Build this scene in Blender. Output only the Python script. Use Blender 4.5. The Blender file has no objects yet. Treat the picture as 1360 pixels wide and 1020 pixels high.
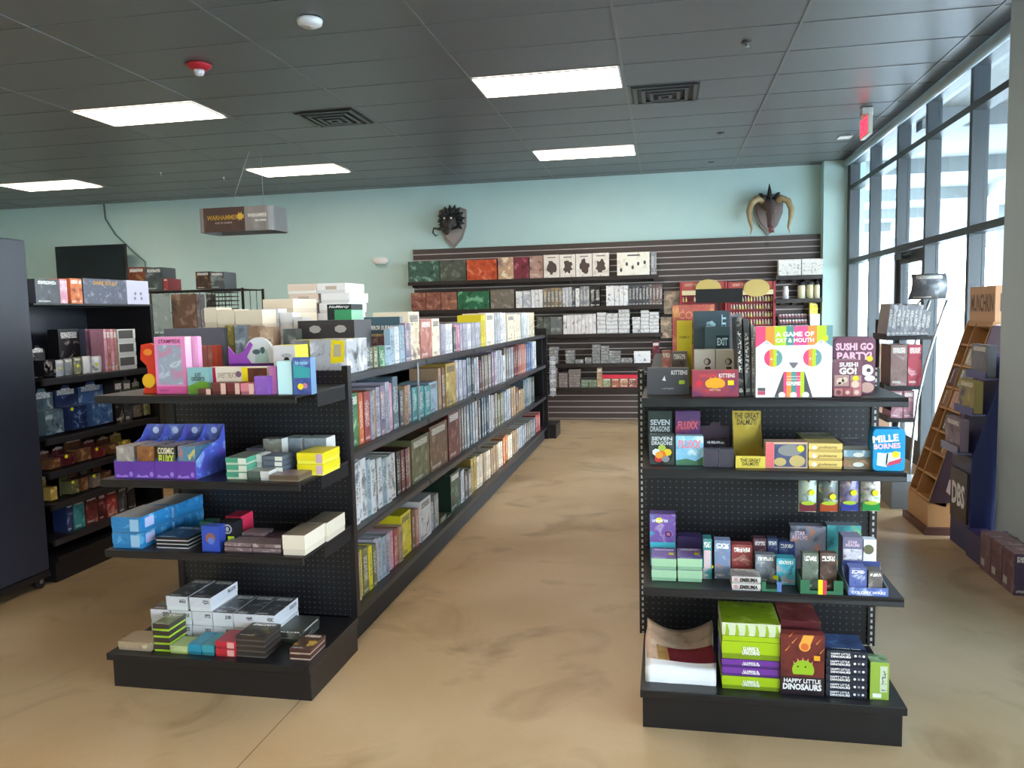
import bpy, math, random
import numpy as np
from mathutils import Vector, Matrix
random.seed(7)
R = math.radians
sc = bpy.context.scene
col = sc.collection
# ------------------------------------------------------------------ camera
F = 1048.0; CAMZ = 1.55
yaw, pit, rol = R(11.12), R(5.11), R(-1.295)
fwd = np.array([-math.sin(yaw)*math.cos(pit), math.cos(yaw)*math.cos(pit), -math.sin(pit)])
rt = np.array([math.cos(yaw), math.sin(yaw), 0.0]); up = np.cross(rt, fwd)
r2 = rt*math.cos(rol)+up*math.sin(rol); u2 = -rt*math.sin(rol)+up*math.cos(rol)
CM = np.array([r2, -u2, fwd])
cd = bpy.data.cameras.new('camera'); cam = bpy.data.objects.new('camera', cd); col.objects.link(cam)
cd.sensor_width = 36; cd.lens = 36*F/1360; cd.clip_start = .05; cd.clip_end = 200
cam.matrix_world = Matrix(((r2[0], u2[0], -fwd[0], 0), (r2[1], u2[1], -fwd[1], 0), (r2[2], u2[2], -fwd[2], CAMZ), (0, 0, 0, 1)))
sc.camera = cam
def P(x, y, ax, v):
    d = CM.T @ np.array([(x-680)/F, (y-510)/F, 1.0]); c = np.array([0, 0, CAMZ])
    return c + (v-c[ax])/d[ax]*d
def pr(p):
    q = CM @ (np.array(p, float)-[0, 0, CAMZ]); return 680+F*q[0]/q[2], 510+F*q[1]/q[2]
def fr(x0, x1, yt, Y, z):          # front facing extent on the plane y = Y standing on height z
    xm = (x0+x1)/2; h = P(xm, yt, 1, Y)[2]-z; yb = pr((P(xm, yt, 1, Y)[0], Y, z))[1]; ym = (yt+yb)/2
    a, b = P(x0, ym, 1, Y)[0], P(x1, ym, 1, Y)[0]
    return (a+b)/2, b-a, h
def sr(x0, x1, yt, X, z):          # the same for things facing the aisle on the plane x = X
    xm = (x0+x1)/2; q = P(xm, yt, 0, X); h = q[2]-z
    def at(x):      # the same reference height for the whole row keeps neighbours edge to edge
        lo, hi = 2.2, 13.0
        for _ in range(30):
            m = (lo+hi)/2
            if pr((X, m, z+.12))[0] < x: lo = m
            else: hi = m
        return lo
    a, b = at(x0), at(x1)
    return (a+b)/2, abs(b-a), h
# ------------------------------------------------------------------ materials
def lin(c):
    if isinstance(c, str): c = tuple(int(c[i:i+2], 16)/255 for i in (0, 2, 4))
    return tuple((v/12.92 if v <= .04045 else ((v+.055)/1.055)**2.4) for v in c)+(1,)
MC = {}
def base_mat(name):
    m = bpy.data.materials.new(name); m.use_nodes = True
    nt = m.node_tree; b = nt.nodes['Principled BSDF']; return m, nt, b
def flat(name, c, rough=.5, metal=0, spec=.5, emit=None, est=0):
    if name in MC: return MC[name]
    m, nt, b = base_mat(name)
    b.inputs['Base Color'].default_value = lin(c); b.inputs['Roughness'].default_value = rough
    b.inputs['Metallic'].default_value = metal; b.inputs['Specular IOR Level'].default_value = spec
    if emit: b.inputs['Emission Color'].default_value = lin(emit); b.inputs['Emission Strength'].default_value = est
    n = nt.nodes.new('ShaderNodeTexNoise'); n.inputs['Scale'].default_value = 60
    tc = nt.nodes.new('ShaderNodeTexCoord'); nt.links.new(tc.outputs['Object'], n.inputs['Vector'])
    bp = nt.nodes.new('ShaderNodeBump'); bp.inputs['Strength'].default_value = .04; bp.inputs['Distance'].default_value = .002
    nt.links.new(n.outputs['Fac'], bp.inputs['Height']); nt.links.new(bp.outputs['Normal'], b.inputs['Normal'])
    MC[name] = m; return m
class N:
    def __init__(s, nt): s.nt = nt
    def new(s, t, **k):
        n = s.nt.nodes.new(t)
        for a, v in k.items(): setattr(n, a, v)
        return n
    def link(s, a, b): s.nt.links.new(a, b)
    def m(s, op, a, b=None, c=None):
        n = s.new('ShaderNodeMath', operation=op)
        for i, v in enumerate((a, b, c)):
            if v is None: continue
            if isinstance(v, (int, float)): n.inputs[i].default_value = v
            else: s.link(v, n.inputs[i])
        return n.outputs[0]
    def mix(s, f, a, b):
        n = s.new('ShaderNodeMix', data_type='RGBA')
        for i, v in ((0, f), (6, a), (7, b)):
            if isinstance(v, (int, float)): n.inputs[i].default_value = v
            elif isinstance(v, tuple): n.inputs[i].default_value = v
            else: s.link(v, n.inputs[i])
        return n.outputs[2]
def hexmul(c, f):
    t = [min(1, int(c[i:i+2], 16)/255*f) for i in (0, 2, 4)]; return '%02x%02x%02x' % tuple(int(v*255) for v in t)
def art(cols, mode='cover', scale=14, ink='f0eee8', rough=.32, seed=0):
    """printed packaging: cols = [base, second, third]"""
    key = 'print_'+mode+'_'+'_'.join(cols)+ink+str(scale)+str(rough)
    if key in MC: return MC[key]
    m, nt, b = base_mat('printed_card'); g = N(nt)
    if len(cols) < 3: cols = list(cols)+[hexmul(cols[0], .55), hexmul(cols[0], 1.5)][:3-len(cols)]
    um = g.new('ShaderNodeUVMap', uv_map='metres'); un = g.new('ShaderNodeUVMap', uv_map='unit')
    oi = g.new('ShaderNodeObjectInfo')
    off = g.new('ShaderNodeCombineXYZ'); g.link(g.m('MULTIPLY', oi.outputs['Random'], 37.), off.inputs[0]); g.link(g.m('MULTIPLY', oi.outputs['Random'], 91.), off.inputs[1]); off.inputs[2].default_value = seed*3.1
    ad = g.new('ShaderNodeVectorMath', operation='ADD'); g.link(um.outputs[0], ad.inputs[0]); g.link(off.outputs[0], ad.inputs[1])
    su = g.new('ShaderNodeSeparateXYZ'); g.link(un.outputs[0], su.inputs[0]); U, V = su.outputs[0], su.outputs[1]
    sm = g.new('ShaderNodeSeparateXYZ'); g.link(ad.outputs[0], sm.inputs[0])
    nz = g.new('ShaderNodeTexNoise'); nz.inputs['Scale'].default_value = scale; nz.inputs['Detail'].default_value = 5; nz.inputs['Distortion'].default_value = .5
    g.link(ad.outputs[0], nz.inputs['Vector'])
    cr = g.new('ShaderNodeValToRGB'); e = cr.color_ramp.elements
    d = lin(hexmul(cols[0], .5))
    if mode in ('cover', 'spine', 'pic'):
        st = [(.30, lin(cols[1])), (.45, lin(cols[0])), (.55, lin(cols[0])), (.66, lin(cols[2])), (.80, d)]
    else:
        st = [(.2, lin(cols[0])), (.6, lin(cols[0])), (.85, lin(hexmul(cols[0], .85)))]
    e[0].position = st[0][0]; e[0].color = st[0][1]; e[1].position = st[-1][0]; e[1].color = st[-1][1]
    for p_, c_ in st[1:-1]:
        q = cr.color_ramp.elements.new(p_); q.color = c_
    g.link(nz.outputs['Fac'], cr.inputs[0]); c = cr.outputs[0]
    def marks(x, y, fx, fy, thr=.5):
        cb = g.new('ShaderNodeCombineXYZ'); g.link(g.m('MULTIPLY', x, fx), cb.inputs[0]); g.link(g.m('MULTIPLY', y, fy), cb.inputs[1])
        t = g.new('ShaderNodeTexNoise'); t.inputs['Scale'].default_value = 1; t.inputs['Detail'].default_value = 1; g.link(cb.outputs[0], t.inputs['Vector'])
        return g.m('GREATER_THAN', t.outputs['Fac'], thr)
    def rect(a, b_, c_, d_):
        f1 = g.m('MULTIPLY', g.m('GREATER_THAN', U, a), g.m('LESS_THAN', U, b_)); f2 = g.m('MULTIPLY', g.m('GREATER_THAN', V, c_), g.m('LESS_THAN', V, d_))
        return g.m('MULTIPLY', f1, f2)
    if mode == 'cover':
        c = g.mix(g.m('MULTIPLY', rect(0, 1, .76, 1), .75), c, lin(cols[0]))
        c = g.mix(g.m('MULTIPLY', rect(.12, .88, .79, .93), marks(sm.outputs[0], sm.outputs[1], 230, 120, .46)), c, lin(ink))
        c = g.mix(g.m('MULTIPLY', rect(.1, .6, .06, .12), marks(sm.outputs[0], sm.outputs[1], 400, 300, .5)), c, lin(ink))
    if mode == 'spine':
        c = g.mix(.12, c, lin(cols[0]))
        c = g.mix(g.m('MULTIPLY', g.m('MULTIPLY', rect(.2, .8, .3, .82), marks(sm.outputs[0], sm.outputs[1], 120, 130, .52)), .8), c, lin(ink))
        c = g.mix(g.m('MULTIPLY', rect(.15, .85, .05, .1), marks(sm.outputs[0], sm.outputs[1], 300, 300, .5)), c, lin(ink))
    if mode == 'label':      # plain carton with a small printed label at one end
        c = g.mix(g.m('MULTIPLY', rect(.62, .92, .35, .75), marks(sm.outputs[0], sm.outputs[1], 260, 160, .47)), c, lin(cols[1]))
    g.link(c, b.inputs['Base Color']); b.inputs['Roughness'].default_value = rough
    MC[key] = m; return m
PAL = {  # colour word : base, second, third
 'white': ('e6e6e8', 'b8bcc8', '6a6a72'), 'cream': ('e8dcc4', 'c8a878', '8a5a3a'), 'ivory': ('f4e6d2', 'e0c8a8', 'c8a888'),
 'grey': ('8a8c92', '55575e', 'c8cad0'), 'dark grey': ('4a4c52', '2a2b30', '8c8e96'), 'black': ('1c1b1f', '3a383e', 'b0a8a0'),
 'pale grey': ('b8bac2', '83868f', 'e8e8f0'), 'red': ('a03438', '6a1a20', 'd89888'), 'dark red': ('6a2a2c', '38181a', 'b87868'),
 'orange': ('d8763a', '9a3a20', 'f0c080'), 'yellow': ('e8d62a', 'c09a20', 'f8f0a0'), 'gold': ('b89a50', '6a5426', 'e8d8a0'),
 'green': ('3a7a4c', '1c3c28', 'a8d8a0'), 'dark green': ('2c4438', '14241c', '7aa890'), 'olive': ('6a6a48', '3a3c28', 'a8a880'),
 'teal': ('3f8f94', '1c5a66', 'a0d8d8'), 'blue': ('46689c', '24345c', '98b0d0'), 'pale blue': ('9cb4c4', '5a7890', 'dce6ec'),
 'dark blue': ('26345c', '141c38', '7088c0'), 'lavender': ('aaa6b8', '6c6880', 'dcdae4'), 'purple': ('6a3aa0', '3a1c66', 'b090e0'),
 'pink': ('d898ac', 'a85a78', 'f0d8e0'), 'brown': ('6e4a34', '3c261a', 'b08a66'), 'tan': ('b89878', '7a5a40', 'e0ccb0'),
 'maroon': ('5c2430', '2e1218', 'b06a70'), 'lime': ('a8c828', '5a7a18', 'e8f090'), 'mint': ('9ad0a8', '5aa078', 'd8f0dc'),
 'mixed': ('8a7a90', '384a78', 'e8b0a0'), 'salmon': ('b87468', '8a4440', 'e0b8a8'), 'taupe': ('7c7068', '4a423c', 'b8a898'),
 'blue-grey': ('5a6e7c', '2c3a46', 'b0c0c8')}
def pm(word, mode, **k):
    return art(PAL[word], mode, **k)
BLK = flat('black_powder_coat', '17161a', .38); BLK2 = flat('black_matte', '131216', .6)
STK = flat('price_sticker_yellow', 'e8e410', .5); WHT = flat('white_paper', 'eeeeee', .5); PAGE = flat('page_block', 'e2d8c4', .8)
INKW = flat('white_ink', 'f2f2f2', .45); INKK = flat('black_ink', '18181a', .45)
STEEL = flat('brushed_steel', 'a8acb0', .3, .9)
def peg_mat():
    m, nt, b = base_mat('black_pegboard'); g = N(nt)
    tc = g.new('ShaderNodeTexCoord'); s = g.new('ShaderNodeSeparateXYZ'); g.link(tc.outputs['Object'], s.inputs[0])
    def f(o, ax): return g.m('SUBTRACT', g.m('FRACT', g.m('DIVIDE', s.outputs[ax], .0254)), .5)
    a, c = f(0, 0), f(0, 2)
    r = g.m('SQRT', g.m('ADD', g.m('MULTIPLY', a, a), g.m('MULTIPLY', c, c)))
    hole = g.m('LESS_THAN', r, .13)
    cc = g.m('SUBTRACT', c, -.1); r2_ = g.m('SQRT', g.m('ADD', g.m('MULTIPLY', a, a), g.m('MULTIPLY', cc, cc)))
    c1 = g.mix(hole, lin('17161a'), lin('54545a'))
    g.link(c1, b.inputs['Base Color']); b.inputs['Roughness'].default_value = .4
    return m
PEG = peg_mat()
def slot_mat():
    m, nt, b = base_mat('slotted_upright'); g = N(nt)
    tc = g.new('ShaderNodeTexCoord'); s = g.new('ShaderNodeSeparateXYZ'); g.link(tc.outputs['Object'], s.inputs[0])
    a = g.m('ABSOLUTE', s.outputs[0]); f = g.m('FRACT', g.m('DIVIDE', s.outputs[2], .0254))
    k = g.m('MULTIPLY', g.m('LESS_THAN', a, .004), g.m('LESS_THAN', f, .55))
    g.link(g.mix(k, lin('1a191d'), lin('b8b4ac')), b.inputs['Base Color']); b.inputs['Roughness'].default_value = .35
    return m
SLOT = slot_mat()
# ------------------------------------------------------------------ mesh builder
class MB:
    def __init__(s): s.v = []; s.f = []; s.m = []; s.um = []; s.un = []; s.smooth = []
    def face(s, pts, m=0, um=None, un=None, sm=False):
        i = len(s.v); s.v += [tuple(p) for p in pts]; s.f.append(tuple(range(i, i+len(pts)))); s.m.append(m); s.smooth.append(sm)
        s.um += um or [(0, 0)]*len(pts); s.un += un or [(0, 0)]*len(pts)
    def box(s, x0, x1, y0, y1, z0, z1, m=0, M=None):
        g = (lambda k: m.get(k, m.get('*', 0))) if isinstance(m, dict) else (lambda k: m)
        F_ = {'f': ([(x0, y0, z0), (x1, y0, z0), (x1, y0, z1), (x0, y0, z1)], x1-x0, z1-z0), 'b': ([(x1, y1, z0), (x0, y1, z0), (x0, y1, z1), (x1, y1, z1)], x1-x0, z1-z0),
              'r': ([(x1, y0, z0), (x1, y1, z0), (x1, y1, z1), (x1, y0, z1)], y1-y0, z1-z0), 'l': ([(x0, y1, z0), (x0, y0, z0), (x0, y0, z1), (x0, y1, z1)], y1-y0, z1-z0),
              't': ([(x0, y0, z1), (x1, y0, z1), (x1, y1, z1), (x0, y1, z1)], x1-x0, y1-y0), 'd': ([(x0, y1, z0), (x1, y1, z0), (x1, y0, z0), (x0, y0, z0)], x1-x0, y1-y0)}
        for k, (p, a, b) in F_.items():
            if M is not None: p = [tuple(M @ Vector(q)) for q in p]
            o = 'fbrltd'.index(k)*.37
            s.face(p, g(k), [(o, o), (o+a, o), (o+a, o+b), (o, o+b)], [(0, 0), (1, 0), (1, 1), (0, 1)])
        return s
    def prism(s, pts, y0, y1, m=0, mside=None, M=None, sm=False):
        """outline in the x-z plane pushed along y; front at y0"""
        mside = m if mside is None else mside
        xs = [p[0] for p in pts]; zs = [p[1] for p in pts]; w = max(xs)-min(xs) or 1; h = max(zs)-min(zs) or 1
        T = (lambda q: tuple(M @ Vector(q))) if M is not None else (lambda q: q)
        um = [(p[0], p[1]) for p in pts]; un = [((p[0]-min(xs))/w, (p[1]-min(zs))/h) for p in pts]
        s.face([T((p[0], y0, p[1])) for p in pts], m, um, un)
        s.face([T((p[0], y1, p[1])) for p in reversed(pts)], mside, um[::-1], un[::-1])
        n = len(pts)
        for i in range(n):
            a, b = pts[i], pts[(i+1) % n]
            s.face([T((a[0], y1, a[1])), T((b[0], y1, b[1])), T((b[0], y0, b[1])), T((a[0], y0, a[1]))], mside, [(0, 0), (.05, 0), (.05, .05), (0, .05)], [(0, 0), (1, 0), (1, 1), (0, 1)], sm)
        return s
    def tube(s, path, rad, m=0, seg=8, cap=True):
        pts = [Vector(p) for p in path]; n = len(pts)
        if not isinstance(rad, (list, tuple)): rad = [rad]*n
        rings = []; up_ = None
        for i in range(n):
            t = (pts[min(i+1, n-1)]-pts[max(i-1, 0)]).normalized()
            if up_ is None: up_ = Vector((0, 0, 1)) if abs(t.z) < .9 else Vector((1, 0, 0))
            a = t.cross(up_).normalized(); b = a.cross(t).normalized(); up_ = b
            rings.append([tuple(pts[i]+(a*math.cos(2*math.pi*k/seg)+b*math.sin(2*math.pi*k/seg))*rad[i]) for k in range(seg)])
        for i in range(n-1):
            for k in range(seg):
                k2 = (k+1) % seg
                s.face([rings[i][k], rings[i][k2], rings[i+1][k2], rings[i+1][k]], m, [(0, i*.02), (.01, i*.02), (.01, i*.02+.02), (0, i*.02+.02)], [(k/seg, i/(n-1)), ((k+1)/seg, i/(n-1)), ((k+1)/seg, (i+1)/(n-1)), (k/seg, (i+1)/(n-1))], True)
        if cap: s.face(rings[0][::-1], m); s.face(rings[-1], m)
        return s
    def lathe(s, prof, m=0, seg=16, c=(0, 0)):
        """profile of (radius, z) spun about a vertical axis"""
        for i in range(len(prof)-1):
            (ra, za), (rb, zb) = prof[i], prof[i+1]; mi = m[i] if isinstance(m, list) else m
            for k in range(seg):
                a, b = 2*math.pi*k/seg, 2*math.pi*(k+1)/seg
                q = [(c[0]+ra*math.cos(a), c[1]+ra*math.sin(a), za), (c[0]+ra*math.cos(b), c[1]+ra*math.sin(b), za), (c[0]+rb*math.cos(b), c[1]+rb*math.sin(b), zb), (c[0]+rb*math.cos(a), c[1]+rb*math.sin(a), zb)]
                if ra < 1e-6: q = [q[0], q[2], q[3]]
                elif rb < 1e-6: q = q[:3]
                s.face(q, mi, None, None, True)
        return s
    def mesh(s, name, mats, merge=False):
        me = bpy.data.meshes.new(name); me.from_pydata(s.v, [], s.f)
        for m in mats: me.materials.append(m)
        me.polygons.foreach_set('material_index', s.m); me.polygons.foreach_set('use_smooth', s.smooth)
        a = me.uv_layers.new(name='metres'); b = me.uv_layers.new(name='unit')
        a.data.foreach_set('uv', [c for p in s.um for c in p]); b.data.foreach_set('uv', [c for p in s.un for c in p])
        if merge or any(s.smooth):
            import bmesh
            bm = bmesh.new(); bm.from_mesh(me); bmesh.ops.remove_doubles(bm, verts=bm.verts, dist=1e-5); bm.to_mesh(me); bm.free()
        me.update(); return me
    def build(s, name, mats, parent=None, loc=(0, 0, 0), rz=0, bevel=0, merge=False):
        if not isinstance(mats, (list, tuple)): mats = [mats]
        o = bpy.data.objects.new(name, s.mesh(name, mats, merge or bevel > 0)); col.objects.link(o)
        o.location = loc; o.rotation_euler = (0, 0, rz); o.parent = parent
        if bevel:
            b = o.modifiers.new('edge', 'BEVEL'); b.width = bevel; b.segments = 2; b.limit_method = 'ANGLE'
        return o
LBL = {}
def tag(o, label, cat, group=None, kind=None):
    if label:
        o['label'] = label
        LBL.setdefault(label, []).append(o.name)
        n = len(label.split())
        if n < 4 or n > 16: print('LABELLEN', n, label)
    if cat: o['category'] = cat
    if group: o['group'] = group
    if kind: o['kind'] = kind
    return o
def thing(name, label, cat, loc=(0, 0, 0), rz=0, group=None):
    o = bpy.data.objects.new(name, None); col.objects.link(o); o.location = loc; o.rotation_euler = (0, 0, rz); o.empty_display_size = .1
    return tag(o, label, cat, group)
def struct(o): o['kind'] = 'structure'; return o
def text(parent, s, w, h, cx, cz, y=-.0004, mat=None, name='title_lettering', M=None, bold=.03, slant=0):
    """lettering fitted into w x h, centred on (cx, cz), facing -y of its parent"""
    cu = bpy.data.curves.new(name, 'FONT'); cu.body = s; cu.size = 1; cu.offset = bold*.5; cu.extrude = 0.0; cu.resolution_u = 2; cu.align_x = 'CENTER'; cu.shear = slant; cu.space_line = .8
    t = bpy.data.objects.new(name, cu); col.objects.link(t)
    dg = bpy.context.evaluated_depsgraph_get(); me = bpy.data.meshes.new_from_object(t.evaluated_get(dg)); bpy.data.objects.remove(t); bpy.data.curves.remove(cu)
    if not me.vertices: return None
    xs = [v.co.x for v in me.vertices]; ys = [v.co.y for v in me.vertices]
    x0, x1, y0, y1 = min(xs), max(xs), min(ys), max(ys); sx = w/(x1-x0); sy = h/(y1-y0)
    for v in me.vertices:
        v.co = Vector(((v.co.x-(x0+x1)/2)*sx+cx, y, (v.co.y-(y0+y1)/2)*sy+cz))
        if M is not None: v.co = M @ v.co
    me.materials.clear(); me.materials.append(mat or INKW)
    o = bpy.data.objects.new(name, me); col.objects.link(o); o.parent = parent
    return o
# ------------------------------------------------------------------ packaged goods
def goods(kind, w, d, h, word, mode='cover', sticker=None, bevel=0, mats=None, name=None, scale=14, ink='f0eee8'):
    """a mesh with its front bottom centre at the origin; returns an unlinked placement function's object"""
    b = MB(); x0, x1 = -w/2, w/2
    if mats is None:
        mats = [pm(word, mode, scale=scale, ink=ink), pm(word, 'plain'), pm(word, 'cover' if kind in ('flat',) else ('pic' if kind == 'blister' else 'plain'), scale=22 if kind == 'blister' else scale, ink=ink, rough=.15 if kind == 'blister' else .32), PAGE, STK]
    F_ = {'f': 0, 't': 2, '*': 1}
    if kind == 'upright':      # lidded box standing up, cover to the front
        b.box(x0, x1, 0, d*.78, 0, h, F_); e = min(.0015, w*.05); b.box(x0+e, x1-e, d*.78, d, e, h-e, 1)
    elif kind == 'flat':       # lidded box lying down
        e = min(.0015, w*.03); b.box(x0+e, x1-e, e, d-e, 0, h*.3, {'*': 1}); b.box(x0, x1, 0, d, h*.3, h, {'f': 0, 't': 2, 'r': 0, 'l': 0, '*': 1})
    elif kind == 'spine':      # lidded box, its side to the front
        e = min(.0012, w*.08); b.box(x0, x0+w*.72, 0, d, 0, h, F_); b.box(x0+w*.72, x1, e, d-e, e, h-e, F_)
    elif kind == 'book':       # spine to the front, boards round a page block
        t = min(.003, w*.18); b.box(x0, x1, 0, t, 0, h, F_); b.box(x0, x0+t, t, d, 0, h, 1); b.box(x1-t, x1, t, d, 0, h, 1)
        b.box(x0+t, x1-t, t, d-.004, .003, h-.004, 3)
    elif kind == 'carton':     # tuck end carton with the flap of the lid laid on top
        b.box(x0, x1, 0, d, 0, h-.0012, {'f': 0, 'r': 1, 'l': 1, '*': 1}); b.box(x0+.001, x1-.001, 0, d-.001, h-.0012, h, {'f': 0, 't': 2, '*': 1})
    elif kind == 'pack':       # pillow pouch with crimped ends
        n = 10
        for i in range(n):
            za, zb = i/n*h, (i+1)/n*h
            def th(z): q = z/h; return d*.5*max(.06, math.sin(math.pi*q)**.5)
            a, c = th(za), th(zb); cy = d/2
            b.face([(x0, cy-a*.3, za), (0, cy-a, za), (0, cy-c, zb), (x0, cy-c*.3, zb)], 0, [(x0, za), (0, za), (0, zb), (x0, zb)], [(0, za/h), (.5, za/h), (.5, zb/h), (0, zb/h)], True)
            b.face([(0, cy-a, za), (x1, cy-a*.3, za), (x1, cy-c*.3, zb), (0, cy-c, zb)], 0, [(0, za), (x1, za), (x1, zb), (0, zb)], [(.5, za/h), (1, za/h), (1, zb/h), (.5, zb/h)], True)
            b.face([(x1, cy+a*.3, za), (x0, cy+a*.3, za), (x0, cy+c*.3, zb), (x1, cy+c*.3, zb)], 1)
            b.face([(x0, cy+a*.3, za), (x0, cy-a*.3, za), (x0, cy-c*.3, zb), (x0, cy+c*.3, zb)], 1); b.face([(x1, cy-a*.3, za), (x1, cy+a*.3, za), (x1, cy+c*.3, zb), (x1, cy-c*.3, zb)], 1)
    elif kind == 'blister':    # card with a bulging window and a punched tab
        b.prism([(x0, 0), (x1, 0), (x1, h*.9), (w*.2, h*.9), (w*.15, h), (-w*.15, h), (-w*.2, h*.9), (x0, h*.9)], d*.8, d*.8+.002, 0, 1)
        b.prism([(x0*.8, h*.06), (x1*.8, h*.06), (x1*.8, h*.55), (x0*.8, h*.55)], 0, d*.8, 2, 1)
    elif kind == 'tin':        # rounded tin
        r = min(w, h)*.13; o_ = []
        for cx, cz, a0 in ((x1-r, r, -90), (x1-r, h-r, 0), (x0+r, h-r, 90), (x0+r, r, 180)):
            for k in range(5): a = R(a0+k*22.5); o_.append((cx+r*math.cos(a), cz+r*math.sin(a)))
        b.prism(o_, .003, d*.62, 0, 1, sm=True); o2 = [(p[0]*1.0, p[1]) for p in o_]; b.v = [((q[0]*.985, q[1], (q[2]-h/2)*.99+h/2)) for q in b.v]; b.prism(o2, d*.62, d, 1, 1, sm=True)
        b.prism([(p[0]*.96, (p[1]-h/2)*.97+h/2) for p in o_], 0, .0031, 0, 1)
    if sticker:
        sx, sz = sticker; r = min(.014, w*.16); b.prism([(x0+w*sx+r*math.cos(R(a)), h*sz+r*.8*math.sin(R(a))) for a in range(0, 360, 30)], -.0006, 0, 4)
    return b, mats
def put(name, kind, x, y, z, w, d, h, word, label, cat, mode='cover', rz=0, group=None, sticker=None, bevel=0, mats=None, tilt=0, lean=0, **k):
    b, mats = goods(kind, w, d, h, word, mode, sticker, bevel, mats, **k)
    o = b.build(name, mats, None, (x, y, z), rz, bevel)
    if tilt or lean: o.rotation_euler = (tilt, lean, rz)
    return tag(o, label, cat, group)
def F1(name, kind, x0, x1, yt, Y, z, d, word, label, cat='box', **k):     # facing the camera's side of the shop
    xc, w, h = fr(x0, x1, yt, Y, z)
    return put(name, kind, xc, Y, z+.0006, w-.001, d, max(h, .008), word, label, cat, **k)
def S1(name, kind, x0, x1, yt, X, z, d, word, label, cat='box', **k):     # facing the aisle
    yc, w, h = sr(x0, x1, yt, X, z)
    return put(name, kind, X-k.pop('inset', 0), yc, z+.0006, w-.0015, d, max(h, .008), word, label, cat, rz=R(90), **k)
_O = ['first', 'second', 'third', 'fourth', 'fifth', 'sixth', 'seventh', 'eighth', 'ninth']
ORD = _O+['tenth', 'eleventh', 'twelfth', 'thirteenth', 'fourteenth', 'fifteenth', 'sixteenth', 'seventeenth', 'eighteenth', 'nineteenth']
for _t, _b in (('twentieth', 'twenty'), ('thirtieth', 'thirty'), ('fortieth', 'forty'), ('fiftieth', 'fifty'), ('sixtieth', 'sixty'), ('seventieth', 'seventy'), ('eightieth', 'eighty')): ORD += [_t]+[_b+'-'+q for q in _O]
# ------------------------------------------------------------------ room shell
CZ = 3.44; BY = 11.35; XW = 2.33
def wall_mat(name, c, sc_=3):
    m, nt, b = base_mat(name); g = N(nt); tc = g.new('ShaderNodeTexCoord')
    n = g.new('ShaderNodeTexNoise'); n.inputs['Scale'].default_value = sc_; n.inputs['Detail'].default_value = 4; g.link(tc.outputs['Object'], n.inputs['Vector'])
    g.link(g.mix(g.m('MULTIPLY', n.outputs['Fac'], .5), lin(c), lin(hexmul(c, .93))), b.inputs['Base Color'])
    n2 = g.new('ShaderNodeTexNoise'); n2.inputs['Scale'].default_value = 140; g.link(tc.outputs['Object'], n2.inputs['Vector'])
    bp = g.new('ShaderNodeBump'); bp.inputs['Strength'].default_value = .12; bp.inputs['Distance'].default_value = .003; g.link(n2.outputs['Fac'], bp.inputs['Height']); g.link(bp.outputs['Normal'], b.inputs['Normal'])
    b.inputs['Roughness'].default_value = .7; return m
def floor_mat():
    m, nt, b = base_mat('stained_concrete'); g = N(nt); tc = g.new('ShaderNodeTexCoord')
    def nz(s, d=5, dist=0):
        n = g.new('ShaderNodeTexNoise'); n.inputs['Scale'].default_value = s; n.inputs['Detail'].default_value = d; n.inputs['Distortion'].default_value = dist; g.link(tc.outputs['Object'], n.inputs['Vector']); return n.outputs['Fac']
    r = g.new('ShaderNodeValToRGB'); e = r.color_ramp.elements; e[0].position = .3; e[0].color = lin('b3946a'); e[1].position = .72; e[1].color = lin('d8bf9a'); g.link(nz(.9, 6, .4), r.inputs[0])
    r2_ = g.new('ShaderNodeValToRGB'); e = r2_.color_ramp.elements; e[0].position = .54; e[0].color = (0, 0, 0, 1); e[1].position = .68; e[1].color = (1, 1, 1, 1); g.link(nz(1.7, 7, 1.2), r2_.inputs[0])
    c = g.mix(g.m('MULTIPLY', r2_.outputs[0], .55), r.outputs[0], lin('84683f'))
    c = g.mix(g.m('MULTIPLY', nz(35, 3), .12), c, lin('8a7a66'))
    s = g.new('ShaderNodeSeparateXYZ'); g.link(tc.outputs['Object'], s.inputs[0])
    def joint(ax, v, w=.0025): return g.m('LESS_THAN', g.m('ABSOLUTE', g.m('SUBTRACT', s.outputs[ax], v)), w)
    j = joint(0, -1.47); j2 = joint(1, 4.75, .002)
    j = g.m('MULTIPLY', j, g.m('LESS_THAN', s.outputs[1], 3.0))
    c = g.mix(g.m('MULTIPLY', j, .7), c, lin('4a3a2a')); c = g.mix(g.m('MULTIPLY', j2, .35), c, lin('6a5640'))
    g.link(c, b.inputs['Base Color'])
    g.link(g.m('ADD', g.m('MULTIPLY', nz(2.5), .25), .22), b.inputs['Roughness'])
    bp = g.new('ShaderNodeBump'); bp.inputs['Strength'].default_value = .1; bp.inputs['Distance'].default_value = .004; g.link(nz(6), bp.inputs['Height']); g.link(bp.outputs['Normal'], b.inputs['Normal'])
    return m
TEAL = wall_mat('teal_wall_paint', 'c2dfdc'); FLR = floor_mat(); CEIL = wall_mat('charcoal_ceiling_tile', '6a6d70', 20); TBAR = flat('ceiling_grid_bar', '6e7072', .35)
CEIL.node_tree.nodes['Principled BSDF'].inputs['Roughness'].default_value = .38
GREYP = wall_mat('pale_grey_green_paint', 'bccad0')
b = MB(); b.box(-12, 6.5, -3.2, BY+.2, -.12, 0); struct(b.build('floor', FLR))
b = MB(); b.box(-12, 2.6, -3.2, BY+.2, CZ, CZ+.1); ce = struct(b.build('ceiling', CEIL))
b = MB()
xs = [-.325+1.22*k for k in range(-9, 3)]; ys = [6.335+.595*k for k in range(-16, 9)]
for x in xs: b.box(x-.010, x+.010, -3, BY, CZ-.005, CZ)
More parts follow.
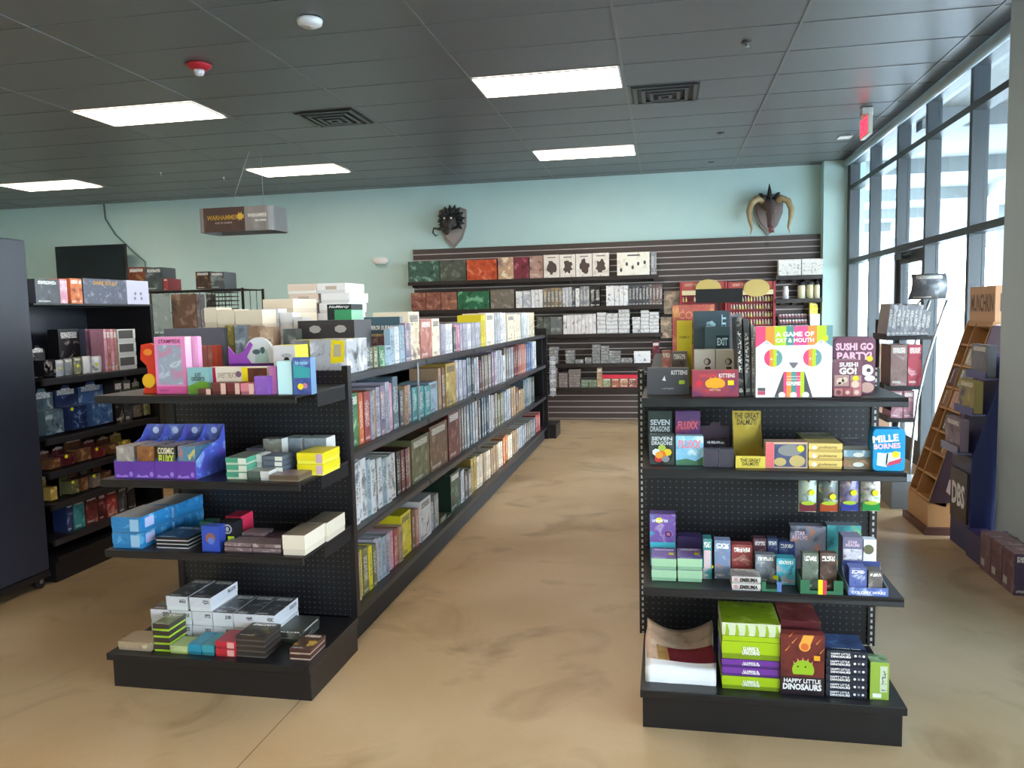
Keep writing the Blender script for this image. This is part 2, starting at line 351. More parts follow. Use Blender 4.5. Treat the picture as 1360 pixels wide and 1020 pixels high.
for y in ys: b.box(-12, 2.42, y-.006, y+.006, CZ-.004, CZ)
struct(b.build('ceiling_grid', TBAR, ce))
b = MB(); b.box(-12, 2.6, BY, BY+.15, 0, CZ); struct(b.build('wall_back', TEAL))
b = MB(); b.box(-12.15, -12, -3.2, BY, 0, CZ); struct(b.build('wall_left', TEAL))
b = MB(); b.box(-12, 2.6, -3.35, -3.2, 0, CZ); struct(b.build('wall_front', TEAL))
b = MB(); b.box(2.036, 2.36, 11.12, BY, 0, CZ); struct(b.build('wall_corner_pilaster', TEAL))
b = MB(); b.box(1.96, 2.6, 4.15, 5.19, 0, CZ); struct(b.build('wall_right_column', GREYP))
b = MB(); b.box(2.33, 2.55, -3.2, 4.35, 0, .45); struct(b.build('wall_right_knee', GREYP))
b = MB(); b.box(-12, 2.03, BY-.012, BY, 0, .1); struct(b.build('baseboard_back', flat('black_rubber_base', '26262a', .6)))
# shade roll / header along the top of the glazing
FRM = flat('anodised_grey_frame', '3f474d', .4, .15); FRMD = flat('dark_door_frame', '3a4046', .4, .3)
b = MB(); b.tube([(2.29, 5.2, 3.385), (2.29, 11.1, 3.385)], .045, 0, 14); struct(b.build('trim_1', flat('grey_pipe_trim', '9fb0b6', .35)))
GLS = None
def glass():
    m, nt, b_ = base_mat('clear_window_glass'); nt.nodes.remove(b_); g = N(nt)
    t = g.new('ShaderNodeBsdfTransparent'); t.inputs[0].default_value = (.9, .95, .95, 1); gl = g.new('ShaderNodeBsdfGlossy'); gl.inputs['Roughness'].default_value = .02
    mx = g.new('ShaderNodeMixShader'); mx.inputs[0].default_value = .07
    g.link(t.outputs[0], mx.inputs[1]); g.link(gl.outputs[0], mx.inputs[2])
    g.link(mx.outputs[0], nt.nodes['Material Output'].inputs[0]); return m
GLS = glass()
mul = [11.0, 9.95, 8.85, 7.93, 6.85, 5.78]
wi = 0
for a, c in [(mul[i], mul[i+1]) for i in range(5)]+[(4.30, 3.0), (3.0, 1.7), (1.7, .4), (.4, -.9), (-.9, -2.2)]:
    wi += 1; b = MB(); lo = .45 if a < 4.4 else .12
    b.box(XW, XW+.12, a-.03, a+.03, 0 if a > 4.4 else .45, 3.42)
    if a == 11.0: b.box(XW, XW+.12, a+.03, 11.12, 0, 3.42)
    if c in (5.78, -2.2): b.box(XW, XW+.12, c-.05, c+.03, 0 if a > 4.4 else .45, 3.42)
    b.box(XW, XW+.12, c+.03, a-.03, 3.36, 3.42); b.box(XW, XW+.12, c+.03, a-.03, 3.03, 3.085); b.box(XW, XW+.12, c+.03, a-.03, 2.09, 2.15)
    if wi != 3: b.box(XW, XW+.12, c+.03, a-.03, lo-.12 if lo < .4 else lo, lo+.02)
    o = struct(b.build('window_%d' % wi, FRM))
    g_ = MB(); g_.box(XW+.09, XW+.096, c+.03, a-.03, 3.085, 3.36); struct(g_.build('window_pane_upper', GLS, o))
    g_ = MB(); g_.box(XW+.09, XW+.096, c+.03, a-.03, 2.15, 3.03); struct(g_.build('window_pane_middle', GLS, o))
    if wi != 3: g_ = MB(); g_.box(XW+.09, XW+.096, c+.03, a-.03, lo+.02, 2.09); struct(g_.build('window_pane_lower', GLS, o))
b = MB(); a, c = 8.81, 7.97
b.box(XW+.02, XW+.075, a-.09, a, .01, 2.08); b.box(XW+.02, XW+.075, c, c+.09, .01, 2.08); b.box(XW+.02, XW+.075, c+.09, a-.09, 1.96, 2.08); b.box(XW+.02, XW+.075, c+.09, a-.09, .01, .25)
dr = struct(b.build('door_1', FRMD)); g_ = MB(); g_.box(XW+.045, XW+.05, c+.09, a-.09, .25, 1.96); struct(g_.build('door_glass', GLS, dr))
g_ = MB(); g_.tube([(XW+.02, c+.1, 1.0), (XW-.03, c+.1, 1.0), (XW-.03, a-.1, 1.0), (XW+.02, a-.1, 1.0)], .014, 0, 8); struct(g_.build('door_push_bar', STEEL, dr))
g_ = MB(); g_.box(XW-.05, XW+.02, a-.35, a-.1, 2.0, 2.06); g_.box(XW-.04, XW-.02, a-.6, a-.3, 2.03, 2.045); struct(g_.build('door_closer', FRMD, dr))
# outside: walkway, parking, canopy, far hedge and building
b = MB(); b.box(2.6, 60, -40, 60, -.16, -.02); o = b.build('ground_outside', flat('pale_concrete_walk', 'c8c6c0', .8)); struct(o)  # pale concrete in one even colour
CAN = flat('canopy_soffit_grey', '767c80', .6)
b = MB(); b.box(2.6, 5.6, -8, 50, 3.55, 3.75); b.box(5.4, 5.65, -8, 50, 3.0, 3.75)
for y in range(-6, 50, 3): b.box(2.6, 5.4, y, y+.2, 3.35, 3.55)
o = b.build('canopy_outside', CAN); struct(o)
for i, y in enumerate((14, 20, 26)):
    b = MB(); b.box(5.2, 5.6, y, y+.4, 0, 3.1); struct(b.build('canopy_column_outside', CAN))
def tree_out(x, y, s, which):
    t = thing('street_tree_outside', which+' hazy green tree beyond the car park, seen through shop windows', 'tree', (x, y, -.02), 0, 'trees beyond the car park')
    b = MB(); b.tube([(0, 0, 0), (.1, 0, 1.5*s), (0, .1, 3*s)], [.2*s, .14*s, .08*s], 0, 8); b.build('trunk', flat('tree_bark', '5a4a3a', .9), t)
    b = MB(); rnd = random.Random(int(x*7+y))
    for k in range(420):
        a, e, r_ = rnd.uniform(0, 6.28), rnd.uniform(-1, 1), s*(1.3+rnd.random()*.5)
        q = Vector((math.cos(a)*r_*math.cos(e), math.sin(a)*r_*math.cos(e), 3.4*s+math.sin(e)*r_))
        u_ = Vector((rnd.gauss(0, 1), rnd.gauss(0, 1), rnd.gauss(0, 1))).normalized()*.22*s; w_ = u_.cross(Vector((rnd.gauss(0, 1), rnd.gauss(0, 1), 1))).normalized()*.16*s
        b.face([q-u_, q+w_, q+u_, q-w_], 0)
    b.build('foliage', flat('tree_foliage', '6a8a5a', .8), t)
for x, y, s, l in ((22, 34, 1.5, 'middle'), (28, 44, 1.7, 'tallest'), (17, 40, 1.4, 'smallest')): tree_out(x, y, s, l)
# ------------------------------------------------------------------ lights
PAN = flat('light_panel_diffuser', 'ffffff', .5, emit='ffe9d0', est=6.5)
LF = flat('light_frame_white', 'd8d8d8', .5)
def ceil_light(x0, y0, label):
    t = thing('ceiling_light', label, 'ceiling light', (x0+.59, y0+.295, CZ), 0, 'recessed ceiling light panels')
    b = MB(); w, d = .592, .29
    b.box(-w, w, -d, -d+.012, -.012, -.0055); b.box(-w, w, d-.012, d, -.012, -.0055); b.box(-w, -w+.012, -d+.012, d-.012, -.012, -.0055); b.box(w-.012, w, -d+.012, d-.012, -.012, -.0055)
    b.build('frame', LF, t)
    b = MB(); b.box(-w+.012, w-.012, -d+.012, d-.012, -.010, -.0055); b.build('diffuser', PAN, t)
ceil_light(-1.53, 6.345, 'lit ceiling panel over the aisle, wider one beside the square air vent')
ceil_light(-1.53, 9.32, 'lit ceiling panel over the aisle, between dark shelves wall and vent')
ceil_light(-5.2, 6.345, 'lit ceiling panel just behind the red fire alarm')
ceil_light(-5.2, 9.32, 'lit ceiling panel above the hanging dark banner sign')
ceil_light(-8.86, 9.32, 'lit ceiling panel above the black wall television')
for x in (-1.53, -5.2, -8.86): 
    for y in (3.37, .4, -2.57): ceil_light(x, y, 'unseen lit ceiling panel over the front of the shop')
ceil_light(-8.86, 6.345, 'unseen lit ceiling panel over the far side')
# ceiling fittings
VD = flat('vent_black', '1e1f22', .5)
def vent(x, y, label):
    t = thing('ceiling_vent', label, 'air vent', (x, y, CZ), 0, 'square ceiling air vents')
    b = MB(); b.box(-.29, .29, -.28, .28, -.009, -.0055); b.build('backing', VD, t)
    for k, r_ in enumerate((.27, .2, .13, .06)):
        b = MB(); z = -.012-.006*k; w = .03
        for s in (-1, 1): b.box(-r_, r_, min(s*r_, s*(r_-w)), max(s*r_, s*(r_-w)), z-.008, z+.004, 0); b.box(min(s*r_, s*(r_-w)), max(s*r_, s*(r_-w)), -r_+w, r_-w, z-.008, z+.004, 0)
        b.build('louvre_ring', flat('vent_louvre_grey', '3e4144', .35), t)
vent(-3.08, 7.23, 'black square air vent in ceiling between the two light columns'); vent(0, 7.23, 'black square air vent in ceiling beside the wide lit panel')
t = thing('smoke_detector', 'white round smoke detector on the dark ceiling above long shelving', 'smoke detector', (-2.21, 4.86, CZ-.0055))
b = MB(); b.lathe([(0, -.045), (.05, -.043), (.075, -.03), (.08, -.012), (.08, 0), (0, 0)], 0, 28); b.build('cover', WHT, t); b = MB(); b.lathe([(.0, -.048), (.02, -.047), (.022, -.0445), (0, -.0445)], 0, 14); b.build('sensor_cap', flat('off_white', 'c8c8c4', .5), t)
t = thing('ceiling_fire_alarm', 'red round fire alarm strobe on the dark ceiling', 'fire alarm', (-3.384, 5.48, CZ-.0055))
b = MB(); b.lathe([(0, -.04), (.06, -.038), (.09, -.012), (.092, 0), (0, 0)], 0, 24); b.build('housing', flat('alarm_red', 'c02838', .35), t)
b = MB(); b.lathe([(0, -.085), (.028, -.078), (.038, -.055), (.038, -.039), (0, -.039)], 0, 14); b.build('strobe_lens', flat('clear_lens', 'e8e4e8', .15), t)
def sprinkler(x, y, label):
    t = thing('ceiling_mounted_sprinkler', label, 'sprinkler', (x, y, CZ-.0055), 0, 'ceiling sprinkler heads')
    b = MB(); b.lathe([(0, -.006), (.036, -.005), (.04, 0), (0, 0)], 0, 16); b.build('escutcheon_plate', flat('dark_plate', '3a3c40', .4), t)
    b = MB(); b.lathe([(.006, -.03), (.006, -.006)], 0, 8); b.lathe([(0, -.032), (.018, -.031), (.018, -.029), (0, -.029)], 0, 12); b.build('deflector', STEEL, t)
for x, y, l in ((.574, 6.03, 'small dark sprinkler head on ceiling towards the camera, right of square vent'.replace('right of', 'window side of')), (.586, 8.98, 'small dark sprinkler head on ceiling midway over the racks'), (.58, 10.7, 'small dark sprinkler head on ceiling close to the back wall')): sprinkler(x, y, l)
t = thing('ceiling_speaker_plate', 'small white plate on ceiling beside the exit sign', 'plate', (1.97, 9.6, CZ-.0055)); b = MB(); b.box(-.07, .07, -.07, .07, -.012, 0); b.build('plate', WHT, t, bevel=.004)
for k, (x, y, z_) in enumerate(((-6.3, 9.2, 0), (-5.75, 9.75, 0))):
    t = thing('ceiling_hook', ('small white hook in dark ceiling, %s of the loose pair' % ('farther from the sign', 'nearer to the sign')[k]), 'hook', (x, y, CZ-.0055), 0, 'loose ceiling hooks')
    b = MB(); b.lathe([(0, -.012), (.012, -.01), (.014, 0), (0, 0)], 0, 10); b.tube([(0, 0, -.01), (0, 0, -.03), (.012, 0, -.04), (.012, 0, -.03)], .003, 0, 6); b.build('hook_body', WHT, t)
# exit sign
t = thing('exit_sign', 'illuminated red exit sign hanging from ceiling by the windows', 'exit sign', (1.9, 8.3, CZ-.0055))
b = MB(); b.box(-.02, .02, -.16, .16, -.27, -.075); b.box(-.05, .05, -.05, .05, -.075, 0); b.build('housing', flat('exit_housing', 'dcdcd4', .5), t, bevel=.004)
b = MB(); b.box(-.0235, -.0205, -.145, .145, -.258, -.09); b.build('face_panel', flat('exit_face', 'e0b0b0', .5, emit='ff3048', est=.6), t)
text(t, 'EXIT', .25, .125, 0, -.175, -.0245, flat('exit_red_letters', 'ff2040', .5, emit='ff1838', est=3), 'lettering', Matrix.Rotation(R(-90), 4, 'Z'))
# wall oval light, tv and cable
t = thing('wall_sensor', 'white oval fitting on the teal wall beside the slatted shelving', 'wall fitting', (-4.18, BY, 2.385))
b = MB(); b.lathe([(0, -.06), (.08, -.055), (.115, -.03), (.12, 0), (.115, .02), (.08, .04), (0, .045)], 0, 20); o = b.build('dome', WHT, t); o.scale = (1, .4, 1); o.location = (0, -.0485, 0)
t = thing('wall_television', 'large black flat television tilted on the teal wall', 'television', (-8.85, 11.0, 2.0))
b = MB(); b.box(-.62, .62, 0, .05, 0, .76); o = b.build('screen_casing', BLK, t, bevel=.004); b = MB(); b.box(-.6, .6, -.002, 0, .02, .74); b.build('screen', flat('tv_glass', '0c0c10', .12), t)
b = MB(); b.box(-.08, .08, .05, .34, .3, .42); b.build('wall_bracket', BLK, t)
b = MB(); b.tube([(-8.8, BY-.02, CZ), (-8.78, BY-.03, 3.2), (-8.62, BY-.03, 2.95), (-8.3, BY-.03, 2.65), (-8.12, BY-.03, 2.5), (-8.1, BY-.04, 2.2)], .014, 0, 8); tag(b.build('television_cable', flat('grey_cable', '6a8086', .5)), 'grey cable running down the teal wall to the television', 'cable')
# ------------------------------------------------------------------ shelving fixtures
def lip(b, x0, x1, y0, y1, z, t=.032):
    b.box(x0, x1, y0, y1, z-.012, z, 0); b.box(x0, x1, y0, y0+.012, z-t, z-.012, 0)
LIPM = flat('shelf_edge_dark', '2c2b30', .3)
def endcap(name, label, xc, w, zs, zbase, post, po=.012, um=None):
    t = thing(name, label, 'display shelf', (xc, 2.85, 0))
    b = MB(); b.box(-w/2-.008, w/2+.008, -.02, .50, zbase-.03, zbase); b.build('base_deck', BLK, t, bevel=.003)
    b = MB(); b.box(-w/2, w/2, .008, .5, .0, zbase-.0301); b.build('kick_plate', BLK, t, bevel=.002)
    for s in (-1, 1):
        b = MB(); b.box(-.014, .014, 0, .04, -.58, post-zbase-.58); b.build('upright', um or SLOT, t, (s*(w/2+po), .50, zbase+.58))
    b = MB(); b.box(-w/2-.002, w/2+.002, .51, .53, zbase+.0005, post-.02); b.build('back_panel', PEG, t)
    for z in zs:
        b = MB(); b.box(-w/2+.005, w/2-.005, -.0, .49, z-.012, z); b.box(-w/2+.005, w/2-.005, 0, .012, z-.032, z-.012)
        s = b.build('shelf', BLK, t, bevel=.002)
        for q in (-1, 1):
            b = MB(); x = q*(w/2-.008); b.prism([(x-.0015, z-.07), (x+.0015, z-.07), (x+.0015, z-.0125), (x-.0015, z-.0125)], .2, .49)
            b.build('shelf_bracket', BLK2, s)
    return t
RZ = (.54, .98, 1.237); LZ = (.60, .90, 1.25); BZ = .157
RXC, RWD = .357, .90; LXC, LWD = -1.872, .905
endcap('end_display_shelf', 'black pegboard end shelf with white cat face game, on the window side', RXC, RWD, RZ, BZ, 1.30)
endcap('end_display_shelf', 'black pegboard end shelf with pink and purple packages, facing the camera', LXC, LWD, LZ, BZ, 1.33, -.010, BLK)
def gondola(name, label, x0, x1, y0, y1, zs, ztop, nsec, faces, zb=.157):
    xc = (x0+x1)/2; t = thing(name, label, 'shelving unit', (xc, y0, 0)); L = (y1-y0); s_ = L/nsec; hw = (x1-x0)/2
    b = MB(); b.box(-.012, .012, .02, L-.02, zb, ztop-.03); b.build('back_panel', BLK2, t)
    for s in faces:
        b = MB(); b.box(min(s*.03, s*(hw-.03)), max(s*.03, s*(hw-.03)), .03, L-.03, 0, zb-.031); b.build('kick_plate', BLK2, t)
        b = MB(); b.box(min(s*.013, s*hw), max(s*.013, s*hw), .03, L-.03, zb-.03, zb); b.build('base_deck', BLK, t)
        for z in list(zs)+[ztop]:
            for k in range(nsec):
                b = MB(); ya, yb = k*s_+(.03 if k == 0 else .002), (k+1)*s_-(.03 if k == nsec-1 else .002)
                xa, xb = sorted((s*.013, s*hw)); b.box(xa, xb, ya, yb, z-.012, z); xa, xb = sorted((s*(hw-.012), s*hw)); b.box(xa, xb, ya, yb, z-.036, z-.012)
                sh = b.build('shelf', BLK, t)
                if ztop > z or True:
                    b = MB(); xa, xb = sorted((s*(hw+.0005), s*(hw+.003))); b.box(xa, xb, ya+.01, yb-.01, z-.031, z-.006); b.build('price_rail', LIPM, sh)
    for k in range(nsec+1):
        b = MB(); y = min(max(k*s_, .015), L-.015)
        if k in (0, nsec):
            b.box(-hw+.038, hw-.038, y-.015, y+.013, 0, ztop+.012)
        else: b.box(-.03, .03, y-.015, y+.015, zb, ztop-.04)
        b.build('end_panel' if k in (0, nsec) else 'upright', BLK, t, bevel=.002)
    return t
GX = -1.44
gondola('long_shelving_unit', 'long black double-sided shelving run down the aisle, filled with games', -2.36, GX, 3.40, 9.50, (.54, .92), 1.285, 5, (1, -1))
gondola('short_shelving_unit', 'black shelving behind the end shelf on the window side', -.08, .80, 3.40, 5.84, (.54, .92), 1.237, 2, (1, -1))
gondola('low_shelving_unit', 'low black shelving unit far back behind the wire rack', -5.5, -4.1, 7.0, 9.44, (.54, .92), 1.2, 2, (1, -1))
# far end frame with clip strip
t = thing('end_display_shelf', 'narrow black end frame at the far end of the aisle shelving', 'display shelf', (-1.9, 9.53, 0))
b = MB(); b.box(-.47, .47, 0, .03, 0, 1.36); b.build('back_panel', BLK, t); b = MB(); b.box(-.47, .56, .03, .45, 0, .17); b.build('base_deck', BLK, t)
t = thing('hanging_clip_strip', 'white strip of small hanging packs at far end of aisle shelving', 'clip strip', (-1.365, 9.55, .52))
b = MB(); b.box(-.004, .004, -.004, 0, 0, .50); b.build('strip', WHT, t)
for k in range(9): b = MB(); b.box(-.035, .035, -.012, -.0045, .01+k*.055, .055+k*.055); b.build('hanging_pack', pm('white' if k % 2 else 'pale grey', 'cover'), t)
# ------------------------------------------------------------------ goods on the window side end shelf
RT, R2, R3 = 1.237, .98, .54
YEL = flat('bright_yellow', 'f0d814', .4)
def front_text(o, s, cx, cz, w, h, mat=None, name='title_lettering', y=-.0006, **k): return text(o, s, w, h, cx, cz, y, mat, name, **k)
def disc(b, cx, cz, r, m, y=-.0006, n=20, sx=1, sz=1, a0=0, a1=360):
    p = [(cx+r*sx*math.cos(R(a0+(a1-a0)*i/n)), cz+r*sz*math.sin(R(a0+(a1-a0)*i/n))) for i in range(n+(0 if a1-a0 == 360 else 1))]
    b.prism(p, y, 0, m)
def quad(b, pts, m, y=-.0006): b.prism(pts, y, 0, m)
def part(b, name, mats, o): return b.build(name, mats, o)
# kitten card boxes
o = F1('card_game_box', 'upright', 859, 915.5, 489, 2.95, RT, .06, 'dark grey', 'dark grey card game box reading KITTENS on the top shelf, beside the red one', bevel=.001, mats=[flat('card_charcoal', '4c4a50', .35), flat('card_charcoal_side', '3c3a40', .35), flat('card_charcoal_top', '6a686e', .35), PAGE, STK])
_, w_, h_ = fr(859, 915.5, 489, 2.95, RT)
front_text(o, 'KITTENS', w_*.27, h_*.83, w_*.38, h_*.16, INKW); front_text(o, 'a card game', w_*.0, h_*.24, w_*.28, h_*.09, flat('pale_ink', 'a8a8a8'), 'subtitle_lettering')
b = MB(); quad(b, [(-w_*.14, h_*.55), (-w_*.05, h_*.52), (-w_*.08, h_*.72), (-w_*.11, h_*.62)], 0); quad(b, [(w_*.26, h_*.4), (w_*.4, h_*.4), (w_*.4, h_*.54), (w_*.26, h_*.54)], 1); part(b, 'printed_emblem', [INKW, flat('lime_sticker', 'b8d820', .5)], o)
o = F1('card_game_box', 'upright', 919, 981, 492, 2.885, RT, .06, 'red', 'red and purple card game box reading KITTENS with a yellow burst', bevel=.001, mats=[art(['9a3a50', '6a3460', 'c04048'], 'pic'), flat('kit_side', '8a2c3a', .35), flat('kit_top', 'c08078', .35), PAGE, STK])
_, w_, h_ = fr(919, 981, 492, 2.885, RT)
front_text(o, 'KITTENS', w_*.25, h_*.8, w_*.34, h_*.15, INKW); front_text(o, 'EXPLODING', -w_*.14, h_*.8, w_*.38, h_*.12, flat('red_ink', 'e84840'))
b = MB(); disc(b, 0, h_*.52, h_*.2, 0, sx=1.7); disc(b, -w_*.12, h_*.5, h_*.16, 0, y=-.0009); disc(b, w_*.12, h_*.5, h_*.16, 0, y=-.0009); disc(b, -w_*.34, h_*.5, h_*.12, 2); quad(b, [(w_*.27, h_*.44), (w_*.4, h_*.44), (w_*.4, h_*.62), (w_*.27, h_*.62)], 1)
for q in (-.1, 0, .1): quad(b, [(q*w_-.004, h_*.68), (q*w_+.004, h_*.68), (q*w_, h_*.76)], 0)
part(b, 'burst_print', [flat('burst_orange', 'f0a818'), YEL, flat('badge_red', 'd02838')], o)
front_text(o, 'PARTY PACK', 0, h_*.26, w_*.24, h_*.08, flat('peach_ink', 'f0c8a0'), 'subtitle_lettering')
# three slim upright game boxes, leaning
for k, (x0, x1, yt, wd, ln) in enumerate(((981, 988.5, 421, 'black', -.035), (990, 998, 424, 'dark grey', -.03), (998.5, 1003, 432, 'grey', -.02))):
    o = F1('slim_game_box', 'book', x0, x1, yt, 2.90+.012*k, RT, .2, wd, ['slim black game box on edge, first beside the white cat face game stack', 'slim charcoal game box on edge, middle of three on the top shelf', 'slim grey game box on edge touching the white cat face game'][k], mode='spine', group='slim boxes on edge', lean=ln)
# white cat face game
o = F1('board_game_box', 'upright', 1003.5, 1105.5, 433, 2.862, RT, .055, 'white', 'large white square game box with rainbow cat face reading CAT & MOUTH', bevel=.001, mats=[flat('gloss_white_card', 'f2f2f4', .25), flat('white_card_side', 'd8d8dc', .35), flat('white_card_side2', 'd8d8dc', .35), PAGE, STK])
_, w_, h_ = fr(1003.5, 1105.5, 433, 2.862, RT); W2 = w_/2
RB = [flat('rb_'+c, c, .35) for c in ('e8487c', 'f09838', 'b8dc20', '50908c', 'e0508c', 'f09040', 'c0e020', '6a9aa0')]
b = MB(); n = 8; cuts = [-.5, -.37, -.25, -.1, .0, .18, .30, .42, .5]
for i in range(n):
    xa, xb = cuts[i]*w_, cuts[i+1]*w_
    def low(x):      # lower edge of the striped band follows the ears
        q = x/w_
        if q < -.36: return .70 + (q+.5)*.75
        if q > .36: return .70 + (.5-q)*.75
        if q < -.26: return .81-(q+.36)*.8
        if q > .26: return .73+(q-.26)*.8
        return .73
    pts = [(xa, h_*.998), (xa, low(xa)*h_)]+[(xa+(xb-xa)*t_/8, low(xa+(xb-xa)*t_/8)*h_) for t_ in range(1, 8)]+[(xb, low(xb)*h_), (xb, h_*.998)]
    quad(b, pts, i, y=-.0003)
part(b, 'rainbow_band', RB, o)
text(o, 'A GAME OF', w_*.50, h_*.068, w_*.01, h_*.885, -.0012, INKW, bold=.08); text(o, 'CAT & MOUTH', w_*.50, h_*.062, w_*.01, h_*.80, -.0012, INKW, bold=.08)
for s in (-1, 1):
    b = MB(); cx = s*w_*.255-.003; r = w_*.122
    for i in range(4):
        xa, xb = -r+2*r*[0, .3, .5, .68, 1][i], -r+2*r*[0, .3, .5, .68, 1][i+1]
        m_ = 8 ; pts = [(cx+xa+(xb-xa)*t_/m_, h_*.555+math.sqrt(max(0, r*r-(xa+(xb-xa)*t_/m_)**2))) for t_ in range(m_+1)]
        quad(b, pts[::-1]+[(p_[0], 2*h_*.555-p_[1]) for p_ in pts], [0, 1, 2, 3][i])
    for q in range(2): 
        a = q*.02+.0; cx2 = cx-.006+.018*q; cz2 = h_*.54+.016*q; e = .007-.003*q
        quad(b, [(cx2-e, cz2), (cx2-.001, cz2-.001), (cx2, cz2-e), (cx2+.001, cz2-.001), (cx2+e, cz2), (cx2+.001, cz2+.001), (cx2, cz2+e), (cx2-.001, cz2+.001)], 4, y=-.001)
    # inner ears
    quad(b, [(s*w_*.30, h_*.745), (s*w_*.385, h_*.755), (s*w_*.355, h_*.795)], 5, y=-.001)
    part(b, 'cat_eye', [RB[0], RB[1], RB[2], RB[7], INKW, flat('ear_grey', 'c8c4c8')], o)
b = MB(); quad(b, [(-.016, h_*.49), (.016, h_*.49), (.004, h_*.415), (-.004, h_*.415)], 0); quad(b, [(-.0008, h_*.415), (.0008, h_*.415), (.0008, h_*.36), (-.0008, h_*.36)], 0)
part(b, 'cat_nose', [flat('nose_grey', '6e6a70')], o)
b = MB(); quad(b, [(-w_*.25, .001), (w_*.25, .001), (w_*.145, h_*.36), (-w_*.13, h_*.36)], 0, y=-.0004)
for i, (a, c) in enumerate(((-.13, -.09), (-.09, -.03), (-.03, .04), (.04, .09), (.09, .14))): quad(b, [(a*w_, .001), (c*w_, .001), (c*w_, h_*.359), (a*w_, h_*.359)], i+1, y=-.0008)
for i, q in enumerate((-.15, .0, .16)): disc(b, q*w_, .008, w_*.045, 6, y=-.0012, sz=.95, a0=-40, a1=220)
for i in range(4):
    quad(b, [(-w_*.09, h_*(.29-i*.04)), (w_*.09, h_*(.29-i*.04)), (w_*.09, h_*(.296-i*.04)), (-w_*.09, h_*(.296-i*.04))], 6, y=-.0012)
part(b, 'cat_mouth', [flat('mouth_grey', '4c4a52'), RB[0], RB[1], RB[3], RB[0], RB[2], INKW], o)
text(o, 'GAME', w_*.19, h_*.05, w_*.0, h_*.20, -.0014, INKW, bold=.06)
b = MB(); quad(b, [(w_*.36, h_*.79), (w_*.44, h_*.79), (w_*.44, h_*.86), (w_*.36, h_*.86)], 0, y=-.0014); part(b, 'price_sticker', [flat('neon_green', 'd0e818')], o); b = MB(); quad(b, [(-w_*.47, h_*.092), (-w_*.37, h_*.092), (-w_*.37, h_*.135), (-w_*.47, h_*.135)], 1); quad(b, [(-w_*.47, h_*.035), (-w_*.37, h_*.035), (-w_*.37, h_*.09), (-w_*.47, h_*.09)], 2); part(b, 'award_badges', [flat('neon_green', 'd0e818'), flat('badge_dark', '55555c'), flat('badge_pink', 'c05068')], o)
# sushi tins
def tin_art(c1, c2): return [flat('tin_'+c1, c1, .25, .2), flat('tin_'+c2, c2, .3, .5), flat('tin_'+c2, c2, .3, .5), PAGE, STK]
o = F1('game_tin', 'tin', 1105.5, 1163.5, 447.5, 2.955, RT, .06, 'pink', 'taller maroon tin reading SUSHI GO PARTY behind the small tin', mats=tin_art('6e3e52', '8a7a80'))
_, w_, h_ = fr(1105.5, 1163.5, 447.5, 2.955, RT)
PKI = flat('pale_pink_ink', 'f0b8c8')
text(o, 'SUSHI GO', w_*.86, h_*.13, 0, h_*.83, -.0012, PKI, bold=.09); text(o, 'PARTY!', w_*.8, h_*.14, 0, h_*.67, -.0012, PKI, bold=.09)
b = MB(); disc(b, w_*.30, h_*.42, w_*.14, 0, y=-.001); disc(b, w_*.33, h_*.42, w_*.05, 1, y=-.0014); disc(b, w_*.36, h_*.28, w_*.12, 0, y=-.001, sz=.6); disc(b, w_*.3, h_*.12, w_*.16, 2, y=-.001, sz=.8); disc(b, w_*.35, h_*.62, w_*.07, 3, y=-.0016)
part(b, 'printed_sushi_pictures', [INKW, flat('tin_dark', '4a2c3a'), flat('tan_print', 'c8a090'), YEL], o)
o = F1('game_tin', 'tin', 1106, 1146, 478, 2.875, RT, .045, 'pink', 'small rose tin reading SUSHI GO beside the white cat face game', mats=tin_art('7a4a58', 'b0a0a4'))
_, w_, h_ = fr(1106, 1146, 478, 2.875, RT)
text(o, 'SUSHI', w_*.62, h_*.12, w_*.02, h_*.87, -.0012, INKW, bold=.08); text(o, 'GO!', w_*.58, h_*.19, 0, h_*.70, -.0012, INKW, bold=.1)
b = MB()
for cx, cz, ww, hh, m_ in ((-.2, .44, .48, .3, 0), (.27, .5, .36, .15, 0), (.27, .33, .36, .17, 1), (-.3, .13, .28, .2, 1), (0, .13, .26, .2, 2), (.31, .13, .27, .2, 1)):
    quad(b, [((cx-ww/2)*w_, (cz-hh/2)*h_), ((cx+ww/2)*w_, (cz-hh/2)*h_), ((cx+ww/2)*w_, (cz+hh/2)*h_), ((cx-ww/2)*w_, (cz+hh/2)*h_)], m_, y=-.0008)
for cx, cz, r, m_ in ((-.25, .42, .13, 3), (-.1, .46, .1, 3), (-.27, .37, .05, 4), (.25, .34, .13, 3), (-.3, .12, .08, 4), (0, .12, .07, 3), (.3, .12, .08, 3), (.26, .5, .1, 5)): disc(b, cx*w_, cz*h_, r*w_, m_, y=-.0013, n=14)
part(b, 'printed_sushi_pictures', [flat('tile_tan', 'a88480'), flat('tile_salmon', 'b87070'), flat('tile_red', 'a04850'), flat('food_cream', 'd8c0b0'), flat('food_brown', '5a3a3a'), YEL], o)
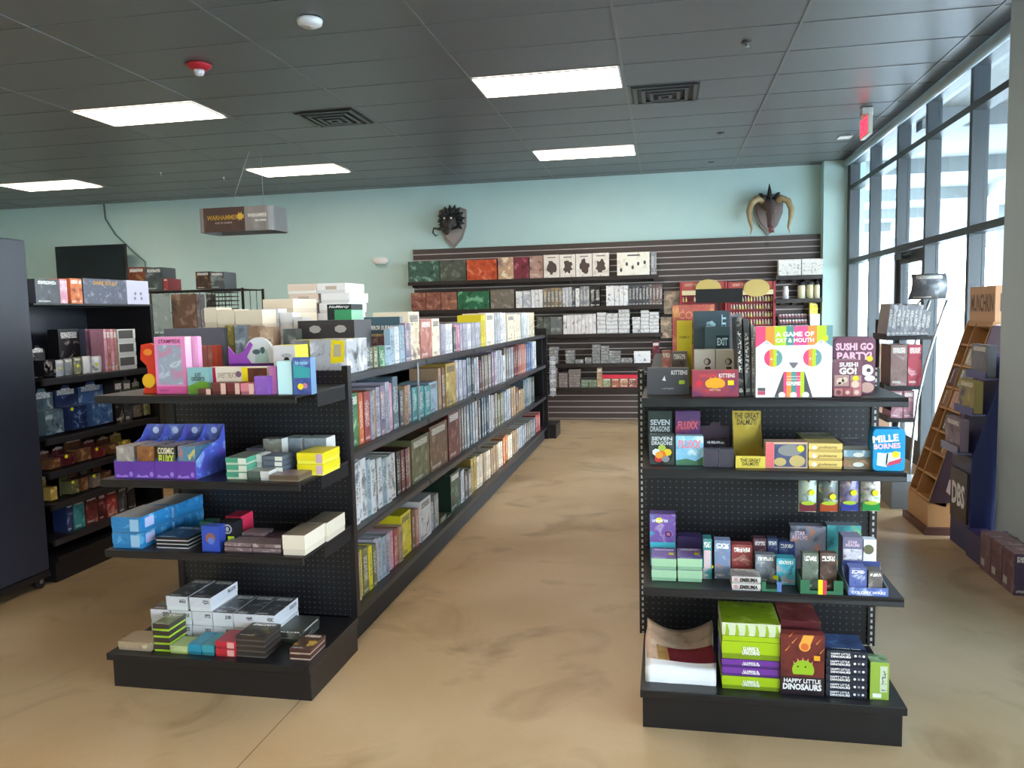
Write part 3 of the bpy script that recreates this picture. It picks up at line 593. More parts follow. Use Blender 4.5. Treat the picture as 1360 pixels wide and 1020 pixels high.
# things standing behind on the short unit and the end shelf
for k, (x0, x1) in enumerate(((922, 950), (950.5, 978))):
    o = F1('card_game_box', 'upright', x0, x1, 465, 3.06, RT, .09, 'cream', ['cream box with a dark portrait behind the red kitten box, nearer the teal box', 'cream box with a dark portrait behind the red kitten box, against the slim boxes'][k], group='cream portrait boxes', mats=[flat('cream_card', 'd4ccc0', .4), flat('cream_card2', 'bcb4a8', .4), flat('cream_card3', 'e8e2d8', .4), PAGE, STK])
    _, w_, h_ = fr(x0, x1, 465, 3.06, RT); b = MB(); disc(b, w_*.12, h_*.72, w_*.17, 0); disc(b, w_*.08, h_*.72, w_*.10, 1, y=-.001, sz=1.3); quad(b, [(0, h_*.45), (w_*.3, h_*.45), (w_*.26, h_*.6), (w_*.02, h_*.6)], 0); part(b, 'portrait_print', [flat('hair_print', '3c3434'), flat('face_print', 'c8b8a8')], o)
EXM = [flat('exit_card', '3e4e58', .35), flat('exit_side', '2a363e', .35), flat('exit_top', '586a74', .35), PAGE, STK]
EXL = flat('exit_letters', 'b8e0ec')
o = F1('board_game_box', 'upright', 921, 969, 413, 3.225, RT, .07, 'blue-grey', 'large slate-blue game box with sideways EXIT lettering and pale emblem', bevel=.001, mats=EXM)
_, w_, h_ = fr(921, 969, 413, 3.225, RT)
text(o, 'EXIT', h_*.32, w_*.12, h_*.79, -w_*.34, -.0008, EXL, M=Matrix.Rotation(R(-90), 4, 'Y'), bold=.06)
b = MB()
for a in range(0, 360, 72): disc(b, -w_*.02+.011*math.cos(R(a)), h_*.82+.008*math.sin(R(a)), .008, 0, n=10)
part(b, 'pale_emblem', [EXL], o)
o = F1('board_game_box', 'upright', 936, 969.5, 434, 3.155, RT, .06, 'teal', 'smaller slate-teal game box reading EXIT in front of the large one', bevel=.001, mats=[flat('exit2_card', '4a6470', .35)]+EXM[1:])
_, w_, h_ = fr(936, 969.5, 434, 3.155, RT)
b = MB(); quad(b, [(-w_*.05, h_*.66), (w_*.46, h_*.66), (w_*.46, h_*.86), (-w_*.05, h_*.86)], 0); part(b, 'title_plate', [flat('exit_plate', '16323c')], o); text(o, 'EXIT', w_*.42, h_*.12, w_*.2, h_*.76, -.0012, EXL, bold=.07)
o = F1('board_game_box', 'upright', 893, 949, 405, 3.46, RT, .07, 'salmon', 'tall red and orange game box reading CON behind the yellow pack', mode='cover', bevel=.001, mats=[art(['c8685a', 'b04040', 'f0b070'], 'pic'), flat('catan_side', '8a3230', .4), flat('catan_top', 'c87868', .4), PAGE, STK])
_, w_, h_ = fr(893, 949, 405, 3.46, RT); text(o, 'CON', w_*.5, h_*.1, -w_*.1, h_*.87, -.0008, flat('con_ink', 'f0a080')); b = MB(); quad(b, [(-w_*.33, h_*.5), (w_*.0, h_*.5), (w_*.0, h_*.76), (-w_*.33, h_*.76)], 0); part(b, 'cover_picture', [art(['5a2c20', '3a1c18', 'c88848'], 'cover')], o)
o = F1('game_pack', 'carton', 899, 919.5, 426, 3.29, RT, .045, 'yellow', 'bright yellow box standing before the tall red game box', mats=[flat('yel_card', 'f0dc1c', .35), flat('yel_card2', 'c8a810', .35), flat('yel_card3', 'f8ec60', .35), PAGE, STK]); front_text(o, 'FAMILY', .0, .20, .04, .01, flat('yel_ink', 'a08810'))
F1('game_pack', 'upright', 892, 913, 467, 3.2, RT, .06, 'taupe', 'small grey-brown figure box behind the dark grey kitten box', mode='cover')
F1('game_pack', 'carton', 879, 891.5, 466, 3.47, RT, .06, 'salmon', 'narrow rose box standing behind the dark grey kitten box', mode='cover')
F1('board_game_box', 'upright', 970, 986, 417, 3.42, RT, .06, 'lavender', 'grey lilac cloudy box standing behind the slim boxes', mats=[art(['7a747c', '5a545c', 'a098a0'], 'pic'), flat('lil', '5c5860')]+[flat('lil2', '8a858c'), PAGE, STK])
# shelf 2
def deck(x0, x1, yt, Y, z, d, word, label, t1, tc_, mats=None, kind='carton', frac=(.8, .24), **k):
    o = F1('card_game_box', kind, x0, x1, yt, Y, z, d, word, label, mats=mats, **k); _, w_, h_ = fr(x0, x1, yt, Y, z)
    for i, q in enumerate(t1): text(o, q, w_*.82, h_*frac[1], 0, h_*(frac[0]-i*(frac[1]+.02)), -.0008, tc_, bold=.06, slant=.1 if q == 'FLUXX' else 0)
    return o, w_, h_
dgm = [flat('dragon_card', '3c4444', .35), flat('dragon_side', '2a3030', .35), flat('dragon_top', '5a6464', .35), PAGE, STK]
SLV = flat('silver_ink', 'c4ccd0')
deck(861, 892.5, 546, 3.06, R2, .05, 'dark grey', 'dark green card box reading SEVEN DRAGONS, the one behind', ('SEVEN', 'DRAGONS'), SLV, [flat('dragon_dk', '2c3c38', .35)]+dgm[1:], frac=(.76, .12))
o, w_, h_ = deck(862.5, 896, 578, 2.93, R2, .05, 'dark grey', 'grey card box reading SEVEN DRAGONS with a ring of coloured dragons, in front', ('SEVEN', 'DRAGONS'), SLV, dgm, frac=(.88, .13))
b = MB(); disc(b, 0, h_*.36, w_*.42, 0, y=-.0004)
for i, (c, rr) in enumerate(((90, 1), (162, 1), (234, 1), (306, 1), (18, 1), (50, 0), (200, .5))): disc(b, rr*w_*.24*math.cos(R(c)), h_*.36+rr*w_*.24*math.sin(R(c)), w_*.15, i+1, y=-.0008-.0001*i, n=7, sx=1.1)
part(b, 'dragon_picture', [flat('ring', '20262a')]+[flat('dr'+c, c) for c in ('a8c048', 'd8d8dc', 'c83030', '8a8a90', 'e0c820', 'e87820', 'e8a030')], o)
fm = [art(['5a3a6c', '7a4a7c', 'b04a60'], 'pic'), flat('flx_side', '4a3a6a'), flat('flx_top', '8a80a8'), PAGE, STK]
deck(897, 930.5, 546, 3.06, R2, .05, 'purple', 'purple card box reading FLUXX in red, the one behind', ('FLUXX',), flat('flx_red', 'e06a78'), fm, frac=(.70, .17))
o, w_, h_ = deck(897.5, 934.5, 579.5, 2.93, R2, .05, 'pale blue', 'sky blue card box reading FLUXX in pink, in front', ('FLUXX',), flat('flx_pink', 'f08898'), [art(['8ac8e8', '60a0cc', 'e0f4fc'], 'pic', scale=20), flat('flx2s', '5a9ac0'), flat('flx2t', 'b8e0f0'), PAGE, STK], frac=(.72, .28))
b = MB(); quad(b, [(-w_*.49, .0005), (w_*.49, .0005), (w_*.49, h_*.3), (w_*.2, h_*.14), (-w_*.1, h_*.22), (-w_*.49, h_*.16)], 0); part(b, 'green_hills_print', [flat('hill_green', '4a7a5a')], o)
o = F1('hanging_card_pack', 'blister', 931.5, 970, 553, 3.05, R2+.03, .05, 'maroon', 'dark hanging card pack with gold script behind the small deck boxes', mats=[flat('bl1', '4a3444', .3), flat('bl2', '38283a', .3), art(['2c2430', '4c3c4c', '8a8a50'], 'cover'), PAGE, STK]); o.location.z = R2+.0006
for k in range(2):
    F1('deck_box', 'carton', (934.5, 955)[k], (954.5, 975)[k], 597, 2.9, R2, .04, 'dark grey', ['small dark deck box in a clear sleeve beside the sky blue box', 'small dark deck box in a clear sleeve beside the gold display'][k], group='small dark deck boxes', mats=[flat('db', '44404c', .25), WHT, flat('db3', '605c68'), PAGE, STK])
# gold display with hinged back card
def display(name, label, x0, x1, ytray, yback, Y, z, d, mt, mb, group=None, back=(None, None), stepw=1.0):
    xc, w, h = fr(x0, x1, ytray, Y, z); bx = fr(back[0] or x0, back[1] or x1, yback, Y+d, z); H_ = bx[2]
    t = thing(name, label, 'display box', (xc, Y, z+.0006), 0, group)
    b = MB(); e = .002
    b.box(-w/2, w/2, 0, e, 0, h, {'f': 0, '*': 1}); b.box(-w/2+e, w/2-e, e, d-e, 0, e, 1)
    b.build('tray_front', mt, t)
    b = MB()
    for s in (-1, 1):
        xa, xb = sorted((s*w/2, s*(w/2-e)))
        q = [(0, 0), (d, 0), (d, H_*.8), (d*.6, h*1.25), (0, h)]
        M = Matrix(((0, 1, 0, 0), (1, 0, 0, 0), (0, 0, 1, 0), (0, 0, 0, 1)))
        b.prism([(p_[0]+.0021, p_[1]) for p_ in q][:5], xa, xb, 0, 0, M=M)
    b.build('tray_sides', [mt[1]], t)
    b = MB(); b.box(-w/2, w/2, d+.003, d+.005, 0, H_, {'f': 0, '*': 1}); b.build('header_card', mb, t)
    return t, w, h, H_
GD = flat('gold_card', 'c8b040', .35); GD2 = flat('gold_card_side', '9a8430', .4)
t, w_, h_, H_ = display('counter_display', 'gold open display box reading THE GREAT DALMUTI', 977, 1016.5, 606, 546, 2.89, R2, .14, [flat('gold_front', 'dcc850', .35), GD2], [art(['b8a034', 'a08a2c', 'ccb850'], 'pic'), GD2])
DI = flat('dalmuti_ink', '4a3c14')
text(t, 'THE GREAT\nDALMUTI', w_*.7, h_*.6, 0, h_*.5, -.0008, DI, bold=.05); text(t, 'THE GREAT\nDALMUTI', w_*.86, H_*.24, 0, H_*.84, .1425, DI, 'header_lettering', bold=.05)
# picture box, three yellow boxes etc
o = F1('board_game_box', 'upright', 1016.5, 1073, 587.5, 2.9, R2, .075, 'cream', 'cream box with rose edge and dark blue picture beside yellow stack', sticker=None, mats=[flat('cr1', 'd8b898', .35), flat('cr2', 'c8a890', .35), flat('cr3', 'b8988a', .35), PAGE, STK])
_, w_, h_ = fr(1016.5, 1073, 587.5, 2.9, R2)
b = MB(); quad(b, [(-w_*.49, .002), (-w_*.3, .002), (-w_*.3, h_*.98), (-w_*.49, h_*.98)], 0); quad(b, [(-w_*.29, h_*.05), (w_*.46, h_*.05), (w_*.46, h_*.92), (-w_*.29, h_*.92)], 1)
disc(b, w_*.08, h_*.68, h_*.22, 2, y=-.001, sx=2); disc(b, w_*.25, h_*.28, h_*.22, 3, y=-.001, sx=1.3); disc(b, -w_*.15, h_*.24, h_*.16, 3, y=-.001, sx=1.4); disc(b, w_*.33, h_*.76, h_*.13, 4, y=-.0014)
part(b, 'cover_picture', [flat('rose_edge', 'e06a70'), art(['4c5478', '343a58', '7a7890'], 'pic'), flat('cloud_grey', '8a8a88'), flat('egg_yellow', 'c8b070'), YEL], o)
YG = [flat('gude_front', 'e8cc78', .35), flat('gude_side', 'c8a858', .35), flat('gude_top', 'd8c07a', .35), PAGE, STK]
sp = fr(1074, 1119, 589, 2.895, R2); hh = sp[2]/3
for k in range(3):
    o = put('card_game_box', 'flat', sp[0], 2.895, R2+.0008+k*hh, sp[1], .10, hh-.0008, 'gold', ['lowest of three yellow boxes stacked beside the picture box', 'middle of three yellow boxes stacked beside the picture box', 'topmost of three yellow boxes stacked beside the picture box'][k], 'box', group='stacked yellow boxes', mats=YG)
    text(o, 'gudetama', sp[1]*.56, hh*.42, sp[1]*.05, hh*.5, -.0008, flat('gude_ink', '8a6a30'), slant=.3); b = MB(); disc(b, -sp[1]*.33, hh*.5, hh*.26, 0, n=12); part(b, 'round_print', [flat('pale_disc', 'f4ecd8')], o)
F1('card_game_box', 'flat', 1064, 1109, 581, 3.06, R2, .12, 'olive', 'olive box lying behind the three yellow boxes', mode='plain')
F1('card_game_box', 'flat', 1120, 1152, 588, 3.06, R2, .12, 'dark grey', 'dark box lying behind the two small landscape boxes', mode='plain')
sp = fr(1120.5, 1160, 598, 2.895, R2); hh = sp[2]/2
for k in range(2): 
    o = put('card_game_box', 'flat', sp[0], 2.895, R2+.0008+k*hh, sp[1], .09, hh-.0008, ('tan', 'pale blue')[k], ['lower brown landscape box beside the blue tin', 'upper blue-green landscape box beside the blue tin'][k], 'box', mats=[art(('a07858', '6a7850', 'c8b890') if k == 0 else ('7aa0b8', '6a8a60', 'd8e0d8'), 'pic', scale=25)]+[flat('ls', '7a7060'), flat('lt', 'a0a098'), PAGE, STK])
    b = MB(); disc(b, 0, hh*.5, hh*.24, 0, sx=2.2); part(b, 'title_plate', [flat('pale_plate', 'e0e4e0')], o)
o = F1('game_tin', 'tin', 1158.5, 1203, 570, 2.87, R2, .06, 'blue', 'bright blue tin reading MILLE BORNES at the shelf end', mats=tin_art('1c98d0', '1480b8'))
_, w_, h_ = fr(1158.5, 1203, 570, 2.87, R2)
text(o, 'MILLE', w_*.78, h_*.17, 0, h_*.78, -.0012, INKW, bold=.08, M=Matrix.Rotation(R(-6), 4, 'Y')); text(o, 'BORNES', w_*.8, h_*.13, 0, h_*.60, -.0012, flat('bornes_pink', 'f0c0cc'), bold=.08, M=Matrix.Rotation(R(-4), 4, 'Y'))
b = MB(); quad(b, [(-w_*.36, h_*.14), (-w_*.06, h_*.1), (-w_*.02, h_*.42), (-w_*.34, h_*.44)], 0); quad(b, [(-w_*.1, h_*.16), (w_*.34, h_*.2), (w_*.34, h_*.46), (-w_*.06, h_*.44)], 0); quad(b, [(-w_*.06, h_*.12), (w_*.34, h_*.2), (w_*.4, h_*.32), (w_*.0, h_*.22)], 1, y=-.001); disc(b, w_*.2, h_*.4, w_*.11, 2, y=-.0013)
part(b, 'cards_picture', [flat('card_pale', 'd0e8f0'), flat('card_red', 'c03058'), YEL], o)
# packs hanging from peg hooks
for k, (x0, x1, yb, cols, lab) in enumerate(((1061, 1085, 681, ('b8c8c0', '4a5a58', 'e0d080'), 'white and green foil pack on the pegboard, with maroon edge'), (1088, 1113.5, 681, ('5a6a68', 'b04a28', 'c8c8b0'), 'grey foil pack with rust base on the pegboard'), (1116, 1141, 680, ('8a80a0', '2a3a90', 'd0b8b0'), 'lilac foil pack with blue base on the pegboard'), (1144, 1170, 680, ('d0c8c4', '2a8a3c', '6a6a60'), 'pale foil pack with green base on the pegboard'))):
    Yf = 3.02; zt = .915; xc = (P(x0, 655, 1, Yf)[0]+P(x1, 655, 1, Yf)[0])/2; w = P(x1, 655, 1, Yf)[0]-P(x0, 655, 1, Yf)[0]; zb = P((x0+x1)/2, yb, 1, Yf)[2]
    h = zt-zb; t = put('hanging_foil_pack', 'pack', xc, Yf, zb, w, .03, h, 'grey', lab, 'foil pack', group='foil packs on peg hooks', mats=[art(cols, 'pic', scale=28), flat('foil_back', 'a8a8b0', .25, .6), flat('foil', 'c0c0c8'), PAGE, STK])
    b = MB(); b.prism([(-w*.45, h*.05), (w*.45, h*.05), (w*.45, h*.3), (-w*.45, h*.3)], -.004, .004, 0); b.prism([(w*.38*math.cos(R(a)), h*.3+h*.06*math.sin(R(a))) for a in range(0, 360, 30)], -.006, -.0041, 1); b.prism([(w*.2+w*.17*math.cos(R(a)), h*(.62-.12*(k == 1))+w*.17*math.sin(R(a))) for a in range(0, 360, 40)], -.006, .004, 2)
    b.build('printed_band', [flat('band'+cols[1], ('6a2030', 'a84420', '26348c', '1c8838')[k], .3), flat('lime_band', 'a8c030'), STK], t)
    b = MB(); b.tube([(0, .325, h+.0), (0, .02, h-.004), (0, -.02, h-.004), (0, -.03, h+.008)], .0025, 0, 6); tag(b.build('peg_hook', STEEL, None, (xc, Yf, zb+.0)), 'steel peg hook carrying the '+lab.split(' on the')[0], 'hook', 'peg hooks under the middle shelf')
# shelf 3
pz = [art(['7a5aa8', '4aa8b8', 'b8a0d0'], 'pic', scale=22), flat('ms', '5a4a88'), art(['7a68b0', '9a90c0', '6a5aa0'], 'pic'), PAGE, STK]
mint = [flat('mint_tray', 'a4ccA8'.lower(), .3), flat('mint_tray_side', '86b090', .35), art(['8a78b8', 'a8a0c0', '6a5aa0'], 'cover', ink='f8f8ff'), PAGE, STK]
o = F1('card_game_box', 'upright', 863, 897.5, 683, 3.1, R3, .07, 'purple', 'tall purple box with a helmet picture behind the mint trays', mats=pz, sticker=(.36, .88))
_, w_, h_ = fr(863, 897.5, 683, 3.1, R3); text(o, 'universe', w_*.6, h_*.07, -w_*.1, h_*.88, -.0008, INKW); b = MB(); disc(b, w_*.22, h_*.62, w_*.13, 0); disc(b, w_*.22, h_*.62, w_*.07, 1, y=-.001); quad(b, [(-w_*.48, h_*.36), (w_*.48, h_*.36), (w_*.48, h_*.46), (-w_*.48, h_*.46)], 2); part(b, 'helmet_print', [flat('helm', '4a2c5a'), flat('helm2', 'c86a90'), flat('cyan_strip', '48c0d8')], o)
F1('card_game_box', 'upright', 900, 932, 713, 3.1, R3, .07, 'purple', 'dark purple box behind the second stack of mint trays', mats=[flat('dp', '3c2c60'), flat('dp2', '2c2048'), flat('dp3', '3c2c60'), PAGE, STK])
for c_, (x0, x1) in enumerate(((865, 898.5), (899.5, 933))):
    _, w_, h_ = fr(x0, x1, 742, 2.925, R3); xc = _; hh = h_/2
    for k in range(2):
        o = put('card_game_box', 'flat', xc, 2.925, R3+.0008+k*hh, w_-.001, .13, hh-.0008, 'mint', '%s mint green tray with purple lid picture, %s' % (('lower', 'upper')[k], ('in the stack at the shelf end', 'in the stack beside the teal box')[c_]), 'box', group='mint green trays', mats=mint, bevel=.001)
        if k: b = MB(); b.box(w_*.2, w_*.4, .05, .075, hh-.0006, hh+.0002, 0); b.build('price_sticker', STK, o)
def shelf3(x0, x1, yt, Y, d, word, lab, kind='carton', cols=None, **k):
    mt = None if not cols else [art(cols, 'cover', scale=22), flat('s_'+cols[1], cols[1], .4), flat('t_'+cols[0], cols[0], .4), PAGE, STK]
    return F1('card_game_box', kind, x0, x1, yt, Y, R3, d, word, lab, mats=mt, **k)
o = shelf3(933.5, 945.5, 716, 2.97, .06, 'teal', 'narrow teal box with a pale spine panel beside the mint trays', cols=('3a8a8c', '20484c', 'd0b0b8'))
b = MB(); quad(b, [(-.012, .04), (.012, .04), (.012, .11), (-.012, .11)], 0); part(b, 'spine_panel', [flat('pale_pink_panel', 'd8b8c0')], o)
shelf3(948.8, 970.5, 718, 2.98, .05, 'mixed', 'box with blue sky and sandstone picture beside the teal box', cols=('7a8cb0', 'b88a70', 'c8d0e0'), sticker=(-.22, .3))
shelf3(971.5, 999.5, 724, 2.99, .05, 'dark red', 'brick red card box with silver crest above the white stack', cols=('8a3c3c', '5a2024', 'c8a090'))
shelf3(1000.5, 1018, 716, 3.12, .05, 'maroon', 'maroon box in the back row behind the snowy box', cols=('6a4450', '8a5058', 'b8b0b8')); shelf3(1019, 1033, 716, 3.12, .05, 'dark blue', 'dark blue box in the back row above the snowy box', cols=('44507c', '2c3454', '8a90b0')); shelf3(1034, 1056, 720, 3.12, .05, 'blue', 'deep blue starry box in the back row above the sky box', cols=('3c4c80', '26345c', '6a80b0'))
shelf3(1003, 1030, 737, 2.96, .04, 'pale grey', 'snowy mountain card box standing in a green tray', cols=('7a8088', '4a5c58', 'd0d4dc'))
o = shelf3(1031, 1056.5, 742, 2.94, .05, 'pale blue', 'box with cyan sky picture beside the green tray', cols=('48b8d0', '2c3a5c', 'c8a8b0'), sticker=(-.05, .26))
_, w_, h_ = fr(972, 1010.5, 766, 2.86, R3); hh = h_/2
for k in range(2):
    o = put('card_game_box', 'flat', _, 2.86, R3+.0008+k*hh, w_, .09, hh-.0008, 'pale grey', ['lower', 'upper'][k]+' of two white boxes reading EMBUMA, lying by the shelf edge', 'box', group='white lying card boxes', mats=[flat('em1', 'c8c4c4', .35), flat('em2', 'b0acac'), art(['8a8888', '5a5a5a', 'c8c8c0'], 'cover'), PAGE, STK])
    text(o, 'EMBUMA', w_*.62, hh*.55, w_*.08, hh*.5, -.0008, INKK, bold=.08, slant=.2); b = MB(); disc(b, -w_*.36, hh*.5, hh*.28, 0, n=12); part(b, 'round_print', [flat('pink_disc', 'c08a90')], o)
def tray(x0, x1, yt, Y, label, cols, d=.1, z=R3):
    _, w, h = fr(x0, x1, yt, Y, z); t = thing('counter_display', label, 'display box', (_, Y, z+.0006)); b = MB()
    b.box(-w/2, -w/2+w*.22, 0, .002, 0, h); b.box(w/2-w*.22, w/2, 0, .002, 0, h, 1); b.box(-w*.28, w*.28, 0, .002, 0, h*.25, 0); b.build('tray_front', [flat('tr'+cols[0], cols[0], .35), flat('tr'+cols[1], cols[1], .35)], t)
    b = MB(); b.box(-w/2, -w/2+.002, .0021, d, 0, h*1.1); b.build('tray_side', flat('tr'+cols[0], cols[0], .35), t); b = MB(); b.box(w/2-.002, w/2, .0021, d, 0, h*1.1); b.build('tray_side', flat('tr'+cols[0], cols[0], .35), t)
    b = MB(); b.box(-w/2+.0021, w/2-.0021, .003, d, 0, .002); b.build('tray_base', flat('tr'+cols[0], cols[0], .35), t); return t, w, h
tray(1011.5, 1038, 773, 2.86, 'green and blue cut-out tray beside the white lying boxes', ('2c6a50', '5a78b8'), .07)
t, w_, h_ = tray(1063, 1120, 771, 2.855, 'wide green tray with yellow and red centre at the shelf edge', ('2f6a4c', '2f6a4c'), .11)
b = MB(); b.box(-.012, .003, -.0022, -.0002, 0, h_*1.05, 0); b.box(.003, .016, -.0022, -.0002, 0, h_*1.0, 1); b.build('centre_tab', [YEL, flat('tab_red', 'c83848')], t)
for k, (x0, x1, cols, lab) in enumerate(((1065, 1087.5, ('6a7468', '3c4a40', 'a8b0a0'), 'grey-green booster box standing in the wide green tray'), (1088.5, 1112, ('5c4840', '3a2a28', '9a8880'), 'brown booster box standing in the wide green tray'))):
    o = put('card_game_box', 'carton', fr(x0, x1, 735, 2.9, R3)[0], 2.9, R3+.0035, fr(x0, x1, 735, 2.9, R3)[1]-.003, .035, fr(x0, x1, 735, 2.9, R3)[2]-.003, 'grey', lab, 'box', mats=[art(cols, 'cover', scale=26), flat('bb'+cols[1], cols[1]), flat('bt'+cols[0], cols[0]), PAGE, STK])
STR = flat('star_ink', 'e8c8d8')
for k, (x0, x1, yt, cols, lab) in enumerate(((1049, 1097, 699, ('8a8a98', '3a3a44', 'd88038'), 'booster display header with orange dragon and white lettering, back row'), (1098, 1143.5, 698, ('4a9a9c', '2c5a66', 'a8c850'), 'booster display header with teal sky and white lettering, back row'))):
    o = F1('counter_display', 'upright', x0, x1, yt, 3.13, R3, .06, 'grey', lab, 'display box', mats=[art(cols, 'pic', scale=18), flat('sr'+cols[1], cols[1]), flat('sr2', '6a6a74'), PAGE, STK]); _, w_, h_ = fr(x0, x1, yt, 3.13, R3)
    text(o, 'STAR\nREALMS', w_*.42, h_*.2, (-.22, .2)[k]*w_, h_*.78, -.0008, STR, bold=.06)
o = F1('card_game_box', 'carton', 1119, 1145.5, 714, 3.0, R3, .08, 'pale grey', 'tall lilac and white booster box behind the blue display', mats=[flat('sr5', '7a7690', .35), flat('sr6', '5a566c'), flat('sr7', '8a86a0'), PAGE, STK]); _, w_, h_ = fr(1119, 1145.5, 714, 3.0, R3)
text(o, 'STAR\nREALMS', w_*.7, h_*.13, 0, h_*.86, -.0008, STR, bold=.06); b = MB(); quad(b, [(-w_*.46, h_*.5), (w_*.46, h_*.5), (w_*.46, h_*.74), (-w_*.46, h_*.74)], 0); part(b, 'ship_picture', [art(['d0ccd4', '5a5a5c', 'f0f0f4'], 'pic', scale=60)], o)
o = F1('card_game_box', 'upright', 1146.5, 1164, 717, 3.12, R3, .05, 'white', 'white box with round olive planet behind the blue display', mats=[WHT, flat('wg', 'c0c0bc'), WHT, PAGE, STK]); _, w_, h_ = fr(1146.5, 1164, 717, 3.12, R3); b = MB(); disc(b, -w_*.1, h_*.7, w_*.4, 0); part(b, 'planet_print', [flat('planet', '6a6444')], o)
t, w_, h_, H_ = display('counter_display', 'blue and white open booster display at the shelf corner', 1127, 1180, 781, 746, 2.86, R3, .11, [art(['5a70b8', 'c0c8d8', '38488c'], 'pic', scale=30), flat('bd', 'a8b4cc')], [flat('bdk', '3a4680'), flat('bd', 'a8b4cc')])
text(t, 'COLONY WARS', w_*.86, h_*.35, 0, h_*.4, -.0008, INKW, bold=.06)
for k, (a, c, cc) in enumerate(((-.46, -.02, ('5a68a8', '38406c', 'c8d0e0')), (.02, .38, ('6a6460', '44403c', '9a9490')))):
    put('booster_pack', 'carton', 0, 2.875, R3+.004, 1, 1, 1, 'grey', ['blue booster pack inside the blue display', 'brown booster pack inside the blue display'][k], 'pack', mats=[art(cc, 'cover', scale=30), flat('bp'+cc[1], cc[1]), flat('bp'+cc[0], cc[0]), PAGE, STK]) if False else tag(goods('carton', w_*(c-a), .06, h_*3.1-.01*k, 'grey', mats=[0])[0].build('booster_pack', [art(cc, 'cover', scale=30), flat('bp'+cc[1], cc[1]), flat('bp'+cc[0], cc[0])], None, (t.location.x+w_*(a+c)/2, 2.875, R3+.004)), ['blue booster pack inside the blue display', 'brown booster pack inside the blue display'][k], 'pack')
# bottom deck
def rumple():
    _, w, h = fr(857, 951, 889, 2.9, BZ); d = .30; t = None
    b = MB(); n = 12
    ps = [(0, .0), (0, .6), (.015, .95), (.05, 1.0), (.35, 1.02), (.6, 1.02), (1.0, 1.15)]
    def z_at(u, v): return h*(1+.06*math.sin(u*5+v*3))*(1) + v*.03
    def g_(u, v): return (-w/2+w*u+.004*math.sin(v*9), d*v, z_at(u, v)+(.045*(2*abs(u-.5))**2*v))
    for i in range(n):
        for j in range(n):
            u0, u1, v0, v1 = i/n, (i+1)/n, j/n, (j+1)/n
            m = 0 if (v0 < .12) else (2 if (.12 <= v0 < .45 and u0 > .3) else (3 if (.12 <= v0 < .42 and .12 < u0 <= .3) else 1))
            b.face([g_(u0, v0), g_(u1, v0), g_(u1, v1), g_(u0, v1)], m, [(u0*w, v0*d), (u1*w, v0*d), (u1*w, v1*d), (u0*w, v1*d)], [(u0, v0), (u1, v0), (u1, v1), (u0, v1)], True)
    L = [g_(i/n, 0) for i in range(n+1)]
    for i in range(n): b.face([(L[i][0], L[i][1]+.002*math.sin(i), 0), (L[i+1][0], L[i+1][1]+.002*math.sin(i+1), 0), L[i+1], L[i]], 0, sm=True)
    for u in (0, 1):
        for j in range(n):
            a, c = g_(u, j/n), g_(u, (j+1)/n); q = [(a[0], a[1], 0), (c[0], c[1], 0), c, a]
            b.face(q if u else q[::-1], 0, sm=True)
    B_ = [g_(i/n, 1) for i in range(n+1)]
    for i in range(n): b.face([(B_[i+1][0], d, 0), (B_[i][0], d, 0), B_[i], B_[i+1]], 0)
    b.face([(-w/2, 0, 0), (-w/2, d, 0), (w/2, d, 0), (w/2, 0, 0)], 0)
    tag(b.build('folded_poster_stack', [flat('bag_white', 'f0f2f6', .6), art(['d8bca4', 'b89a84', 'e8d4c0'], 'pic', scale=18), art(['7a2c38', '5c2438', '8a3a40'], 'pic'), art(['b08850', 'd0b080', '8a6438'], 'pic')], None, (_, 2.9, BZ+.0006)), 'folded white sheets with tan and wine red print on the lowest shelf', 'posters')
rumple()
LG = flat('lime_card', 'a8c818', .32); LG2 = flat('lime_card_side', '7a9410', .4); PPL = flat('purple_card', '74389c', .32); PPL2 = flat('purple_side', '54287a', .4)
lt = art(['8aa81c', '6a7a40', 'b0c850'], 'pic')
x0, x1 = 961, 1034; zc = BZ+.0008
for k, (yt, m1, m2, lab) in enumerate(((899, LG, LG2, 'lowest lime green game box in the tall stack beside folded sheets'), (887, PPL, PPL2, 'lower purple game box in the tall lime stack'), (876.5, PPL, PPL2, 'upper purple game box in the tall lime stack'), (852.5, LG, LG2, 'lime green game box resting on the purple ones'), (828, flat('lama_band', 'd0d8b8', .4), LG2, 'topmost lime box with white llama pattern in the tall stack'))):
    zt = P(997, yt, 1, 2.885)[2]; _, w_, h_ = fr(x0, x1, yt, 2.885, BZ); hh = zt-zc
    o = put('board_game_box', 'flat', _, 2.885, zc, .205, .22, hh-.0008, 'lime', lab, 'box', group='lime and purple box stack', mats=[m1, m2, lt if k == 4 else m2, PAGE, STK], bevel=.0012)
    if k < 4: text(o, 'LLAMAS &\nUNICORNS', .062, hh*.46, 0, hh*.5, -.0008, INKW, bold=.08)
    else:
        b = MB(); quad(b, [(-.1, .001), (.1, .001), (.1, hh*.27), (-.1, hh*.27)], 0)
        for i in range(6): cx = -.088+i*.035; quad(b, [(cx-.004, hh*.3), (cx+.010, hh*.3), (cx+.012, hh*.5), (cx+.006, hh*.9), (cx+.0, hh*.9), (cx, hh*.55)], 1)
        part(b, 'llama_pattern', [LG, flat('lime_dark', '9ab828')], o)
    zc = zt
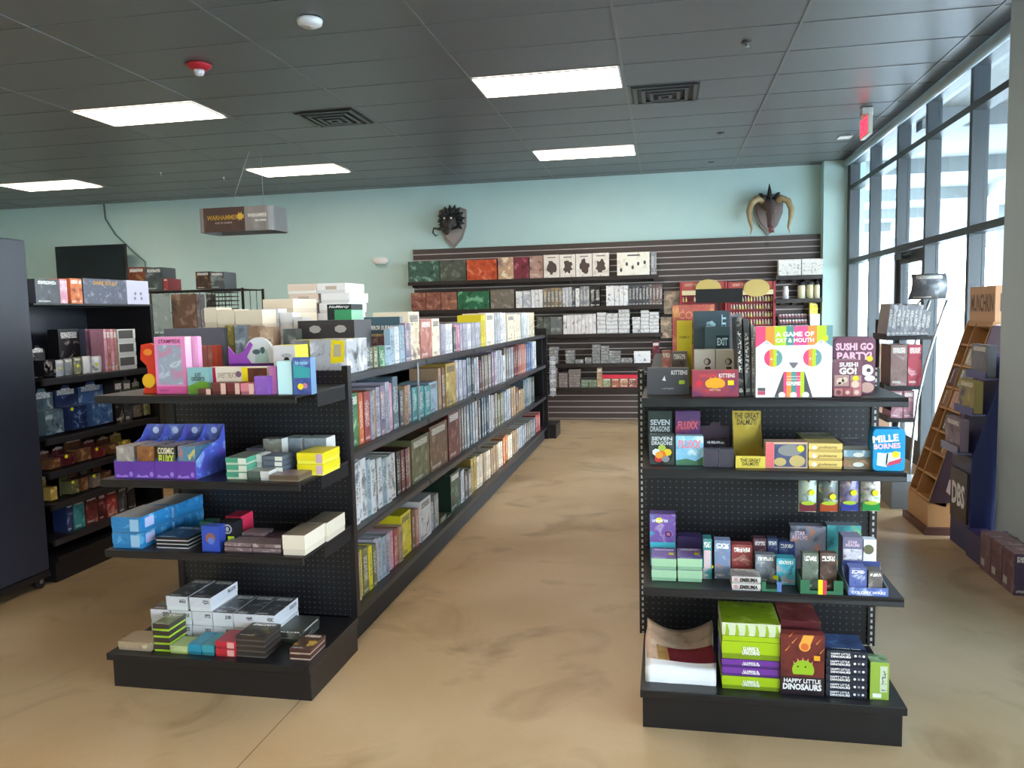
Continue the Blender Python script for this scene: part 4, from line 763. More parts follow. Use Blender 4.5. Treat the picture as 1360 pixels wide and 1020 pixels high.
# happy little dinosaurs
_, w_, h_ = fr(1036.5, 1095, 843, 2.875, BZ)
o = put('board_game_box', 'upright', _, 2.875, BZ+.0006, w_, .05, h_, 'dark red', 'upright game box with green dinosaur under a meteor, HAPPY LITTLE DINOSAURS', 'box', bevel=.001, mats=[flat('dino_dk', '2a2026', .3), flat('dino_side', '3a1c20', .35), flat('dino_top', '7a3430', .35), PAGE, STK])
b = MB(); quad(b, [(-w_*.5, h_*.3), (w_*.5, h_*.3), (w_*.5, h_*.998), (-w_*.5, h_*.998)], 0, y=-.0003); part(b, 'sky_picture', [art(['6e2c28', '8a342c', '54201f'], 'pic')], o)
b = MB(); quad(b, [(w_*.0, h_*.76), (w_*.16, h_*.8), (w_*.26, h_*.99), (w_*.02, h_*.99), (-w_*.06, h_*.85)], 0, y=-.0007); disc(b, w_*.05, h_*.81, w_*.13, 0, y=-.0008); disc(b, w_*.05, h_*.8, w_*.09, 1, y=-.0011)
for q in ((-.4, .72), (-.25, .85), (.3, .85), (.38, .7), (-.32, .95)): quad(b, [(q[0]*w_, q[1]*h_), (q[0]*w_+.004, q[1]*h_), (q[0]*w_+.02, (q[1]+.1)*h_)], 0, y=-.0007)
quad(b, [(w_*.26, h_*.58), (w_*.4, h_*.58), (w_*.4, h_*.66), (w_*.26, h_*.66)], 2, y=-.0007); part(b, 'meteor_print', [flat('meteor', 'f0a840'), flat('meteor_in', 'd86830'), flat('orange_sticker', 'f0a820')], o)
b = MB(); disc(b, w_*.02, h_*.42, w_*.25, 0, y=-.0007, sz=.95, a0=-30, a1=210)
for i in range(5): a = 40+i*26; cx, cz = w_*.02+w_*.24*math.cos(R(a)), h_*.42+w_*.235*math.sin(R(a)); quad(b, [(cx-.004, cz-.002), (cx+.004, cz-.002), (cx+.006*math.cos(R(a)), cz+.012)], 1, y=-.0006)
disc(b, -w_*.1, h_*.47, .0032, 2, y=-.001, n=8); disc(b, w_*.07, h_*.47, .0032, 2, y=-.001, n=8); part(b, 'dinosaur_print', [flat('dino_green', '9ac020'), flat('dino_spike', 'e09070'), INKK], o)
text(o, 'HAPPY LITTLE', w_*.84, h_*.07, 0, h_*.235, -.001, INKW, bold=.06); text(o, 'DINOSAURS', w_*.88, h_*.105, 0, h_*.135, -.001, INKW, bold=.09)
for k in range(7):
    z0 = BZ+.0008+k*.0345; _, w2, h2 = fr(1036.5, 1092, 843, 2.95, BZ)
    put('board_game_box', 'flat', _+.002*math.sin(k*2), 2.96, z0, w2-.006, .2, .0335, 'maroon', '%s dark red game box from the bottom, stacked behind the upright dinosaur box' % ORD[k], 'box', group='dark red stack', mode='spine', mats=[flat('dr1', '5a2428', .3), flat('dr2', '4a1c20', .3), art(['7a3a38', '5a2428', 'b06858'], 'pic'), PAGE, STK])
_, w_, h_ = fr(1097, 1152, 866, 2.875, BZ); hh = h_/6
for k in range(6):
    o = put('board_game_box', 'flat', _+.0015*math.sin(k*3), 2.875, BZ+.0008+k*hh, w_, .16, hh-.0008, 'dark grey', '%s navy box from the bottom in the stack of six reading HAPPY LITTLE DINOSAURS' % ORD[k], 'box', group='navy dinosaur boxes', bevel=.001, mats=[flat('nv1', '262a38', .3), flat('nv2', '1e2230', .3), art(['34486c', '5070a0', '2a3450'], 'pic', scale=20), PAGE, STK])
    text(o, 'HAPPY LITTLE', w_*.46, hh*.27, -w_*.16, hh*.68, -.0008, INKW, bold=.06); text(o, 'DINOSAURS', w_*.48, hh*.3, -w_*.15, hh*.32, -.0008, INKW, bold=.09)
    b = MB()
    for i in range(3): disc(b, w_*(.2+i*.1), hh*.5, w_*.032, i % 2, n=10)
    part(b, 'round_icons', [INKW, flat('icon_grey', '9a9aa8')], o)
    if k == 5: b = MB(); b.box(-w_*.48, w_*.48, .002, .03, hh-.0006, hh+.0001, 0); b.build('lid_title_band', art(['1e2230', '1e2230', '1e2230'], 'cover'), o)
o = F1('card_game_box', 'carton', 1155.5, 1181, 880, 2.88, BZ, .07, 'lime', 'small green box with white back text at the end of lowest shelf', mats=[flat('sg1', '9ab848', .35), flat('sg2', '5a7a30', .35), art(['7a9a6a', 'c8d8c0', '4a6a40'], 'pic', scale=30), PAGE, STK]); _, w_, h_ = fr(1155.5, 1181, 880, 2.88, BZ)
b = MB(); quad(b, [(w_*.02, h_*.2), (w_*.4, h_*.2), (w_*.4, h_*.9), (w_*.02, h_*.9)], 0); quad(b, [(-w_*.35, h_*.05), (w_*.1, h_*.05), (w_*.1, h_*.16), (-w_*.35, h_*.16)], 1, y=-.0008); part(b, 'back_text_panel', [art(['d0dcc0', '8a9a78', 'f0f4e8'], 'spine', ink='3a4a30'), INKW], o)
# ------------------------------------------------------------------ goods on the other end shelf (pink and purple packages)
L1, L2, L3 = 1.25, .90, .60
def M5(a, b_=None, c=None, mode='pic', **k):
    cols = a if isinstance(a, (list, tuple)) else [a]
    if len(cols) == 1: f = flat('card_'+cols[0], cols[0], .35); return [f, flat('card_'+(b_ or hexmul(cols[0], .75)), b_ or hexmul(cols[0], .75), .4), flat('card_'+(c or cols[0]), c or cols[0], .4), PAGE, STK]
    return [art(list(cols), mode, **k), flat('card_'+(b_ or cols[0]), b_ or cols[0], .4), flat('card_'+(c or cols[0]), c or cols[0], .4), PAGE, STK]
t_, w_, h_ = fr(188, 208, 456, 2.95, L1)
t = thing('toy_package', 'red and orange shaped toy card beside the pink boxes', 'toy package', (t_, 2.95, L1+.0006))
b = MB(); b.prism([(-w_*.5, 0), (w_*.5, 0), (w_*.42, h_*.45), (w_*.2, h_*.5), (w_*.5, h_*.6), (w_*.5, h_*.95), (w_*.1, h), (-w_*.45, h_*.97), (-w_*.5, h_*.7), (-w_*.3, h_*.5)] if False else [(-w_*.5, 0), (w_*.5, 0), (w_*.45, h_*.5), (w_*.5, h_*.95), (w_*.1, h_), (-w_*.45, h_*.97), (-w_*.55, h_*.68), (-w_*.15, h_*.55), (-w_*.1, h_*.42)], 0, .02, 0); b.build('backing_card', flat('toy_red', 'd83a20', .35), t)
b = MB(); disc(b, 0, h_*.25, w_*.42, 0, y=-.008); b.build('round_window', flat('toy_yellow', 'f0b820', .3), t)
b = MB(); disc(b, 0, h_*.82, w_*.28, 0, y=-.004, sz=.7); b.build('orange_print', flat('toy_orange', 'f09030', .3), t)
PK = M5('e48ac0', 'f0b8dc', 'f4c8e4')
o = F1('board_game_box', 'upright', 206, 247.5, 447.5, 2.92, L1, .045, 'pink', 'pink game box with sea-grey picture, in front of two pink spines', mats=PK, bevel=.001)
_, w_, h_ = fr(206, 247.5, 447.5, 2.92, L1)
b = MB(); quad(b, [(-w_*.4, h_*.16), (w_*.36, h_*.16), (w_*.36, h_*.86), (-w_*.4, h_*.86)], 0); quad(b, [(-w_*.49, .001), (w_*.49, .001), (w_*.49, h_*.13), (-w_*.49, h_*.13)], 1, y=-.0004); b.build('cover_picture', [art(['9aa4b8', 'd8709c', 'c8d0dc'], 'pic', scale=22), flat('deep_pink', 'd85a98', .35)], o)
text(o, 'unicorn', w_*.3, h_*.04, -w_*.25, h_*.065, -.0008, flat('plum_ink', '7a2c5a')); text(o, 'STAMPEDE', w_*.7, h_*.07, 0, h_*.92, -.0008, flat('plum_ink', '7a2c5a'))
for k, (x0, x1) in enumerate(((246.5, 254.5), (255.5, 264))): F1('board_game_box', 'spine', x0, x1, 447, 2.99, L1, .03, 'pink', ['pale pink spine right beside the pink cover', 'pale pink spine farther from the pink cover'][k], mats=M5('f0b0d8', 'e8a0cc', 'f8d0e8'), group='pink spines')
o = F1('card_game_box', 'upright', 249, 278, 488.5, 2.905, L1, .03, 'green', 'small box with sky and green hill picture reading JUST DESSERTS', mats=M5('8ab8c0', '6a9aa0'))
_, w_, h_ = fr(249, 278, 488.5, 2.905, L1); b = MB(); quad(b, [(-w_*.49, .001), (w_*.49, .001), (w_*.49, h_*.45), (w_*.1, h_*.5), (-w_*.49, h_*.3)], 0); part(b, 'hill_print', [flat('hill_lime', '6a9a30')], o); text(o, 'JUST\nDESSERTS', w_*.6, h_*.3, 0, h_*.65, -.0009, INKK, bold=.05)
o = F1('board_game_box', 'upright', 279, 356, 487.5, 2.94, L1, .05, 'cream', 'long cream box with crimson end and a brown window', mats=M5('e4d8c8', 'c8b8a8', 'f0e4d8'))
_, w_, h_ = fr(279, 356, 487.5, 2.94, L1)
b = MB(); quad(b, [(-w_*.499, .001), (-w_*.38, .001), (-w_*.4, h_*.99), (-w_*.499, h_*.99)], 0); part(b, 'crimson_end', [flat('crimson', 'b8203c')], o); b = MB(); quad(b, [(w_*.06, h_*.4), (w_*.16, h_*.4), (w_*.16, h_*.99), (w_*.06, h_*.99)], 1); quad(b, [(w_*.16, h_*.1), (w_*.49, h_*.1), (w_*.49, h_*.95), (w_*.16, h_*.95)], 2); part(b, 'printed_window', [flat('crimson', 'b8203c'), YEL, art(['6a3828', '8a2c20', '4a241c'], 'pic')], o); b = MB(); disc(b, -.0, h_*.72, h_*.12, 3); part(b, 'plum_seal', [flat('crimson', 'b8203c'), YEL, art(['6a3828', '8a2c20', '4a241c'], 'pic'), flat('dull_plum', '7a5a70')], o)
text(o, 'SWEET TREATS', w_*.32, h_*.2, -w_*.2, h_*.68, -.0009, flat('sweet_ink', 'a89078'))
for k, (x0, x1, yt, c, lab) in enumerate(((263, 280.5, 516.5, '5a3430', 'lowest small brown candy box beside the green card box'), (281.5, 300.5, 508.5, '6a3430', 'dark brown candy box with pale end, first of the pair'), (301, 319, 508.5, '6e2c30', 'wine brown candy box with pale end, second of the pair'), (319.5, 337.5, 509.5, 'd88090', 'rose candy box beside the violet box'))):
    o = F1('candy_box', 'flat', x0, x1, yt, 2.872, L1, .06, 'brown', lab, mats=M5(c), group='small candy boxes'); _, w_, h_ = fr(x0, x1, yt, 2.872, L1); b = MB(); quad(b, [(w_*.12, h_*.05), (w_*.46, h_*.05), (w_*.46, h_*.95), (w_*.12, h_*.95)], 0); part(b, 'end_label', [flat('pale_rose', 'd8b4a8')], o)
F1('candy_box', 'upright', 338, 357, 500, 2.873, L1, .05, 'purple', 'violet box beside the small candy boxes', mats=M5(['8a5ab8', '6a3c98', 'b080d0']))
F1('card_game_box', 'upright', 358, 368, 487, 2.9, L1, .04, 'pink', 'orchid pink narrow box beside the white cube', mats=M5('c878b8'))
# unicorn display
t_, w_, h_ = fr(305, 367, 459, 3.09, L1)
t = thing('counter_display', 'white arched unicorn display with purple tail piece on top shelf', 'display box', (t_, 3.09, L1+.0006))
b = MB(); b.box(-w_/2, w_/2, 0, .15, 0, h_*.6); b.build('tray', flat('violet_tray', '7a3a9c', .35), t)
zt = P(346, 448, 1, 3.1)[2]-L1; cx = P(347, 470, 1, 3.1)[0]-t_; r = (P(366, 460, 1, 3.1)[0]-P(329, 460, 1, 3.1)[0])/2
b = MB(); pts = [(cx-r, h_*.6)]+[(cx+r*math.cos(R(a)), zt-r+r*math.sin(R(a))) for a in range(180, -1, -15)]+[(cx+r, h_*.6)]; b.prism(pts[::-1], -.012, .003, 0); b.build('arched_header', flat('pearl_white', 'd4d8dc', .35), t)
b = MB(); quad(b, [(cx-r*.3, h_*.61), (cx+r*.75, h_*.61), (cx+r*.6, h_*.9), (cx+r*.1, zt-r*.7), (cx-r*.2, h_*.9)], 0, y=-.0128); disc(b, cx-r*.15, zt-r*.95, r*.28, 1, y=-.0134, sz=.6); disc(b, cx+r*.3, zt-r*.85, r*.16, 1, y=-.0136, sz=1.4)
for q in b.v: pass
b.build('unicorn_print', [flat('pale_aqua', 'a8c4c0'), flat('mane_dark', '4a6068')], t)
b = MB(); xl = P(305, 470, 1, 3.08)[0]-t_; xr = P(334, 470, 1, 3.08)[0]-t_; ww = xr-xl; b.prism([(xl, h_*.6), (xr, h_*.6), (xr-ww*.2, h_*.75), (xr+ww*.1, h_*1.02), (xr+ww*.0, h_*1.08), (xr-ww*.35, h_*.85), (xl+ww*.3, h_*.8), (xl, h_*.98)], -.02, -.0125, 0); b.build('tail_cutout', flat('violet_cut', '9a4ab8', .35), t)
o = F1('card_game_box', 'carton', 364, 393, 459, 3.0, L1, .12, 'white', 'pearl white box with yellow lid and dark eye print', mats=M5('d4d0d4', 'd8d820', 'e0dc40')); _, w_, h_ = fr(364, 393, 459, 3.0, L1); b = MB(); disc(b, w_*.1, h_*.68, w_*.13, 0); disc(b, w_*.1, h_*.78, w_*.25, 1, y=-.0003, sz=.4); part(b, 'eye_print', [INKK, flat('silver_print', 'a8a8ac')], o)
F1('card_game_box', 'carton', 368.5, 388, 480, 2.88, L1, .07, 'pale blue', 'glossy white and cyan box beside the orchid box', mats=M5('c8f0f8', '78c8e8'))
o = F1('card_game_box', 'upright', 389, 413, 475, 2.87, L1, .05, 'teal', 'teal box with violet base and yellow fruit print at the shelf end', mats=M5(['4a5aa0', '38447c', '6a80c0'], '6a90b8')); _, w_, h_ = fr(389, 413, 475, 2.87, L1)
b = MB(); quad(b, [(-w_*.45, h_*.45), (w_*.45, h_*.45), (w_*.45, h_*.72), (-w_*.45, h_*.8)], 0); disc(b, -w_*.1, h_*.22, w_*.16, 1); disc(b, w_*.15, h_*.24, w_*.14, 2, y=-.0005); part(b, 'fruit_print', [flat('sea_teal', '3aa0a8'), YEL, flat('fruit_pink', 'c880a0')], o); text(o, 'fish market', w_*.7, h_*.1, 0, h_*.86, -.0008, flat('cyan_ink', 'a8e8f0'))
# four purple displays on the middle shelf
PU = flat('violet_display', '5e369a', .32); PU2 = flat('violet_display_side', '5a64b8', .35)
PM = [art(['7a50a8', '6a9a60', 'd0b060'], 'cover', scale=20), None]
for k in range(4):
    x0 = 152+k*27.2; xb = 183.5+k*27
    _, w, h = fr(x0, x0+26.6, 613, 2.88, L2)
    t = thing('counter_display', 'purple open display with moon header, %s of four counted from the pegboard edge' % ORD[k], 'display box', (_, 2.88, L2+.0006), 0, 'purple moon displays')
    b = MB(); b.box(-w/2, w/2, 0, .002, 0, h, {'f': 0, '*': 1}); b.build('tray_front', [PU, PU2], t)
    H_ = fr(xb, xb+26, 563, 3.11, L2)[2]; Mx = Matrix(((0, 1, 0, 0), (1, 0, 0, 0), (0, 0, 1, 0), (0, 0, 0, 1)))
    for s in (-1, 1):
        b = MB(); xa, xb2 = sorted((s*w/2, s*(w/2-.0018))); b.prism([(.0021, 0), (.228, 0), (.228, H_), (.18, H_*.72), (.06, h*1.5), (.0021, h)], xa, xb2, 0, 0, M=Mx); b.build('tray_side', art(['4a58b8', '6a48a8', '8aa8e0'], 'pic', scale=20), t)
    b = MB(); b.box(-w/2+.002, w/2-.002, .2282, .2302, 0, H_, {'f': 0, '*': 1}); hd = b.build('header_card', [art(['5a68b0', '4a3c90', '8a98d0'], 'pic', scale=16), PU], t)
    b = MB(); b.prism([(w*.16*math.cos(R(a))-.005, H_*.86+w*.16*math.sin(R(a))) for a in range(0, 360, 24)], .2274, .228, 0); b.build('moon_print', flat('moon_white', 'c8d0ec', .4), hd)
    b = MB(); quad(b, [(-w*.45, h*.06), (w*.2, h*.06), (w*.1, h*.22), (-w*.2, h*.14), (-w*.35, h*.26)], 0); disc(b, w*.32, h*.25, w*.09, 0, sz=1.3); b.build('wave_print', flat('lilac_print', '9a78d0'), t)
    hp = fr(x0+3, x0+25, 588+2, 2.95, L2)[2]
    cs, ti, nm = ((('9a9490', '7a7470', 'c8c4b8'), '', 'grey-beige'), (('8a5a34', '5a3820', 'b88a50'), '', 'brown'), (('4a4a44', '2c3030', '70705c'), 'COSMIC\nFLUXX', 'charcoal'), (('5080a0', 'c86838', 'e0c850'), '', 'rainbow'))[k]
    for j in range(4):
        bb, _m = goods('carton', w*.86, .045, hp-.002*j, 'grey', mats=[0])
        o = bb.build('card_deck', M5(cs, hexmul(cs[0], .8), 'a8a0a0', scale=24), None, (_, 2.89+.05*j, L2+.0015))
        tag(o, '%s card deck, %s row back inside the %s purple display' % (nm, ORD[j], ORD[k]), 'card deck', 'decks in purple displays')
        if ti and j == 0: text(o, 'COSMIC', w*.8, hp*.2, 0, hp*.86, -.0008, flat('cream_ink', 'e0dcc0'), bold=.06); text(o, 'FLUXX', w*.76, hp*.26, 0, hp*.6, -.0008, flat('lime_ink', 'c8d840'), 'subtitle_lettering', bold=.08, slant=.15)
def lying(x0, x1, yt, n, Y, z, d, mats, labels, cat='box', group=None, name='card_game_box', z0=0, bevel=0, endlab=None, side=None):
    _, w, h = fr(x0, x1, yt, Y, z); hh = (h-z0)/n; out = []
    for k in range(n):
        o = put(name, 'flat', _+.0012*math.sin(k*2.3), Y, z+z0+.0008+k*hh, w-.001, d, hh-.0008, 'grey', labels[k] if isinstance(labels, (list, tuple)) else labels % ORD[k], cat, group=group, mats=mats, bevel=bevel)
        if endlab: b = MB(); a, c_, m_ = endlab; quad(b, [(w*a, hh*.12), (w*c_, hh*.12), (w*c_, hh*.88), (w*a, hh*.88)], 0, y=-.0005); part(b, 'end_label', [m_], o)
        out.append(o)
    return out
PL = flat('pale_label', 'd4d8cc', .4)
lying(300, 328, 608, 3, 2.9, L2, .15, M5('4a9a7c', 'b8c8b0', '8a9088'), '%s green lying box from the bottom, beside the purple displays', group='green lying boxes', endlab=(.1, .49, PL))
lying(329, 345, 626, 1, 2.885, L2, .08, M5('4c5a54', '3c4844', 'b0b4ac'), ['dark green card pack lying flat before the white pack'])
lying(345.5, 357.5, 626, 1, 2.885, L2, .08, M5('c8c8c8', 'b0b0b0', 'a8a8a4'), ['small white-ended pack lying beside the dark green pack'])
lying(327, 349, 596, 2, 3.08, L2, .1, M5('50505c', '40404c', '70707a'), '%s slate lying box from the bottom, behind the green stack', group='slate lying boxes')
lying(338.5, 348, 604, 2, 2.98, L2, .08, M5('e4e4e4', 'c8c8c8', 'f0f0f0'), '%s white-ended lying box from the bottom, beside green stack', group='white ended boxes')
lying(349, 375.5, 606, 4, 2.95, L2, .1, M5('5a6270', '484e5c', '6a7688'), '%s blue-grey lying pack from the bottom, beside the yellow boxes', group='blue-grey packs', endlab=(.12, .48, PL))
F1('card_game_box', 'upright', 350, 375, 583, 3.1, L2, .06, 'olive', 'beige and grey clear-topped box behind the blue-grey packs', mats=M5(['7a786c', '5a5c60', '9a9a90'], 'c8c8c4'))
lying(358, 397, 631.5, 1, 2.875, L2, .12, M5('5c4c3c', '7a6a58', '8a7a80'), ['flat brown box under the yellow boxes'])
YB = M5('e8d820', 'f0e850', 'd8c818'); ps = fr(377, 413, 604.5, 2.885, L2)
for k in range(2):
    hh = (ps[2]-.012)/2; o = put('card_game_box', 'flat', ps[0]+.012, 2.885+.0, L2+.0135+k*hh, ps[1], .16, hh-.0008, 'yellow', ['lower yellow box resting on the flat brown box', 'upper yellow box resting on the lower yellow one'][k], 'box', mats=YB, group='yellow lying boxes') if False else put('card_game_box', 'flat', ps[0], 3.0-.0, L2+.0008+k*hh, ps[1], .17, hh-.0008, 'yellow', ['lower bright yellow box lying before the clear white boxes', 'upper bright yellow box lying before the clear white boxes'][k], 'box', mats=YB, group='yellow lying boxes')
    b = MB(); quad(b, [(ps[1]*.22, hh*.1), (ps[1]*.46, hh*.1), (ps[1]*.46, hh*.9), (ps[1]*.22, hh*.9)], 0); part(b, 'end_label', [flat('lilac_label', 'c8a8b8')], o)
for k, (x0, x1) in enumerate(((377, 402.5), (404, 436))):
    F1('card_game_box', 'upright', x0, x1-2, 582, 3.19, L2, .1, 'pale grey', ['clear white-edged grey box behind the yellow boxes, beside beige one', 'clear white-edged grey box behind the yellow boxes, at the shelf end'][k], mats=M5(['8a949c', '70787e', 'a8b0b4'], 'dcdcdc', 'b0b8b8'), bevel=.001, group='clear white-edged boxes')
# lower shelf
BLU = M5(['2a7cb8', '1c5c98', '68b0dc'], '2878b4', '8a9298', scale=22)
for j, (Y, xx) in enumerate(((2.875, (148.5, 187)), (3.10, (159, 197)))):
    _, w, h = fr(148.5, 187, 687, 2.875, L3); hh = h/2
    for k in range(2):
        o = put('card_game_box', 'flat', _+j*.012, Y, L3+.0008+k*hh, w, .215, hh-.001, 'blue', ('lower', 'upper')[k]+(' long blue box lying at the shelf corner, in front', ' long blue box lying behind the front blue pair')[j], 'box', group='long blue boxes', mats=BLU, bevel=.001)
        b = MB(); quad(b, [(w*.14, hh*.1), (w*.44, hh*.1), (w*.44, hh*.85), (w*.14, hh*.85)], 0); part(b, 'printed_label', [flat('sky_label', '90b8d8')], o)
        if j == 0: b = MB(); b.box(w/2-.0001, w/2+.0005, .03, .09, hh*.25, hh*.85, 0); part(b, 'side_label', [flat('lavender_label', 'b0b8e0')], o)
lying(207, 250, 714, 3, 2.9, L3, .17, [flat('bw1', '1c1c20', .35), flat('bw2', 'c8c8cc', .35), art(['28282c', '18181c', '707078'], 'cover'), PAGE, STK], '%s black booklet box from the bottom, beside the blue boxes', group='black booklet boxes', name='booklet_box')
o = F1('card_game_box', 'carton', 268, 291, 699, 2.88, L3, .05, 'blue', 'small royal blue box with orange print', mats=M5('2c4cb0', '283c90', '4a68c0')); _, w_, h_ = fr(268, 291, 699, 2.88, L3); b = MB(); disc(b, 0, h_*.52, w_*.3, 0, n=7); disc(b, .003, h_*.42, w_*.2, 1, y=-.001, n=6); part(b, 'orange_print', [flat('dull_orange', '8a5a50'), flat('sky_bit', '5a78c8')], o)
F1('card_game_box', 'carton', 266, 283, 693, 3.0, L3, .06, 'green', 'green box behind the royal blue box', mats=M5('2c6a50'))
o = F1('card_game_box', 'carton', 292, 313, 693.5, 2.94, L3, .06, 'black', 'black box with silver ring emblem and yellow sticker', mats=M5('141418', '1c1c20', '2c2c30')); _, w_, h_ = fr(292, 313, 693.5, 2.94, L3); b = MB(); disc(b, 0, h_*.72, w_*.28, 0); disc(b, 0, h_*.72, w_*.2, 1, y=-.001); disc(b, 0, h_*.72, w_*.1, 0, y=-.0013, sz=1.4); quad(b, [(0, h_*.22), (w_*.4, h_*.22), (w_*.4, h_*.44), (0, h_*.44)], 2); part(b, 'ring_emblem', [flat('silver_ring', 'b0b4b8'), INKK, flat('lime_sticker', 'b8d820')], o)
F1('card_game_box', 'carton', 300, 321, 686, 3.05, L3, .1, 'red', 'crimson box behind the black emblem box', mats=M5('b01c3c', 'c83050', 'a82040'))
gp = M5(['7c686c', '54484c', 'b8a8a8'], '4a3c40', '8a7c80', scale=30)
lying(298, 334, 721, 2, 2.88, L3, .09, gp, '%s taupe patterned box from the bottom, beside the black emblem box', group='taupe patterned boxes'); lying(335.5, 373, 723, 2, 2.88, L3, .09, gp, '%s taupe patterned box from the bottom, beside the white long box', group='taupe patterned boxes')
lying(322, 352, 708, 3, 2.99, L3, .08, gp, '%s taupe patterned box from the bottom in the rear pile', group='taupe patterned boxes'); lying(354, 376, 712, 2, 2.99, L3, .08, M5('54404c'), '%s plum lying box from the bottom in the rear pile', group='plum lying boxes')
for j in range(2): lying(375-0, 405-0, 711, 1, 2.87, L3, .19, M5('dcd4c4', 'd0c8b8', '8a8070'), ['long ivory box lying at the shelf end, in front'], bevel=.001) if j == 0 else put('card_game_box', 'flat', fr(375, 405, 711, 2.87, L3)[0]+.008, 3.066, L3+.0008, fr(375, 405, 711, 2.87, L3)[1], .19, fr(375, 405, 711, 2.87, L3)[2]*.98, 'cream', 'long ivory box lying at the shelf end, behind', 'box', mats=M5('dcd4c4', 'd0c8b8', '6a6458'), bevel=.001)
# bottom deck: two and a half layers of white boxes
WB = [art(['d0d2da', '50525a', 'd0d2da'], 'label', ink='50525a'), flat('wb_side', 'd8dae0', .35), art(['54565a', '2c2e32', 'a8aab0'], 'cover', scale=22), PAGE, STK]
_, w6, h6 = fr(200.5, 226, 809.5, 3.02, BZ); hh = h6/2
for k in range(2):
    for i in range(6):
        xc = fr(200.5+i*27.6, 227+i*27.6, 809.5, 3.02, BZ)[0]
        put('token_box', 'flat', xc, 3.02, BZ+.0008+k*hh, w6, .22, hh-.0008, 'white', '%s white box counted from the open side, %s layer of the white stack' % (ORD[i], ('bottom', 'second')[k]), 'box', group='white token boxes', mats=WB)
for i in range(2): put('token_box', 'flat', fr(223+i*31, 250+i*31, 809.5, 3.02, BZ)[0], 3.02, BZ+.0012+2*hh, w6*1.08, .22, hh-.0008, 'white', ['first white box of the two on top of the white stack', 'second white box of the two on top of the white stack'][i], 'box', group='white token boxes', mats=WB)
lying(368, 402, 838, 1, 3.04, BZ, .17, M5(['3c3e38', '282a26', '787a70'], '484a44', '50524a', mode='cover'), ['dark olive flat box lying beside the white box stack'])
lying(203.5, 225, 829, 4, 2.88, BZ, .12, [flat('gb1', '3c3430', .35), flat('gb2', 'a0c830', .35), art(['6a7a4a', '3a3c30', 'b0b8a0'], 'cover'), PAGE, STK], '%s brown box with lime side from the bottom, in the short stack', group='brown and lime boxes')
lying(157, 200, 853, 1, 2.87, BZ, .12, M5(['a89478', '8a6a70', 'd0c8a8'], '9a8a78', scale=30), ['beige patterned box lying at the deck corner'])
lying(163, 200, 850, 1, 3.0, BZ, .01, M5('b8a868'), ['straw coloured flat pack behind the corner box'])
lying(225.8, 249, 858, 1, 2.87, BZ, .1, M5(['b8c890', '8a9a50', 'e0e4c8'], '98a860'), ['pale lime box lying beside the brown and lime stack'])
for k, (x0, x1, yt, c, lab) in enumerate(((250, 267, 856, '2a90b0', 'cyan box lying low between lime and red boxes'), (268, 284, 857, '3a9aa8', 'teal-labelled box lying next to the cyan one'))): lying(x0, x1, yt, 1, 2.87, BZ, .13, M5(c), [lab])
lying(286, 312, 852, 2, 2.87, BZ, .12, M5('c02c3c', 'a02430', 'b84450'), '%s red lying box from the deck, beside the dark stack', group='red lying boxes', endlab=(.1, .45, flat('rose_label', 'e0a8a0')))
lying(313.5, 352, 845, 4, 2.88, BZ, .14, [flat('dk1', '342c28', .35), flat('dk2', '585450', .35), art(['3c3630', '2c2824', '8a8038'], 'cover'), PAGE, STK], '%s dark lying box from the deck, beside the red pair', group='dark lying boxes')
lying(345, 366, 848, 1, 3.04-.0, BZ, .01, M5(['4a5a3c', '2c3a28', '90a070']), ['mossy green flat pack behind the dark lying boxes'])
lying(384, 412, 862, 2, 2.885, BZ, .15, [flat('bb1', '4a302c', .35), flat('bb2', 'c0a898', .35), art(['5c483c', '3a2c28', 'd0b058'], 'cover', scale=25), PAGE, STK], '%s brown game box from the deck at the deck end', group='brown boxes at the deck end', bevel=.001)
# ------------------------------------------------------------------ goods on top of the long unit, near end
GT = 1.285
b_ = None
o = F1('board_game_box', 'upright', 412, 460.5, 451, 3.47, GT, .26, 'white', 'white box with bold black shapes at the end of the long unit', mats=[art(['b8bac0', '34343a', 'f0f0f2'], 'pic', scale=13), art(['b8bac0', '34343a', 'f0f0f2'], 'pic', scale=13), flat('whtop', 'b0a890'), PAGE, STK]); _, w_, h_ = fr(412, 460.5, 451, 3.47, GT)
b = MB(); quad(b, [(w_*.05, h_*.3), (w_*.42, h_*.34), (w_*.46, h_*.95), (w_*.1, h_*.99)], 0); quad(b, [(w_*.14, h_*.5), (w_*.34, h_*.5), (w_*.36, h_*.85), (w_*.16, h_*.85)], 1, y=-.0009); part(b, 'yellow_badge', [YEL, flat('badge_tan', 'c0b098')], o)
F1('board_game_box', 'upright', 386, 410, 452, 3.50, GT, .2, 'grey', 'grey box with dark arch print beside the bold black and white one', mats=M5(['8c8c94', '5a5a62', 'c8c8d0'], 'c8c820', 'd0d040'))
o = put('board_game_box', 'flat', fr(408, 456, 440, 3.80, GT)[0]-.0, 3.82, GT+.0008, .31, .24, .25, 'dark grey', 'dark box with pale gauntlet prints under the green boxed game', 'box', mats=[flat('dkb', '3a3638', .35), flat('dkb2', '84848c', .35), flat('dkb3', '8a8a8a'), PAGE, STK])
for s in (-1, 1): b = MB(); disc(b, s*.07+.01, .205, .026, 0, n=7, sx=1.3, sz=.8); part(b, 'gauntlet_print', [flat('pale_print', 'b0a8a4')], o)
_, w_, h_ = fr(436, 468, 404, 3.86, GT)
zb = GT+.2516; o = put('board_game_box', 'upright', _, 3.86, zb, w_, .16, GT+h_-zb, 'green', 'black-topped green game box with white script, above the dark box', 'box', bevel=.001, mats=[flat('grn_card', '3c9464', .3), flat('grn_side', '8ac4a4', .35), flat('grn_top', '202824'), PAGE, STK])
